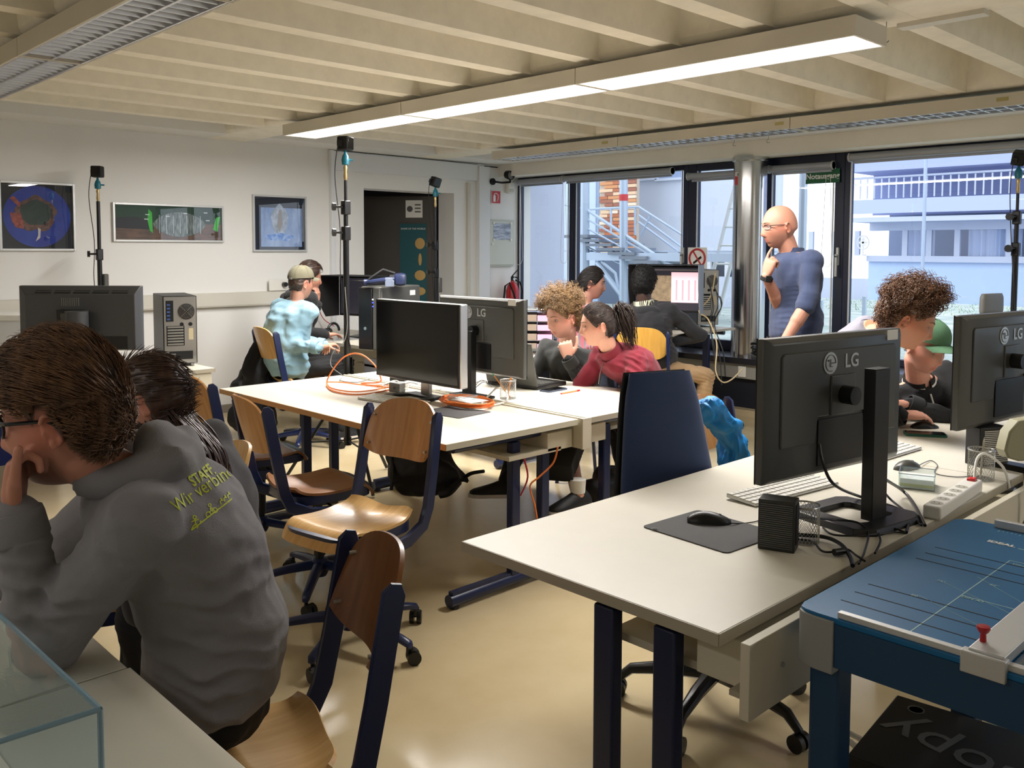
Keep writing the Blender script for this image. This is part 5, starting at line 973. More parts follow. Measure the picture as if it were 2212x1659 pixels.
# window desk cables
cable('yellowish cable dropping from the window tower to the wall socket', [D(*v_) for v_ in ((1545, 590, 8.0), (1535, 640, 7.95), (1510, 672, 7.9), (1530, 690, 7.8), (1548, 740, 7.7), (1546, 800, 7.6), (1560, 825, 7.6), (1580, 820, 7.7), (1603, 798, 7.9))], .006, mat('cream_cable', (226, 200, 150), .5))
for k in range(5):
    a = random.uniform(-8, 8); cable(('leftmost dark cable hanging from the window desk', 'second dark cable hanging from the window desk', 'dark cable bundled in the middle below the silver tower', 'dark cable hanging beside the yellowish one', 'longest dark cable reaching the floor by the window')[k], [D(1530+6*k+a*.3, 600+10*k, 7.95), D(1552+a*2, 660, 7.9), D(1540+a, 700, 7.85), D(1555+a*2, 760, 7.75), D(1560+a*2, 830+random.uniform(-20, 40), 7.6)], .004); COL.objects[-1]['group'] = 'dark cables hanging from the window desk'
cable('black cable loop on the floor by the window', [P(x, y, 'z', .006) for x, y in ((1575, 892), (1590, 905), (1605, 915), (1600, 925), (1570, 923), (1560, 905))], .005)
pts = []; c0 = D(1625, 762, 8.0)
for k in range(64): t_ = 2*PI*k/16; pts.append(Vector((7.42+.10*math.cos(t_)*(1+.2*math.sin(k)), c0.y+.2*math.sin(t_)*(1+.15*math.cos(k*1.3)), .55+.03*abs(math.sin(k*.9))+.03*(k//16))))
cable('heap of black cable on the ledge beside the column', pts, .010, s=False)
tag(obj('wall_outlet', MB().box(7.245, P(1603, 797, 'x', 7.25).y-.04, .36, 7.26, P(1603, 797, 'x', 7.25).y+.04, .46), M['white'], bevel=.003), 'white wall socket on the duct below the ledge', 'socket')
# cables under the middle desks
for lab, pts in (('orange cable hanging under the middle desk', ((1130, 985, 4.0), (1140, 1030, 4.0), (1125, 1070, 4.05))), ('second orange cable looping to the floor under the middle desks', ((1205, 965, 4.0), (1195, 1000, 4.0), (1165, 1030, 4.0), (1145, 1050, 4.0), (1155, 1090, 4.0), (1160, 1120, 4.0)))):
    cable(lab, [D(*q) for q in pts], .004, M['orange'] if 'second' in lab else M['red'])
pl_ = thing('wall_plug', 'black plug and white and red cords at the wall rail', 'plug', (4.42, YW-.08, 1.19)); obj('plug_body', MB().cyl((0, 0, 0), (0, -.04, 0), .022).tube(smoothpath([(0, -.04, 0), (.08, -.06, -.02), (.10, -.05, -.2), (.05, -.06, -.42)]), .004), M['black'], pl_); obj('red_cord', MB().tube(smoothpath([(.32, -.03, -.1), (.33, -.06, -.2), (.4, -.06, -.35), (.5, -.1, -.43)]), .004), M['red'], pl_)
cap_rail = tag(obj('ceiling_wire', MB().cyl((5.05, YW-.06, 2.53), (6.95, YW-.06, 2.515), .003), M['blackm']), 'thin black wire along the top of the doorway frame', 'wire')
# items on the far left wall desk (white box, blue panel)
q = D(15, 690, 6.5); wb_ = thing('storage_box', 'white box at the left edge behind the monitor', 'box', (q.x-.1, q.y, .735), -.7); obj('box_body', MB().box(-.3, -.2, 0, .3, .2, .30), M['trim'], wb_, bevel=.006); obj('box_lid', MB().box(-.31, -.21, .29, .31, .21, .33), M['paper'], wb_, bevel=.003)
tag(obj('blue_panel', MB().box(q.x-.5, q.y-.24, 0, q.x+.25, q.y-.20, .735), mat('royal_blue_panel', (22, 40, 110), .5)), 'royal blue panel at the left edge behind the curls', 'panel')
# ================================================================= people
UP = Vector((0, 0, 1)); Fh = Vector((_F.x, _F.y, 0)).normalized(); Rh = Vector((_R.x, _R.y, 0)).normalized()
def bake(mb, voxel, sm=6, smf=.5, dec=None):
    me = mb.mesh('tmp', []); fixn(me); o = bpy.data.objects.new('tmp', me); COL.objects.link(o)
    r = o.modifiers.new('r', 'REMESH'); r.mode = 'VOXEL'; r.voxel_size = voxel; r.adaptivity = 0
    if sm: s = o.modifiers.new('s', 'SMOOTH'); s.factor = smf; s.iterations = sm
    if dec: d = o.modifiers.new('d', 'DECIMATE'); d.ratio = dec
    dg = bpy.context.evaluated_depsgraph_get(); dg.update(); out = bpy.data.meshes.new_from_object(o.evaluated_get(dg))
    bpy.data.objects.remove(o); bpy.data.meshes.remove(me); return out
def vco(me): a = np.empty(len(me.vertices)*3, 'f'); me.vertices.foreach_get('co', a); return a.reshape(-1, 3)
def setco(me, a): me.vertices.foreach_set('co', a.astype('f').ravel()); me.update()
def vno(me): a = np.empty(len(me.vertices)*3, 'f'); me.vertex_normals.foreach_get('vector', a); return a.reshape(-1, 3)
def wrinkle(me, amp, folds=(), scale=9, stretch=(1, 1, 1), seed=0):
    a = vco(me); n = vno(me); q = a*np.array(stretch)*scale+seed
    h = np.array([mnoise.turbulence(Vector(p), 2, False)-.6 for p in q])
    d = amp*h
    for (c, ax, wl, am, rad) in folds:      # local pleats: centre, direction across the pleats, wave length, amplitude, radius
        r = a-np.array(c); t = r@np.array(Vector(ax).normalized()); w = np.exp(-(r**2).sum(1)/rad**2); d += am*w*(1-np.abs(np.sin(t*PI/wl+2.2*h)))
    setco(me, a+n*d[:, None])
# ---- head
HL = [(0, .080), (.5, .072), (.9, .045), (1.15, .020), (1.36, -.004), (1.44, .024), (1.72, .026), (1.86, -.015), (2.1, -.052), (2.5, -.078), (3.15, -.09)]
def hairline(p, dz=0): return np.interp(abs(p), [k for k, _ in HL], [v for _, v in HL])+dz
def headpt(t, p, feat=True, fem=0):
    ct, st = math.cos(t), math.sin(t); front = math.cos(p)
    k = ct**(.55 if st < 0 else .85); kx = ct**(.62 if st < 0 else .85)
    sp = math.copysign(abs(math.sin(p))**.9, math.sin(p)); x = .074*kx*sp; y = .094*(k if front > 0 else kx)*front; z = .118*st
    if front < 0 and z > -.03: y *= 1.07
    j = min(1, max(0, (-.015-z)/.103))
    x *= 1-(.40+.06*fem)*j**1.35
    if front < 0: y *= 1-.50*j**.8
    else: y *= 1+.0*j
    if feat and front > 0:
        w = front**.5 if front > 0 else 0; ax = abs(x)
        hN = np.interp(z, [-.054, -.047, -.036, -.022, -.002, .014, .030], [0, .013, .025-.003*fem, .018, .0095, .005, .002]); sg = np.interp(z, [-.05, -.036, -.01, .02], [.0155, .0135, .009, .008])
        y += hN*math.exp(-(x/sg)**2)*w
        y += -.0105*math.exp(-((ax-.031)/.0155)**2-((z-.006)/.0115)**2)+(.0045-.003*fem)*math.exp(-((z-.027)/.008)**2-(x/.048)**4)
        y += .0055*math.exp(-(x/.021)**2)*(math.exp(-((z+.0635)/.0048)**2)+1.1*math.exp(-((z+.0775)/.0055)**2))-.004*math.exp(-(x/.024)**2-((z+.0705)/.0022)**2)
        y += .0065*math.exp(-(x/.019)**2-((z+.102)/.013)**2)-.003*math.exp(-(x/.025)**2-((z+.088)/.006)**2)+.004*math.exp(-((ax-.043)/.018)**2-((z+.022)/.016)**2)
    return Vector((x, y, z))
def add_head(mb, Hm, s=1, fem=0, nt=46, npn=60):
    rr = []
    for i in range(nt+1):
        t = -PI/2*.985+PI*.985*i/nt; rr.append([Hm@(headpt(t, 2*PI*j/npn, True, fem)*s) for j in range(npn)])
    mb.rings(rr)
    for sd in (-1, 1):     # ears: bowl with a raised rim and lobe
        E = Hm@Matrix.Translation(Vector((sd*.0725, -.012, -.008))*s)@Matrix.Rotation(sd*math.radians(-22), 4, 'Z')@Matrix.Rotation(math.radians(-12), 4, 'X')
        mb.ell(E@Vector((sd*.003, 0, 0)), (.0055*s, .015*s, .027*s), 14, E.to_3x3().to_4x4())
        pts = [E@(Vector((sd*(.010+.004*math.sin(a)), -.017*math.cos(a)*(1 if math.cos(a) > 0 else .75)*1.0, .029*math.sin(a)))*s) for a in np.linspace(-1.7, 2.6, 16)]
        mb.tube(pts, .0042*s, 8); mb.ell(E@(Vector((sd*.008, .004, -.025))*s), (.0045*s, .0075*s, .009*s), 10, E.to_3x3().to_4x4())
        mb.ell(E@(Vector((sd*.008, .012, -.004))*s), (.004*s, .004*s, .007*s), 8, E.to_3x3().to_4x4())
def skinmat(name, rgb):
    m = bpy.data.materials.new(name); m.use_nodes = True; nt = m.node_tree; b = nt.nodes['Principled BSDF']; a = nt.nodes.new('ShaderNodeVertexColor'); a.layer_name = 'Col'
    nt.links.new(a.outputs[0], b.inputs['Base Color']); b.inputs['Roughness'].default_value = .55; b.inputs['Subsurface Weight'].default_value = .12; b.inputs['Subsurface Radius'].default_value = (.012, .005, .003); b.inputs['Subsurface Scale'].default_value = .5
    tc = nt.nodes.new('ShaderNodeTexCoord'); n = nt.nodes.new('ShaderNodeTexNoise'); n.inputs['Scale'].default_value = 260; bp = nt.nodes.new('ShaderNodeBump'); bp.inputs['Strength'].default_value = .12; bp.inputs['Distance'].default_value = .002
    nt.links.new(tc.outputs['Object'], n.inputs['Vector']); nt.links.new(n.outputs[0], bp.inputs['Height']); nt.links.new(bp.outputs[0], b.inputs['Normal']); return m
def color_head(me, Hm, s, rgb, stubble=0, lipc=None, dark=False, scalp=None, hl=0):
    a = vco(me); inv = np.array(Hm.inverted()); q = (a@inv[:3, :3].T+inv[:3, 3])/s; x, y, z = q[:, 0], q[:, 1], q[:, 2]
    base = np.array(lin(rgb)[:3]); col = np.tile(base, (len(a), 1)); inh = (np.abs(x) < .1) & (np.abs(y) < .14) & (z > -.16) & (z < .14)
    def mixc(w, c): 
        w = np.clip(np.where(inh, w, 0), 0, 1)[:, None]; col[:] = col*(1-w)+np.array(c)*w
    f = (y > .02)
    mixc(.35*np.exp(-((np.abs(x)-.042)/.02)**2-((z+.03)/.022)**2)*f, base*np.array([1.08, .72, .68])); mixc(.4*np.exp(-(x/.013)**2-((z+.036)/.010)**2)*f*(y > .08), base*np.array([1.1, .7, .66]))
    mixc(.45*np.exp(-((np.abs(x)-.077)/.012)**2-((z+.008)/.035)**2), base*np.array([1.1, .62, .56]))
    if stubble:
        w = stubble*np.clip((-.034-z)/.02, 0, 1)*np.clip((y-(-.005)+(-.05-z)*.2)/.02, 0, 1)*(np.abs(x) < .08)*(z > -.14); mixc(w, base*np.array([.42, .40, .40]))
    lc = np.array(lipc) if lipc is not None else base*np.array([.85, .42, .42])
    for zc_, sz_ in ((-.0635, .0042), (-.0775, .005)): mixc(1.0*np.exp(-(x/.020)**4-((z-zc_)/sz_)**4)*f*(y > .075), lc)
    mixc(.85*np.exp(-(x/.021)**4-((z+.0705)/.0016)**2)*f*(y > .07), base*.18)
    for sd in (-1, 1): mixc(.8*np.exp(-((x-sd*.0075)/.0035)**2-((z+.050)/.0028)**2)*f*(y > .085), base*.2)
    mixc(.35*np.exp(-((np.abs(x)-.031)/.016)**2-((z-.004)/.010)**2)*f, base*np.array([.72, .55, .55]))
    if scalp is not None:
        hp = np.array([hairline(math.atan2(xx, yy+1e-9), hl) for xx, yy in zip(x, y)]); mixc(.9*np.clip((z-hp)/.012, 0, 1), scalp)
    at = me.color_attributes.new('Col', 'FLOAT_COLOR', 'POINT'); at.data.foreach_set('color', np.hstack([col, np.ones((len(a), 1))]).astype('f').ravel())
def face_parts(root, Hm, s, brow, skin, lid=.62, brow_w=.0022, fem=0, iris=(60, 44, 30)):
    im = mat('iris', iris, .2); wm = mat('eye_white', (196, 186, 182), .25); bm_ = mat('eyebrow_hair', brow, .8); lm = mat('eyelid_skin', tuple(int(c*.93) for c in skin), .5)
    for sd in (-1, 1):
        y0 = headpt(math.asin(.006/.118), math.asin(min(1, .031/.074)), True).y; c = Vector((sd*.031, y0-.0072, .006))
        e = MB(); N_ = 12
        rr = [[Hm@((c+Vector((.0118*math.sin(q)*math.cos(a), .0118*math.cos(q), .0118*math.sin(q)*math.sin(a))))*s) for a in np.linspace(0, 2*PI, 14, endpoint=False)] for q in np.linspace(.03, PI*.6, 9)]
        e.rings(rr); e.m = 1; e.ell(Hm@((c+Vector((0, .0088, -.002)))*s), (.0060*s, .0036*s, .0060*s), 10, Hm.to_3x3().to_4x4()); obj('eye', e, [wm, im], root, ang=60)
        ld = MB(); r2 = .0132
        ld.grid(lambda u, v: Hm@((c+Vector((r2*math.cos(PI*u), r2*math.sin(PI*u)*math.cos(1.5-lid*2.2*v), r2*math.sin(PI*u)*math.sin(1.5-lid*2.2*v))))*s), 12, 6, .0012*s)
        obj('eyelid', ld, lm, root, ang=60); er = r2*1.04; ev = 1.5-lid*2.2; obj('eyelashes', MB().tube([Hm@((c+Vector((er*math.cos(PI*u), er*math.sin(PI*u)*math.cos(ev), er*math.sin(PI*u)*math.sin(ev))))*s) for u in np.linspace(.04, .96, 10)], .0010*s, 5), bm_, root)
        pts = []
        for k in range(9):
            u = k/8; X = .013+.034*u; Z = .0265+.005*math.sin(PI*u*.8)-.004*u*u; yy = headpt(math.asin(Z/.118), math.asin(min(.98, X/.074/math.cos(math.asin(Z/.118))**.85)), True).y; pts.append(Hm@(Vector((sd*X, yy+.0012, Z))*s))
        obj('eyebrow', MB().tube(pts, [brow_w*s*(1-.7*abs(k/8-.3)) for k in range(9)], 6), bm_, root)
def hairmat(name, a, b, rough=.45):
    m = mat(name, a, rough, var=.5, vscale=60, rgb2=b, stretch=(1, 1, .25)); return m
def hair(root, Hm, s, m, n=900, L=.05, th=.012, comb=(0, -1, 0), lift=.5, grav=.3, curl=0, cf=40, r=.0016, seed=1, dz=0, top=0, lump=.004, mask=None, segs=7, sideL=1, name='hair', taper=True, shell=True, vol=1.04, sides=1, cap=None, hug=0, rnd=.25):
    """shell over the scalp plus grown strands (local: y forward, z up)"""
    rg = random.Random(seed); MBh = MB(); up_l = (Hm.inverted().to_3x3()@UP).normalized()
    def thick(P_, p): 
        k = 1+top*max(0, P_.z/.118)-(.55*(1-sides) if P_.z < .03 and abs(P_.x) > .045 else 0); return th*k
    if shell:
        nt, npn = 56, 96; pts = {}; 
        def ok(t, p): 
            if mask and not mask(t, p): return False
            return .118*math.sin(t) > hairline(p, dz)-.006
        def sp(i, j, off):
            t = -PI/2+.02+(PI-.04)*i/nt; p = -PI+2*PI*(j % npn)/npn; b = headpt(t, p, False); nrm = Vector((b.x/.074**2, b.y/.094**2, b.z/.118**2)).normalized()
            e = min(1, max(0, (b.z-hairline(p, dz))/.022)); k = lump*(mnoise.noise(b*45+Vector((seed, 0, 0)))+.6*mnoise.noise(b*110)); return Hm@((b+nrm*(off*(.12+.88*e)*thick(b, p)+(k*e if off > .5 else 0)-.002))*s)
        vi = {}; vs = []; fs = []
        def gi(i, j, k):
            j %= npn
            if (i, j, k) not in vi: vi[(i, j, k)] = len(vs); vs.append(sp(i, j, k))
            return vi[(i, j, k)]
        for i in range(nt):
            for j in range(npn):
                t = -PI/2+.02+(PI-.04)*(i+.5)/nt; p = -PI+2*PI*(j+.5)/npn
                if ok(t, p): fs.append((gi(i, j, 1), gi(i, j+1, 1), gi(i+1, j+1, 1), gi(i+1, j, 1)))
        MBh.add(vs, fs)
    c3 = Vector(comb).normalized(); k = 0
    while k < n:
        t = math.asin(rg.uniform(-.9, 1)); p = rg.uniform(-PI, PI)
        if .118*math.sin(t) < hairline(p, dz)+.002 or (mask and not mask(t, p)): continue
        k += 1; b = headpt(t, p, False); nrm = Vector((b.x/.074**2, b.y/.094**2, b.z/.118**2)).normalized(); o_ = thick(b, p)*1.02; pos = b+nrm*o_
        tg = (c3-nrm*c3.dot(nrm)); tg = tg.normalized() if tg.length > .05 else Vector((rg.uniform(-1, 1), rg.uniform(-1, 1), 0)); rnd = Vector((rg.gauss(0, 1), rg.gauss(0, 1), rg.gauss(0, 1)))*rnd
        d = (nrm*lift+tg*(1-lift)+rnd).normalized(); Ls = L*rg.uniform(.6, 1.15)*(1+top*.5*max(0, b.z/.118))*(sideL if b.z < .035 and b.y < .06 else 1); st = Ls/segs; ph = rg.uniform(0, 6.28); pts = []
        e1 = d.orthogonal().normalized(); q = pos.copy()
        for g in range(segs+1):
            u = g/segs; e2 = d.cross(e1).normalized(); off = (e1*math.cos(ph+cf*Ls*u)+e2*math.sin(ph+cf*Ls*u))*curl*min(1, u*3); pts.append(Hm@((q+off)*s))
            d = (d-up_l*grav*st*12)
            if hug: nq = Vector((q.x/.074**2, q.y/.094**2, q.z/.118**2)).normalized(); d = d-nq*(d.dot(nq)*hug)
            d = d.normalized(); q = q+d*st
            rad = math.sqrt((q.x/(.074+o_))**2+(q.y/(.097+o_))**2+(q.z/(.118+o_))**2)
            if rad < 1 and q.z > -.05: q = q/rad
        MBh.tube(pts, [r*s*(1-.75*(g/segs)**2 if taper else 1) for g in range(segs+1)], 3, cap=False)
    h = obj(name, MBh, m, root, ang=180, fix=False); return h
def cap_on(root, Hm, s, m, brim_dir=0, name='cap', strap=False):
    sh = MB(); nt, npn = 12, 40; rr = []
    for i in range(nt+1):
        t = .06+(PI/2-.07)*i/nt; rr.append([Hm@((Vector((.087*math.cos(t)**.8*math.sin(p), -.004+.107*math.cos(t)**.8*math.cos(p), .040+.100*math.sin(t)+(-.012 if math.cos(p) < 0 else .012)*(1-i/nt)*abs(math.cos(p))))+Vector((0, 0, .0015*math.sin(7*p)*math.sin(3*t))))*s) for p in np.linspace(0, 2*PI, npn, endpoint=False)])
    o = obj(name, sh.rings(rr), m, root, ang=60); obj('cap_button', MB().ell(Hm@(Vector((0, -.004, .142))*s), (.007*s, .007*s, .004*s), 10), m, o)
    for k in range(6):
        a = 2*PI*k/6+.52; obj('cap_seam', MB().tube([Hm@(Vector((.0875*math.cos(t)**.8*math.sin(a), -.004+.1075*math.cos(t)**.8*math.cos(a), .041+.1005*math.sin(t)))*s) for t in np.linspace(.06, 1.5, 10)], .0011*s, 4), m, o)
    br = MB(); br.grid(lambda u, v: Hm@((Vector(((.074-.008*v)*math.sin((u-.5)*2.5), .0+.098*math.cos((u-.5)*2.5*.86)+.068*v*math.cos((u-.5)*2.0)**.6, .060-.008*v-.030*(abs(u-.5)*2)**2)))*s), 16, 6, .003*s); obj('cap_brim', br, m, o, ang=60)
    if strap: obj('cap_strap', MB().tube([Hm@(Vector((.074*math.sin(a), -.004+.101*math.cos(a), .034))*s) for a in np.linspace(PI-.8, PI+.8, 9)], .006*s, 6), m, o); obj('strap_buckle', MB().cbox((0, 0, 0), (.022*s, .006*s, .014*s), Hm@Matrix.Translation(Vector((.015, -.110, .034))*s)), M['silver'], o)
    return o
def glasses(root, Hm, s, m, w=.0022, r=(.025, .017)):
    g = MB(); y0 = .094
    for sd in (-1, 1):
        g.tube([Hm@(Vector((sd*.033+r[0]*math.copysign(abs(math.cos(a))**.7, math.cos(a)), y0-abs(sd*.033+r[0]*math.cos(a))**2*6, .004+r[1]*math.copysign(abs(math.sin(a))**.7, math.sin(a))))*s) for a in np.linspace(0, 2*PI, 25)], w*s, 6)
        g.tube([Hm@(Vector(v)*s) for v in ((sd*.058, y0-.018, .012), (sd*.074, .06, .012), (sd*.079, .0, .010), (sd*.077, -.018, .004), (sd*.073, -.034, -.012))], [w*1.3*s, w*1.3*s, w*1.1*s, w*s, w*s], 6)
    g.tube([Hm@(Vector(v)*s) for v in ((-.009, y0, .008), (0, y0+.006, .010), (.009, y0, .008))], w*s, 6); o = obj('glasses', g, m, root)
    lens = MB()
    for sd in (-1, 1): lens.rings([[Hm@(Vector((sd*.033+r[0]*math.copysign(abs(math.cos(a))**.7, math.cos(a)), yy-abs(sd*.033+r[0]*math.cos(a))**2*6, .004+r[1]*math.copysign(abs(math.sin(a))**.7, math.sin(a))))*s) for a in np.linspace(0, 2*PI, 20, endpoint=False)] for yy in (y0, y0+.0008)])
    obj('lenses', lens, M['glasspane'], o); return o
# ---- hands
def hand(mb, W, d, nrm, side, curl=(.5, .6, .4), spread=.06, s=1, thumb=(.6, .7), fingers=None):
    d = Vector(d).normalized(); nrm = Vector(nrm); nrm = (nrm-d*nrm.dot(d)).normalized(); sd = d.cross(nrm)*side
    rr = []
    for u, w, t in ((-.10, .024, .019), (.1, .028, .018), (.45, .038, .017), (.8, .042, .0145), (1.0, .040, .012)):
        c = W+d*(.092*u*s); rr.append([c+sd*(w*s*math.copysign(abs(math.cos(a))**.6, math.cos(a)))+nrm*(t*s*math.copysign(abs(math.sin(a))**.8, math.sin(a))) for a in np.linspace(0, 2*PI, 16, endpoint=False)])
    mb.rings(rr)
    for k, (o, L, r) in enumerate(((.030, .072, .0088), (.0105, .080, .0090), (-.0095, .074, .0086), (-.0285, .058, .0077))):
        cu = fingers[k] if fingers else curl; p = W+d*(.088*s)+sd*(o*s); a = 0; ang = spread*(1.5-k)
        dd = (d*math.cos(ang)+sd*math.sin(ang)).normalized()
        for q, f in enumerate((.44, .31, .25)):
            a += cu[q]; v = dd*math.cos(a)-nrm*math.sin(a); p2 = p+v*(L*f*s); mb.cap(p, p2, r*s*(1-.08*q), r*s*(.93-.08*q), 10); p = p2
    p = W+d*(.022*s)+sd*(.022*s)-nrm*.006*s; v = (d*.55+sd*(.75*thumb[0]+.2)-nrm*.45*thumb[1]).normalized()
    for q, (L, r) in enumerate(((.046, .0135), (.034, .0105), (.028, .0092))):
        p2 = p+v*L*s; mb.cap(p, p2, r*s, r*.88*s, 10); p = p2; v = (v+d*.45-sd*.22-nrm*.18*thumb[1]).normalized()
def ik(a, c, l1, l2, hint):
    v = c-a; dd = min(v.length, (l1+l2)*.999); u = v.normalized(); x = (l1*l1-l2*l2+dd*dd)/(2*dd); h = math.sqrt(max(0, l1*l1-x*x)); hp = Vector(hint)-u*Vector(hint).dot(u); return a+u*x+hp.normalized()*h, a+u*dd
TP = [(0, .115, .10), (.07, .165, .125), (.2, .172, .128), (.40, .148, .112), (.58, .158, .118), (.75, .180, .125), (.86, .186, .112), (.93, .162, .098), (.98, .112, .082), (1.02, .072, .066)]
def torso(mb, pel, nk, lh, ls, off=0, bulge=0, build=1, t1=1.03, t0=0, collar=0, slouch=.04):
    ax = nk-pel; L = ax.length; axu = ax/L; rr = []
    for t, w, d in TP:
        if t > t1 or t < t0: continue
        lat = (lh*(1-t)+ls*t); lat = (lat-axu*lat.dot(axu)).normalized(); fw = lat.cross(axu)
        c = pel+ax*t-fw*(slouch*math.sin(PI*min(1, t))) ; w_ = w*build+off; d_ = d*build*(1 if not (.15 < t < .6) else 1+bulge)+off
        rr.append([c+lat*(w_*math.copysign(abs(math.cos(a))**.85, math.cos(a)))+fw*(d_*math.sin(a)) for a in np.linspace(0, 2*PI, 28, endpoint=False)])
    mb.rings(rr)
def person(label, head, hf, pel, nk, chest, arms, legs, skin, top, bottom, hs=1.0, build=1, sleeve=1.0, voxel=.0045, cloth_v=.008, hup=None, stub=0, brow=(60, 44, 34), hipdir=None, face=True, folds=(), wr=.010, shoes=(16, 16, 17), shoulder=.175, lid=.62, fem=0, top_off=.014, slouch=.04, bulge=0, group=None, neck=.052, hem=.0, scalp=None, bare=(), sc=1.0, seed=0, bottom_fold=True, iris=(60, 44, 30), dec=None, lipc=None, ankle_r=.04):
    """arms: (side, wrist, elbow hint, hand direction, back-of-hand normal, dict); legs: (side, knee, ankle, toe direction)"""
    hf = Vector(hf).normalized(); upv = Vector(hup or (0, 0, 1)); X = hf.cross(upv).normalized(); Z = X.cross(hf).normalized()
    Hm = Matrix(((X.x, hf.x, Z.x, head.x), (X.y, hf.y, Z.y, head.y), (X.z, hf.z, Z.z, head.z), (0, 0, 0, 1)))
    ch = Vector(chest); ch.z = 0; ch.normalize(); ls = UP.cross(ch)   # his left
    hd = Vector(hipdir or chest); hd.z = 0; hd.normalize(); lh = UP.cross(hd); ax = (nk-pel).normalized(); lsx = (ls-ax*ls.dot(ax)).normalized()
    b = MB(); c = MB(); add_head(b, Hm, hs, fem); torso(b, pel, nk, lh, ls, -.012, bulge, build, slouch=slouch)
    nb = Hm@(Vector((0, -.028, -.075))*hs); b.cap(nk-(nk-pel).normalized()*.05, nb, neck*1.12, neck, 18); b.cap(nb, Hm@(Vector((0, -.02, -.03))*hs), neck*.98, neck*.9, 16)
    torso(c, pel-ax*hem, nk, lh, ls, top_off, bulge, build, t1=1.03, slouch=slouch)
    for sd in (-1, 1): b.cap(nk-ax*.03+ls*(sd*.02), nk-ax*.075+ls*(sd*.13*build), .045, .04, 12); c.cap(nk-ax*.035+ls*(sd*.02), nk-ax*.085+ls*(sd*.135*build), .045+top_off, .042+top_off, 14)
    l1, l2 = .285*sc, .255*sc; shp = pel+(nk-pel)*.885-lsx.cross(ax)*-1*0; cuffs = []
    fwv = lsx.cross(ax); shp = shp-fwv*(slouch*.35)
    for (sd, wr_, hint, hdr, hn, kw) in arms:
        S = shp+lsx*(sd*shoulder*build); E, Wp = ik(S, Vector(wr_), l1*kw.get('k', 1), l2*kw.get('k', 1), hint)
        b.cap(shp+lsx*(sd*.09), S, .05, .052, 14); fa = .85 if sleeve > .6 else 1; b.cap(S, E, .047*fa, .038*fa, 14); b.cap(E, E+(Wp-E)*.4, .040*fa, .038*fa, 14); b.cap(E+(Wp-E)*.4, E+(Wp-E)*.9, .037*fa, .027*fa, 14); b.cap(E+(Wp-E)*.85, Wp, .025, .025, 14)
        hand(b, Wp, hdr, hn, -sd if kw.get('flip') else sd, **{k: v for k, v in kw.items() if k in ('curl', 'spread', 'thumb', 'fingers')}, s=kw.get('hsz', 1)*hs)
        o = top_off; c.cap(shp+lsx*(sd*.08), S, .066+o*.5, .056+o, 16); c.cap(S, E, .052+o, .041+o, 16)
        if sleeve > .5:
            e2 = E+(Wp-E)*(sleeve-.03 if sleeve <= 1 else .97); c.cap(E, e2, .042+o, .031+o*.7, 16); cuffs.append((e2, (Wp-E).normalized(), .031+o*.7))
        else: e2 = S+(E-S)*min(.98, sleeve*2); 
    for (sd, K, A, toe) in legs:
        hp = pel+lh*(sd*.085); K = Vector(K); A = Vector(A)
        if sd in bare: b.cap(K, K+(A-K)*.35, .050, .052, 14); b.cap(K+(A-K)*.35, A, .052, .033, 14)
    bm2 = bake(b, voxel, 3, .45, dec); sm_ = skinmat('skin', skin); bm2.materials.clear(); bm2.materials.append(sm_); 
    color_head(bm2, Hm, hs, skin, stub, lipc=lipc, scalp=scalp)
    root = obj('person', bm2, [sm_], ang=180, fix=False); tag(root, label, 'person', group)
    tmn = top if isinstance(top, bpy.types.Material) else mat('top_fabric', top, .9, bump=.4, bscale=420, sheen=.1)
    cm = bake(c, cloth_v, 5, .5); wrinkle(cm, wr, folds, seed=seed); cm.materials.clear(); cm.materials.append(tmn); tp = obj('top', cm, [tmn], root, ang=180, fix=False)
    for (e2, dv, r) in cuffs if sleeve > .5 else []:
        o2 = dv.orthogonal().normalized(); o3 = dv.cross(o2); obj('cuff', MB().rings([[e2+dv*z+(o2*math.cos(a)+o3*math.sin(a))*(r*k) for a in np.linspace(0, 2*PI, 20, endpoint=False)] for z, k in ((-.045, 1.0), (-.04, 1.06), (.0, 1.02), (.012, .98), (.014, .86), (.0, .84))]), tmn, tp, ang=60)
    # collar ring
    if legs:
        g = MB(); bo = .003; 
        g.rings([[pel+ax*z+lh*((w+bo)*build*math.cos(a))+(lh.cross(ax))*((d+bo)*build*math.sin(a)) for a in np.linspace(0, 2*PI, 24, endpoint=False)] for z, w, d in ((-.09, .10, .09), (-.02, .155, .118), (.05, .166, .124), (.12, .155, .115))])
        for (sd, K, A, toe) in legs:
            hp = pel+lh*(sd*.088)+ax*.0; K = Vector(K); A = Vector(A); g.cap(hp, K, .084, .066, 18)
            if sd not in bare: g.cap(K, A+(K-A)*.06, .066, ankle_r+.012, 16)
            else: g.cap(K, K+(A-K)*.12, .07, .068, 16)
        gm = bake(g, .009, 5, .5); wrinkle(gm, .012, [(tuple(Vector(K)), tuple(Vector(A)-Vector(K)), .028, .010, .12) for (_, K, A, _) in legs] if bottom_fold else (), seed=seed+5); bmn = mat('trouser_fabric', bottom, .85, bump=.35, bscale=380); gm.materials.clear(); gm.materials.append(bmn); obj('trousers', gm, [bmn], root, ang=180, fix=False)
        shm = mat('shoe_dark', shoes, .6, bump=.2, bscale=200); som = mat('shoe_sole', (206, 200, 190), .6)
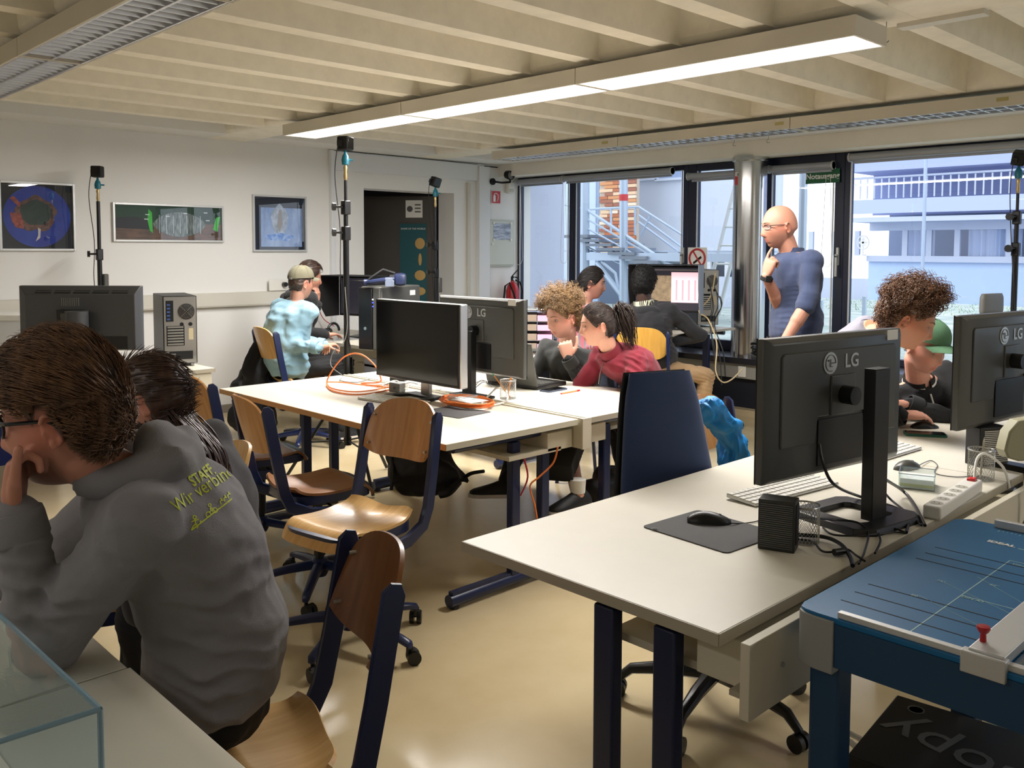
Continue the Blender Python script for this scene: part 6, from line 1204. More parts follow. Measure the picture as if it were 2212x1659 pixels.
        for (sd, K, A, toe) in legs:
            A = Vector(A); t_ = Vector(toe).normalized(); w_ = UP.cross(t_); rr = []
            Az = Vector((A.x, A.y, max(A.z, .07))); z0 = Az.z-.07
            for u, hw, h in ((-.075, .026, .06), (-.05, .036, .088), (0, .038, .10), (.06, .042, .075), (.12, .045, .055), (.165, .038, .042), (.185, .018, .03)):
                c0 = Vector((A.x, A.y, z0))+t_*u; rr.append([c0+w_*(hw*math.cos(a))+UP*(.018+max(0, (h-.018)*math.sin(a)) if a < PI else .014) for a in np.linspace(0, 2*PI, 16, endpoint=False)])
            sh_ = obj('shoe', MB().rings(rr), shm, root, ang=60); pr_ = [(-.082, .022), (-.05, .038), (.06, .044), (.12, .048), (.165, .041), (.192, .015)]
            poly = [(u, w) for u, w in pr_]+[(u, -w) for u, w in reversed(pr_)]; Ms = Matrix(((t_.x, w_.x, 0, A.x), (t_.y, w_.y, 0, A.y), (0, 0, 1, z0), (0, 0, 0, 1))); obj('sole', MB().prism(poly, 0, .020, Ms), som, sh_)
    if face: face_parts(root, Hm, hs, brow, skin, lid, fem=fem, iris=iris)
    return root, Hm, dict(sh=shp, ls=lsx, fw=fwv, ax=ax, top=tp, nk=nk, pel=pel, tm=tmn)
def hood_lump(info, m, w=.14, h=.10, drop=.06, parent=None, d=.055, name='hood', depth=.09, rs=1.0, rr=1.0):
    """folded hood lying on the upper back and round the neck"""
    nk, ls, fw, ax = info['nk'], info['ls'], info['fw'], info['ax']; b = MB(); 
    ring = [nk+ax*(.01-.03*math.cos(a))+ls*(.088*rs*math.sin(a))-fw*(.085*rs*math.cos(a)-.01) for a in np.linspace(-2.3, 2.3, 15)]
    b.tube(ring, [(.022+.022*math.cos(a/1.6))*rr for a in np.linspace(-2.3, 2.3, 15)], 12)
    b.tube([nk-ax*drop-fw*(depth+.025)+ls*(w*math.sin(a))+ax*(-.07*math.cos(a)*h/.1) for a in np.linspace(-1.5, 1.5, 11)], [d*(.5+.5*math.cos(a)) for a in np.linspace(-1.5, 1.5, 11)], 12)
    b.ell(nk-ax*(drop*.6)-fw*depth*.9, (w*.9, d*1.1, d*1.3), 16, Matrix(((ls.x, fw.x, ax.x, 0), (ls.y, fw.y, ax.y, 0), (ls.z, fw.z, ax.z, 0), (0, 0, 0, 1))))
    me = bake(b, .008, 6, .5); wrinkle(me, .008, seed=3); me.materials.clear(); me.materials.append(m); return obj(name, me, [m], parent or info['top'], ang=180, fix=False)
def collar_ring(info, m, r=.062, h=.03, t=.006, lean=0, name='collar', gap=0, up=.0):
    nk, ls, fw, ax = info['nk'], info['ls'], info['fw'], info['ax']; aa = np.linspace(-PI/2+gap, 1.5*PI-gap, 30); g = MB(); rr = []
    g.grid(lambda u, v: nk+ax*(up-.012+h*v)+(ls*math.cos(PI/2+gap+(2*PI-2*gap)*u)+fw*math.sin(PI/2+gap+(2*PI-2*gap)*u))*(r*(1-.10*v)), 30, 4, t); return obj(name, g, m, info['top'], ang=60)
def lp(px, py, Z): return D(px, py, Z)
# 1 standing man -------------------------------------------------------------
def tick(s): pass
V = Vector
Z0 = 5.0; pel = lp(1715, 752, Z0); nk = lp(1712, 548, Z0+.02); ch = -Rh*1.0-Fh*.32
r, Hm, inf = person('bald standing man in a dark blue shirt holding his chin', lp(1684, 490, Z0), -Rh-Fh*.10-UP*.10, pel, nk, ch,
    [(1, lp(1692, 742, 4.76), Rh*1.0-Fh*.5+UP*.1, -UP*.9-Rh*.35, Rh*.4-Fh, dict(curl=(.3, .4, .3), k=.92)),
     (-1, lp(1655, 597, 4.90), -UP*1.0+Rh*.15-Fh*.3, UP*.95+Rh*.22-Fh*.1, -Rh*.85-Fh*.5, dict(fingers=[(.15, .25, .2), (1.0, 1.1, .6), (1.25, 1.2, .6), (1.4, 1.2, .6)], thumb=(.3, 1)))],
    [(1, pel+V((0, 0, -.48))+Rh*.02-Fh*.06, V((pel.x, pel.y, .07))-Fh*.10+Rh*.02, -Rh), (-1, pel+V((0, 0, -.48))+Fh*.1-Rh*.03, V((pel.x, pel.y, .07))+Fh*.12, -Rh-Fh*.3)],
    (178, 126, 104), (42, 54, 84), (150, 168, 186), sleeve=.5, voxel=.004, cloth_v=.007, stub=.35, brow=(110, 84, 66), wr=.012, bulge=.04, top_off=.016, slouch=.02, hem=-.03, seed=1, lid=.45, iris=(70, 90, 110), build=.92, shoes=(60, 44, 34), shoulder=.18,
    folds=[(tuple(lp(1700, 690, 4.85)), (0, 0, 1), .03, .006, .10), (tuple(lp(1748, 640, 4.85)), (.2, .1, 1), .025, .008, .07)])
glasses(r, Hm, 1.0, M['blackm'], .0017, (.025, .014))
bd = inf['pel']+V((0, 0, .035)); fw2 = (-Rh-Fh*.3).normalized(); ls2 = UP.cross(fw2)
bl = [bd+ls2*(.170*math.cos(a))+fw2*(.134*math.sin(a)) for a in np.linspace(0, 2*PI, 41)]
g = MB()
for a, b in zip(bl[:-1], bl[1:]): 
    n_ = ((a+b)/2-bd).normalized()*.004; g.add([a+V((0, 0, -.019)), b+V((0, 0, -.019)), b+V((0, 0, .019)), a+V((0, 0, .019)), a+V((0, 0, -.019))+n_, b+V((0, 0, -.019))+n_, b+V((0, 0, .019))+n_, a+V((0, 0, .019))+n_], [(0, 1, 2, 3), (7, 6, 5, 4), (0, 4, 5, 1), (3, 2, 6, 7)])
be = obj('belt', g, mat('belt_leather', (38, 30, 28), .5), r); bp = bl[7]+(bl[7]-bd).normalized()*.006; n_ = (bl[7]-bd).normalized(); obj('belt_buckle', MB().box(-.024, -.019, -.003, .024, .019, .003, fr(bp, UP.cross(n_), UP)), M['silver'], be, bevel=.003)
collar_ring(inf, inf['tm'], .066, .045, .004, gap=.35, name='shirt_collar', up=-.005)
# watch
Wp = lp(1656, 602, 4.90); dW = (lp(1655, 597, 4.9)-lp(1641, 650, 4.95)).normalized(); o2 = dW.orthogonal().normalized(); o3 = dW.cross(o2)
obj('wristwatch', MB().rings([[Wp+dW*z+(o2*math.cos(a)+o3*math.sin(a))*rr_ for a in np.linspace(0, 2*PI, 20, endpoint=False)] for z, rr_ in ((-.012, .030), (-.010, .034), (.010, .034), (.012, .030))]).cbox((0, 0, 0), (.03, .034, .01), fr(Wp-Fh*.034, Rh, dW)), M['blackm'], r)
tick('p1')
# 2 pale blue sweatshirt, olive cap ------------------------------------------
cp = mat('olive_cap_fabric', (108, 104, 84), .9, bump=.4, bscale=300); ZB = 6.9
pel = lp(624, 800, ZB); nk = lp(641, 652, ZB); X1 = V((1, 0, 0)); Y1 = V((0, 1, 0))
r, Hm, inf = person('seated person in a pale blue sweatshirt and olive cap, seen from behind', lp(650, 613, ZB), X1*.95+Y1*.15-UP*.08, pel, nk, X1*.97+Y1*.1,
    [(-1, lp(688, 750, ZB-.25), -UP-X1*.4-Rh*.0, X1+Y1*.5, UP, dict(curl=(.8, .8, .5))), (1, lp(700, 745, ZB+.05), -UP, X1-Y1*.4, UP, dict(curl=(.8, .8, .5)))],
    [(-1, lp(725, 790, ZB+.05), lp(735, 930, ZB+.1), X1), (1, lp(735, 780, ZB+.4), lp(740, 925, ZB+.45), X1)],
    (190, 140, 118), (142, 180, 198), (16, 16, 18), sleeve=1.0, cloth_v=.009, voxel=.005, wr=.018, top_off=.028, build=1.06, slouch=.06, seed=4, bulge=.08, hem=.05, lid=.5, shoulder=.17,
    folds=[(tuple(lp(640, 780, ZB-.1)), (0, 0, 1), .05, .014, .16), (tuple(lp(672, 745, ZB-.2)), (.3, 0, 1), .03, .012, .10), (tuple(lp(620, 720, ZB-.1)), (1, 1, .3), .05, .010, .15)])
hair(r, Hm, 1.0, hairmat('short_brown_hair', (74, 56, 44), (52, 40, 32)), n=500, L=.010, th=.006, lift=.5, seed=2, hug=.5)
cap_on(r, Hm, 1.02, cp, strap=True); collar_ring(inf, inf['tm'], .064, .022, .006)
# 3 man in the black hoodie behind him ----------------------------------------
ZB = 7.45; pel = lp(655, 780, ZB); nk = lp(650, 630, ZB)
r, Hm, inf = person('man in a black hoodie with his hand at his mouth, behind the cap', lp(668, 600, ZB), X1*.95-Y1*.22-UP*.12, pel, nk, X1,
    [(-1, lp(702, 723, ZB-.1), -UP-X1*.2, X1*.9-Y1*.1, UP, dict(curl=(.25, .4, .3), spread=.1)), (1, lp(684, 655, ZB-.0), -UP+X1*.3, UP*.9+X1*.05-Y1*.1, X1*.5-Y1*.8, dict(curl=(.5, .9, .6)))],
    [(-1, lp(740, 790, ZB), lp(745, 900, ZB), X1), (1, lp(750, 785, ZB+.3), lp(755, 895, ZB+.3), X1)],
    (192, 138, 116), (20, 20, 22), (24, 26, 34), sleeve=1.0, cloth_v=.010, voxel=.005, wr=.014, top_off=.024, slouch=.07, seed=9, stub=.5, lid=.55)
hair(r, Hm, 1.0, hairmat('brown_hair_quiff', (66, 44, 32), (46, 32, 26)), n=900, L=.035, th=.012, comb=(0, .9, .3), lift=.25, grav=.05, top=1.3, seed=3, sides=.3, hug=.6, rnd=.08, r=.0012); hood_lump(inf, inf['tm'], w=.13)
# 4 curly blond man -----------------------------------------------------------
ZB = 5.45; head = lp(1214, 686, ZB-.08); pel = lp(1225, 895, ZB+.25); nk = lp(1228, 752, ZB+.12); hf = -Rh*.80-Fh*.60-UP*.22
r, Hm, inf = person('curly blond man in a black sweatshirt resting his chin on his fist', head, hf, pel, nk, -Rh*.55-Fh*.8,
    [(1, lp(1228, 775, ZB-.22), -UP*.9-Fh*.2+Rh*.3, UP*.93-Rh*.22, -Rh*.2-Fh*.95, dict(curl=(1.35, 1.4, .8), thumb=(.5, .2))), (-1, lp(1150, 822, ZB-.05), -Rh*.5-UP*.9, -Rh*.2-Fh*.9, UP, dict(curl=(.5, .6, .3)))],
    [(1, lp(1215, 905, ZB-.05), lp(1248, 1068, 4.35), -Rh*.6-Fh*.5), (-1, lp(1165, 890, ZB-.1), lp(1088, 1045, 4.85), -Rh)],
    (232, 178, 156), (34, 36, 35), (20, 20, 22), sleeve=1.0, voxel=.004, wr=.014, top_off=.018, slouch=.06, seed=12, bare=(1,), lid=.5, brow=(110, 82, 54), iris=(70, 84, 80), hs=1.02, build=.95,
    folds=[(tuple(lp(1205, 800, ZB-.1)), (1, .3, .6), .035, .010, .12), (tuple(lp(1255, 800, ZB-.2)), (.5, -.3, 1), .03, .010, .09)])
hair(r, Hm, 1.02, hairmat('curly_blond_hair', (150, 118, 78), (96, 72, 48), .4), n=1100, L=.055, th=.022, comb=(0, .6, .5), lift=.75, grav=.15, curl=.0085, cf=240, r=.0020, top=.8, seed=4, lump=.010, segs=16, sides=.4, sideL=.6)
obj('white_sock', MB().cyl(lp(1248, 1068, 4.35)+V((0, 0, .01)), lp(1248, 1068, 4.35)+V((0, 0, .075)), .036, .040), M['paper'], r)
collar_ring(inf, inf['tm'], .064, .018, .006)
tick('p4')
# 5 woman in the red sweater ---------------------------------------------------
ZB = 5.02; head = lp(1291, 703, ZB); pel = lp(1405, 892, ZB+.28); nk = lp(1322, 762, ZB+.05); hf = -Rh*.97-Fh*.10-UP*.10
r, Hm, inf = person('woman with a dark ponytail and a wine red sweater leaning over the desk', head, hf, pel, nk, -Rh*.9-Fh*.45,
    [(1, lp(1325, 900, ZB+.05), -UP*.6-Fh*.6-Rh*.1, -Rh*.6-UP*.6, UP, dict(curl=(.3, .4, .3))), (-1, lp(1318, 895, ZB+.3), -UP-Rh*.4, -Rh*.6-UP*.6, UP, dict(curl=(.4, .5, .3)))],
    [(1, lp(1350, 905, ZB-.0), lp(1355, 1040, ZB-.05), -Rh), (-1, lp(1330, 895, ZB+.25), lp(1345, 1020, ZB+.3), -Rh)],
    (220, 164, 140), (122, 20, 40), (26, 26, 32), sleeve=1.0, voxel=.0038, wr=.016, top_off=.022, slouch=.07, seed=21, fem=1, hs=.97, build=.93, lid=.7, brow=(60, 44, 36), lipc=(.52, .16, .16), shoulder=.165,
    folds=[(tuple(lp(1370, 800, ZB-.1)), (.3, -.3, 1), .035, .012, .11), (tuple(lp(1315, 810, ZB-.15)), (1, -.3, .2), .04, .012, .10), (tuple(lp(1285, 790, ZB)), (1, -.3, .2), .035, .010, .09)])
hm5 = hairmat('dark_brown_hair', (62, 46, 38), (36, 27, 24), .55); s5 = .97
hair(r, Hm, s5, hm5, n=1500, L=.070, th=.013, comb=(0, -.9, .50), lift=.10, grav=-.1, curl=.0015, cf=60, r=.0011, seed=5, lump=.006, dz=-.008, hug=1, rnd=.07)
tie = Hm@V((0, -.100, .060)); pt = MB(); rg_ = random.Random(4)
for k in range(260):
    a = rg_.uniform(0, 6.28); q = rg_.uniform(0, .030); o_ = Rh*math.cos(a)*q+UP*math.sin(a)*q+Fh*rg_.uniform(-.03, .03); ph = rg_.uniform(0, 6.3); ln_ = rg_.uniform(.8, 1.1)
    pts = []
    for u in np.linspace(0, 1, 10):
        base = tie+Rh*(.010+.085*u**.8*ln_)+UP*(.050*math.sin(min(1, u*2.6)*PI*.6)-.215*u**1.5*ln_)+o_*(.25+2.0*math.sin(PI*min(.8, u)))+(Rh*math.cos(ph+u*9)+Fh*math.sin(ph+u*9))*.006*u; pts.append(base)
    pt.tube(pts, [.0026*(1-.6*u) for u in np.linspace(0, 1, 10)], 3, cap=False)
obj('ponytail', pt, hm5, r, ang=180, fix=False); obj('hair_tie', MB().tube([tie+Rh*.012+(UP*math.cos(a)+Fh*math.sin(a))*.016 for a in np.linspace(0, 2*PI, 17)], .006, 6), M['blackm'], r)
collar_ring(inf, inf['tm'], .062, .060, .008, name='high_collar', up=.005)
zz = inf['nk']+inf['fw']*.075; obj('zip_pull', MB().tube([zz, zz+inf['fw']*.03-UP*.05, zz+inf['fw']*.04-UP*.10], .0022, 5), M['silver'], inf['top'])
# 6 dark-haired woman at the back ----------------------------------------------
ZB = 6.75; head = lp(1279, 612, ZB); nk = lp(1263, 655, ZB+.02); pel = lp(1235, 800, ZB+.05); hf = Rh*.97-Fh*.08-UP*.14
r, Hm, inf = person('dark-haired woman in a pink and grey top looking at the pink screen', head, hf, pel, nk, Rh*.8+Fh*.5,
    [(1, lp(1290, 745, ZB+.1), -UP, Rh, UP, dict()), (-1, lp(1285, 750, ZB-.2), -UP, Rh, UP, dict())], [(1, lp(1300, 800, ZB+.1), lp(1305, 920, ZB+.1), Rh), (-1, lp(1295, 805, ZB-.1), lp(1300, 925, ZB-.1), Rh)],
    (176, 130, 112), (206, 128, 140), (40, 44, 60), sleeve=1.0, voxel=.0045, cloth_v=.010, wr=.010, fem=1, hs=.98, build=.9, lid=.6, brow=(40, 30, 26), seed=30, top_off=.014)
pm6 = inf['tm']; 
nt = pm6.node_tree; wv_n = nt.nodes.new('ShaderNodeTexWave'); wv_n.inputs['Scale'].default_value = 7; wv_n.inputs['Distortion'].default_value = 4; tc = nt.nodes.new('ShaderNodeTexCoord'); rp = nt.nodes.new('ShaderNodeValToRGB'); rp.color_ramp.elements[0].color = lin((150, 148, 156)); rp.color_ramp.elements[1].color = lin((232, 120, 136)); nt.links.new(tc.outputs['Object'], wv_n.inputs[0]); nt.links.new(wv_n.outputs[1], rp.inputs[0]); nt.links.new(rp.outputs[0], nt.nodes['Principled BSDF'].inputs['Base Color'])
hm6 = hairmat('black_brown_hair', (30, 22, 20), (18, 14, 13), .55); hair(r, Hm, .98, hm6, n=1300, L=.085, th=.012, comb=(0, -1, -.25), lift=.06, grav=.1, curl=.0012, r=.0011, seed=6, dz=-.01, hug=1, rnd=.06)
bun = MB()
for k in range(90):
    ph = rg_.uniform(0, 6.3); a = Hm@V((rg_.uniform(-.02, .02), -.100, rg_.uniform(-.03, .0))); pts = [a+(-Rh)*(.01+.085*u)+UP*(-.030*u+.018*math.sin(ph+u*4))+(Fh*math.cos(ph))*.02*u for u in np.linspace(0, 1, 7)]; bun.tube(pts, [.003*(1-.6*u) for u in np.linspace(0, 1, 7)], 3, cap=False)
obj('hair_bun', bun, hm6, r, ang=180, fix=False)
# 7 man in black with beige trousers ---------------------------------------------
ZB = 6.70; head = lp(1391, 614, ZB); nk = lp(1392, 664, ZB); pel = lp(1412, 795, ZB+.02); hf = Rh*.38+Fh*.92-UP*.02; ch = Rh*.25+Fh
r, Hm, inf = person('man in a black hoodie with a plaid collar and beige trousers, seen from behind', head, hf, pel, nk, ch,
    [(-1, lp(1440, 742, ZB+.12), Rh*.9-UP*.5, -Rh*.8+Fh*.3, UP*.5-Fh*.6, dict(curl=(.6, .7, .4))), (1, lp(1400, 735, ZB+.3), -Rh-UP*.5, Rh+Fh*.2, UP, dict(curl=(.6, .7, .4)))],
    [(-1, lp(1528, 812, ZB+.05), lp(1505, 955, ZB+.1), Rh*.5+Fh), (1, lp(1400, 800, ZB+.55), lp(1405, 930, ZB+.6), Fh)],
    (70, 48, 40), (22, 23, 28), (172, 142, 106), sleeve=1.0, voxel=.0045, wr=.012, top_off=.022, slouch=.05, seed=41, build=1.05, hs=1.03, sc=1.06, brow=(20, 14, 12), bulge=.02, ankle_r=.058,
    folds=[(tuple(lp(1440, 735, ZB-.1)), (.3, .3, 1), .035, .010, .11)])
hair(r, Hm, 1.03, hairmat('black_short_afro', (16, 14, 14), (9, 8, 8), .8), n=1800, L=.010, th=.015, lift=.9, grav=0, curl=.002, cf=500, r=.0014, top=.5, seed=7, lump=.004, segs=3, dz=-.004, sides=.6)
glasses(r, Hm, 1.03, M['silver'], .0014); hood_lump(inf, inf['tm'], w=.15, h=.12, drop=.07, d=.05)
pc7 = mat('plaid_collar', (34, 36, 36), .9); nt = pc7.node_tree; tc = nt.nodes.new('ShaderNodeTexCoord'); br_ = nt.nodes.new('ShaderNodeTexBrick'); br_.inputs['Color1'].default_value = lin((34, 36, 36)); br_.inputs['Color2'].default_value = lin((40, 42, 40)); br_.inputs['Mortar'].default_value = lin((206, 204, 180)); br_.inputs['Scale'].default_value = 22; br_.inputs['Mortar Size'].default_value = .06; br_.offset = 0; nt.links.new(tc.outputs['Object'], br_.inputs['Vector']); nt.links.new(br_.outputs[0], nt.nodes['Principled BSDF'].inputs['Base Color'])
collar_ring(inf, pc7, .078, .055, .006, name='plaid_collar', up=.01)
tick('p7')
# 8 curly man on the right --------------------------------------------------------
ZB = 3.80; head = lp(1964, 692, ZB); nk = lp(1886, 714, ZB+.18); pel = lp(1700, 1000, ZB+.75); hf = Rh*.88-Fh*.36-UP*.40
r, Hm, inf = person('man with big curly brown hair and a grey t-shirt bending over the desk', head, hf, pel, nk, Rh*.85-Fh*.3,
    [(-1, lp(1790, 905, ZB+.15), -UP-Rh*.8, Rh*.9-Fh*.2, UP, dict(curl=(.4, .5, .3))), (1, lp(1800, 905, ZB+.45), -UP-Rh, Rh, UP, dict(curl=(.4, .5, .3)))],
    [(-1, lp(1715, 1190, ZB+.7)*1+UP*.0, V((lp(1700, 1000, ZB+.7).x, lp(1700, 1000, ZB+.7).y, .07)), Rh), (1, lp(1725, 1180, ZB+.95), V((lp(1705, 1000, ZB+.95).x, lp(1705, 1000, ZB+.95).y, .07)), Rh)],
    (212, 150, 118), (132, 130, 142), (40, 46, 66), sleeve=.3, voxel=.0036, wr=.010, top_off=.010, slouch=.06, seed=52, hs=1.0, build=.92, lid=.7, brow=(96, 68, 50), iris=(80, 80, 70), bulge=0, neck=.056)
hair(r, Hm, 1.0, hairmat('curly_brown_hair', (134, 92, 60), (66, 42, 30), .35), n=1150, L=.052, th=.022, comb=(0, .1, .7), lift=.85, grav=.12, curl=.0090, cf=300, r=.0020, top=.7, seed=8, lump=.014, segs=22, sides=.30, dz=.012, sideL=.55)
collar_ring(inf, mat('dark_neckband', (84, 84, 96), .9), .068, .018, .006, name='neckband')
# 9 green cap ----------------------------------------------------------------------
ZB = 4.12; head = lp(1999, 750, ZB); nk = lp(1985, 822, ZB+.15); pel = lp(1990, 1000, ZB+.42); hf = Rh*.36-Fh*.84-UP*.34
r, Hm, inf = person('young man in a green cap and black zip sweater using the mouse', head, hf, pel, nk, Rh*.3-Fh,
    [(-1, lp(1948, 897, ZB-.12), -Rh-UP*.4, Rh*.95+Fh*.1, UP*.95-Fh*.2, dict(curl=(.25, .45, .35), spread=.09)), (1, lp(1965, 872, ZB+.05), Rh-UP*.3, -Rh*.95-Fh*.1, UP, dict(curl=(.5, .6, .3)))],
    [(-1, lp(1940, 1015, ZB+.05), lp(1945, 1160, ZB+.05), -Fh), (1, lp(2060, 1010, ZB+.1), lp(2060, 1150, ZB+.1), -Fh)],
    (218, 160, 138), (22, 22, 24), (30, 32, 40), sleeve=1.0, voxel=.004, wr=.014, top_off=.020, slouch=.06, seed=61, hs=.98, build=.95, lid=.7, brow=(90, 66, 50), stub=.12,
    folds=[(tuple(lp(2010, 850, ZB-.1)), (.5, .2, 1), .03, .010, .12)])
hair(r, Hm, .98, hairmat('short_fair_hair', (120, 92, 66), (90, 68, 48)), n=350, L=.010, th=.004, lift=.5, seed=9, dz=.022, hug=.8); cap_on(r, Hm, 1.0, mat('green_cap_fabric', (88, 128, 96), .9, bump=.4, bscale=300))
zz = inf['nk']+inf['fw']*.085-UP*.0; obj('white_zip', MB().tube([zz-UP*.02, zz+inf['fw']*.045-UP*.09, zz+inf['fw']*.05-UP*.17], .004, 6), M['paper'], inf['top'])
collar_ring(inf, M['blackm'], .068, .04, .007, name='collar', gap=.2); collar_ring(inf, M['paper'], .0745, .012, .003, name='collar_stripe', gap=.25, up=.008)
mouse('dark mouse under the hand of the man in the green cap', lp(1998, 903, ZB-.12).x, lp(1998, 903, ZB-.12).y, math.radians(-45), .95, z=ZT)
tick('p9')
# 10 man in the grey hoodie, foreground -------------------------------------------------
ZB = 1.72; head = lp(132, 905, ZB); nk = lp(285, 1012, ZB+.10); pel = lp(470, 1500, ZB+.22); hf = -Rh*.97-Fh*.06-UP*.12
r, Hm, inf = person('foreground man in a grey hoodie and black glasses leaning on his hand', head, hf, pel, nk, -Rh*.97-Fh*.25,
    [(1, lp(28, 1104, ZB-.06), -UP*1.0-Rh*.1+Fh*.0, UP*.95+Rh*.10, -Rh*.95-Fh*.25, dict(fingers=[(.75, 1.3, .9), (.8, 1.35, .9), (.9, 1.35, .9), (1.0, 1.4, .9)], thumb=(.15, .1))), (-1, lp(-80, 1330, ZB+.35), -UP, -Rh, UP, dict())],
    [(1, lp(300, 1560, ZB+.10), lp(300, 1990, ZB+.2), -Rh), (-1, lp(260, 1540, ZB+.45), lp(250, 1980, ZB+.5), -Rh)],
    (188, 128, 104), (126, 123, 125), (14, 14, 15), sleeve=.98, voxel=.0034, cloth_v=.006, wr=.012, top_off=.028, slouch=.055, seed=71, hs=1.06, build=1.02, stub=1.0, lid=.6, brow=(70, 48, 36), scalp=(.03, .018, .012), bulge=.05, hem=.0, shoulder=.17,
    folds=[(tuple(lp(560, 1330, ZB)), (.1, 0, 1), .06, .014, .14), (tuple(lp(480, 1480, ZB)), (.2, 0, 1), .05, .014, .14), (tuple(lp(60, 1300, ZB-.1)), (.1, 0, 1), .045, .014, .10), (tuple(lp(300, 1200, ZB-.15)), (.7, -.7, .8), .10, .012, .16)])
hair(r, Hm, 1.06, hairmat('wavy_brown_hair', (126, 90, 60), (58, 40, 31), .55), n=5200, L=.072, th=.026, comb=(0, .75, .15), lift=.18, grav=.22, curl=.005, cf=75, r=.0013, top=.45, seed=10, lump=.004, segs=10, sides=.20, hug=.35, rnd=.22, dz=.018, sideL=.22)
glasses(r, Hm, 1.06, M['black'], .0030, (.027, .019)); hd_ = hood_lump(inf, inf['tm'], w=.10, h=.07, drop=-.035, d=.050, depth=.07, rs=1.12, rr=1.45)
# printed lettering draped over the back
from mathutils.bvhtree import BVHTree
tpm = inf['top'].data; bv = BVHTree.FromPolygons([v.co for v in tpm.vertices], [tuple(p.vertices) for p in tpm.polygons])
lime = mat('lime_print', (190, 200, 30), .7); view0 = V((0, 0, CH))
def drape(name, me_or_mb):
    me = me_or_mb if isinstance(me_or_mb, bpy.types.Mesh) else me_or_mb.mesh(name, [])
    bad = set()
    for v in me.vertices:
        hitp, nn_, _, _ = bv.ray_cast(v.co, (v.co-view0).normalized())
        if hitp is not None: v.co = hitp+nn_*.0015
        else: bad.add(v.index)
    b_ = bmesh.new(); b_.from_mesh(me); b_.verts.ensure_lookup_table(); bmesh.ops.delete(b_, geom=[b_.verts[i] for i in bad], context='VERTS'); bmesh.ops.delete(b_, geom=[f for f in b_.faces if f.calc_perimeter() > .12], context='FACES_ONLY'); b_.to_mesh(me); b_.free()
    me.materials.clear(); me.materials.append(lime); o = bpy.data.objects.new(name, me); COL.objects.link(o); o.parent = r; return o
def printed(name, body, px, py, size, ang, wide=1.0, bold=0):
    p = lp(px, py, 1.45); rt = (Rh*math.cos(ang)+UP*math.sin(ang)); up_ = (-Rh*math.sin(ang)+UP*math.cos(ang)); Mx = fr(p, rt, up_)@Matrix.Diagonal((wide, 1, 1, 1))
    t = text(name, body, size, Mx, lime, None, ext=0, align='LEFT', bold=bold); me = t.data; bpy.data.objects.remove(t)
    b_ = bmesh.new(); b_.from_mesh(me); bmesh.ops.triangulate(b_, faces=b_.faces); bmesh.ops.subdivide_edges(b_, edges=[e for e in b_.edges if e.calc_length() > .008], cuts=1); b_.to_mesh(me); b_.free(); return drape(name, me)
dproj = V((0, 0, 0)); inf_fw = inf['fw']; inf['fw'] = Fh*1.8
printed('print_staff', 'STAFF', 412, 1044, .026, math.radians(35), .60, .0007); printed('print_slogan', 'Wir verbinden a', 374, 1098, .033, math.radians(34), .70)
lnm = MB(); a = lp(412, 1146, 1.45); b_ = lp(500, 1078, 1.45); nn = 14
def band(p, q, w, n=10): 
    for k in range(n):
        s_, e_ = p.lerp(q, k/n), p.lerp(q, (k+1)/n); d_ = (q-p).normalized(); o_ = d_.cross(Fh).normalized()*w; lnm.add([s_-o_, e_-o_, e_+o_, s_+o_], [(0, 1, 2, 3)])
band(a, b_, .0011)
def fig(px, py, segs):
    for (x0, y0, x1, y1) in segs: band(lp(px+x0, py+y0, 1.45), lp(px+x1, py+y1, 1.45), .0009, 2)
runner = [(-2, -22, 4, -20), (4, -20, 5, -26), (5, -26, -1, -28), (-1, -28, -2, -22), (1, -20, 4, -10), (2, -18, -6, -14), (3, -17, 10, -20), (4, -10, -2, -5), (-2, -5, -5, 2), (4, -10, 9, -4), (9, -4, 6, 0)]
fig(418, 1142, runner); 
def circ_(cx, cy, r_): 
    pts_ = [(cx+r_*math.cos(t), cy+r_*math.sin(t)) for t in np.linspace(0, 2*PI, 13)]
    for p_, q_ in zip(pts_[:-1], pts_[1:]): band(lp(*p_, 1.45), lp(*q_, 1.45), .0008, 1)
circ_(449, 1112, 5.5); circ_(463, 1103, 5.5); circ_(452, 1092, 3); fig(457, 1107, [(-4, -10, 2, -6), (2, -6, -6, 0), (2, -6, 6, -2), (-4, -10, -3, -4)])
for px, py in ((475, 1090), (483, 1084), (491, 1077)): fig(px, py, [(0, -14, 3, -10), (3, -10, -1, -6), (-1, -6, 2, 0), (3, -10, 6, -8)])
circ_(432, 1127, 1.4); drape('print_figures', lnm); inf['fw'] = inf_fw
for k, s_ in enumerate((-.03, .03)): pass
tick('p10')
# 11 long-haired woman behind him ---------------------------------------------------
ZB = 2.35; head = lp(330, 862, ZB); nk = lp(400, 985, ZB+.08); pel = lp(470, 1240, ZB+.25); hf = -Rh*.97+Fh*.15-UP*.2
r, Hm, inf = person('person with long brown hair leaning in behind the grey hoodie', head, hf, pel, nk, -Rh,
    [(1, lp(240, 1120, ZB-.1), -UP, -Rh, UP, dict()), (-1, lp(240, 1110, ZB+.25), -UP, -Rh, UP, dict())], [(1, lp(300, 1250, ZB+.1), lp(300, 1560, ZB+.2), -Rh), (-1, lp(300, 1240, ZB+.35), lp(300, 1540, ZB+.4), -Rh)],
    (196, 142, 120), (60, 58, 62), (24, 24, 30), sleeve=1.0, voxel=.006, cloth_v=.012, fem=1, hs=.96, build=.85, seed=80, top_off=.012, slouch=.05)
hm11 = hairmat('long_brown_hair', (84, 58, 46), (46, 32, 28), .35); hair(r, Hm, .96, hm11, n=400, L=.06, th=.012, comb=(0, -1, .1), lift=.1, grav=.3, seed=11, dz=-.02)
lh_ = MB(); rg_ = random.Random(11)
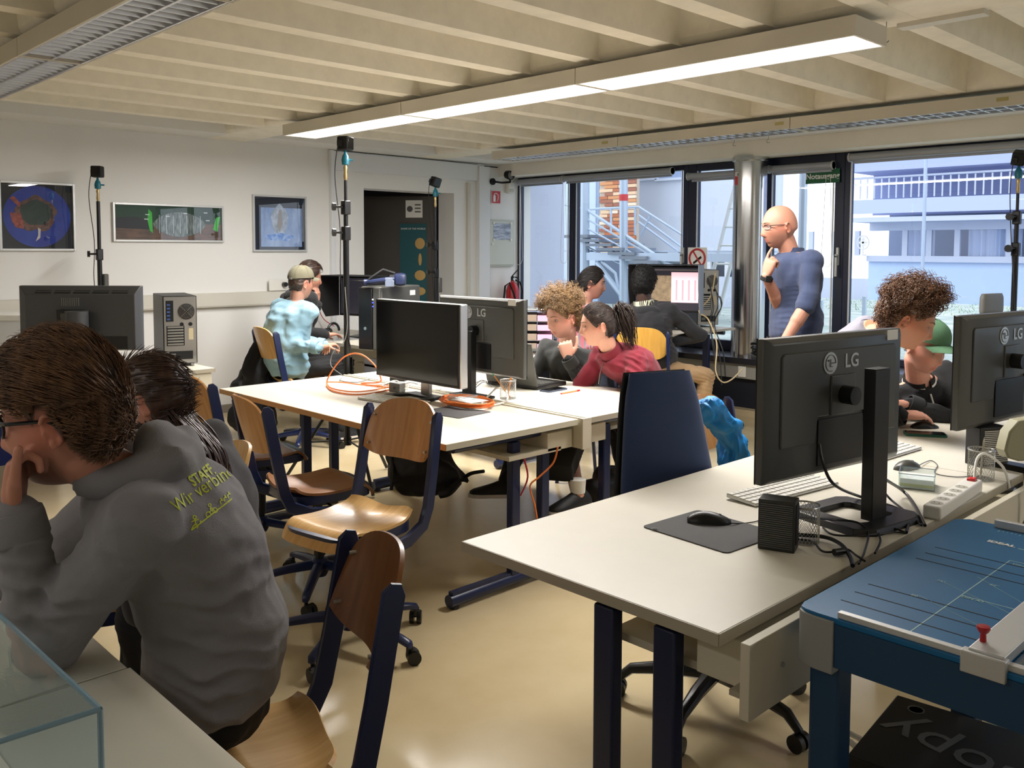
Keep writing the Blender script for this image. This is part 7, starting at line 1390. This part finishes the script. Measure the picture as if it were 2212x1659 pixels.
path = [(318, 790), (352, 838), (395, 892), (438, 938), (468, 985), (478, 1040), (470, 1100)]
path = [lp(x, y, ZB-.02) for x, y in path]; sp_ = smoothpath(path, 4)
for k in range(900):
    w_ = rg_.random(); dpt = rg_.uniform(-.06, .07); en = rg_.uniform(.75, 1.0); ph = rg_.uniform(0, 6.3); pts = []
    for i, p in enumerate(sp_[:max(5, int(len(sp_)*en))]):
        u = i/len(sp_); pts.append(p-Rh*(.17*w_*(.35+u)*(1-.35*u))-UP*(.10*w_*(1-.6*u))+Fh*dpt*(.5+.8*u)+Rh*.004*math.sin(ph+u*14)+UP*.003*math.cos(ph+u*11))
    lh_.tube(pts, [.0020]*(len(pts)-1)+[.0006], 3, cap=False)
obj('long_hair', lh_, hm11, r, ang=180, fix=False)
tick('p11')
# ================================================================= bags, jackets
def blob(name, lab, cat, mb, m, voxel=.012, wr=.02, seed=0, scale=7, sm=4, folds=()):
    me = bake(mb, voxel, sm, .5); wrinkle(me, wr, folds, scale=scale, seed=seed); me.materials.clear(); me.materials.append(m); return tag(obj(name, me, [m], ang=180, fix=False), lab, cat)
b = MB()
for q, r_ in (((1500, 900), .05), ((1520, 885), .06), ((1545, 890), .065), ((1570, 915), .06)): b.ell(lp(q[0], q[1], 3.72), (r_, r_, r_*.8), 12)
b.cap(lp(1525, 885, 3.70), lp(1560, 900, 3.75), .06, .06); b.cap(lp(1555, 900, 3.75), lp(1592, 975, 3.78), .055, .06); b.cap(lp(1585, 960, 3.8), lp(1600, 1060, 3.8), .06, .09); b.cap(lp(1575, 930, 3.9), lp(1590, 1100, 3.9), .07, .08)
blob('jacket', 'bright blue jacket thrown over the back of a wooden chair', 'jacket', b, mat('bright_blue_nylon', (20, 132, 206), .5, bump=.3, bscale=40), .010, .03, 3, 9, folds=[(tuple(lp(1530, 890, 3.68)), (1, .3, .3), .03, .02, .12), (tuple(lp(1590, 1000, 3.75)), (1, .3, .0), .035, .02, .2)])
b = MB(); b.cap(lp(575, 720, 6.85), lp(545, 800, 6.85), .07, .11); b.cap(lp(585, 715, 7.0), lp(560, 900, 7.0), .08, .14); b.cap(lp(555, 800, 6.9), lp(530, 900, 6.9), .11, .14)
blob('jacket', 'black jacket hanging on the chair of the pale blue sweatshirt', 'jacket', b, mat('black_jacket', (17, 18, 24), .85), .014, .03, 5)
bpk = mat('black_nylon', (13, 13, 15), .6, bump=.3, bscale=30)
b = MB(); b.cap(lp(880, 1030, 4.75), lp(960, 1030, 4.75), .12, .11); b.cap(lp(870, 985, 4.85), lp(950, 975, 4.85), .10, .08); b.cap(lp(960, 985, 4.8), lp(1010, 1040, 4.8), .06, .03); b.ell(lp(915, 1010, 4.8), (.2, .16, .15), 16)
bk = blob('backpack', 'black backpack lying under the middle desk', 'backpack', b, bpk, .012, .03, 7)
obj('strap', MB().tube(smoothpath([lp(1005, 1030, 4.75), lp(1020, 1022, 4.7), lp(1045, 1018, 4.65)]), .010, 6), bpk, bk); obj('strap', MB().tube(smoothpath([lp(845, 980, 4.75), lp(850, 1020, 4.65), lp(845, 1058, 4.6)]), .010, 6), bpk, bk); obj('strap', MB().tube(smoothpath([lp(990, 1040, 4.7), lp(970, 1062, 4.6), lp(950, 1068, 4.6)]), .022, 6), bpk, bk)
b = MB(); b.cap(lp(1285, 1065, 4.6), lp(1330, 1060, 4.7), .09, .10); b.ell(lp(1315, 1035, 4.75), (.10, .10, .10), 12)
bk = blob('bag', 'black bag on the floor beside the woman\'s chair under the second desk', 'bag', b, bpk, .012, .02, 9); obj('handle', MB().tube([lp(1295, 1030, 4.6), lp(1305, 1012, 4.6), lp(1330, 1010, 4.6), lp(1342, 1030, 4.6)], .009, 6), bpk, bk)
b = MB(); b.cap(lp(540, 810, 7.3), lp(560, 830, 7.3), .12, .12); b.cap(lp(530, 840, 7.3), lp(560, 900, 7.3), .14, .16)
blob('backpack', 'black bag on the floor behind the chair with the black jacket', 'backpack', b, bpk, .014, .03, 11)
b = MB(); b.box(-.13, -.09, -.02, .13, .09, .10, Matrix.Translation(lp(1215, 1000, 4.45))@Matrix.Rotation(.5, 4, 'Z')@Matrix.Rotation(-.5, 4, 'Y'))
blob('mesh_basket', 'black mesh bag hanging under the second desk', 'bag', b, mat('black_mesh', (24, 24, 26), .8), .010, .01, 2)
st = thing('tripod_foot', 'folded black tripod lying on the floor under the middle desk', 'tripod', lp(710, 938, 5.6)*1.0); st.location = (P(710, 940, 'z', 0).x, P(710, 940, 'z', 0).y, 0)
obj('leg', MB().cyl((-.18, .12, .03), (.15, -.12, .03), .02), M['black'], st)
# repeats share a group phrase
GR = dict(monitor='computer monitors on the desks', hooded_monitor='hooded monitors', desk='cream and white desks', keyboard='white keyboards', computer_mouse='computer mice', pen_cup='wire mesh pen cups', pencil='pencils in the mesh cups', memo_box='clear memo boxes', ceiling_lamp='rows of louvred ceiling lamps', framed_picture='framed prints on the wall', roller_blind='roller blind cassettes above the windows', blind_cord='blind cords', smartphone='smartphones on the desks', office_chair='upholstered office chairs', computer_tower='computer towers', wire_hook='wire hooks on the ceiling', stool='stools at the middle desks', person='people in the computer lab', mousepad='mousepads', ribbed_box='dark ribbed power boxes', jacket='jackets over chairs', backpack='black bags on the floor', cable_channel='cream cable channels of the desks')
for o in list(COL.objects):
    if o.parent is None and 'category' in o and 'group' not in o:
        g = GR.get(o.name.split('.')[0])
        if g: o['group'] = g
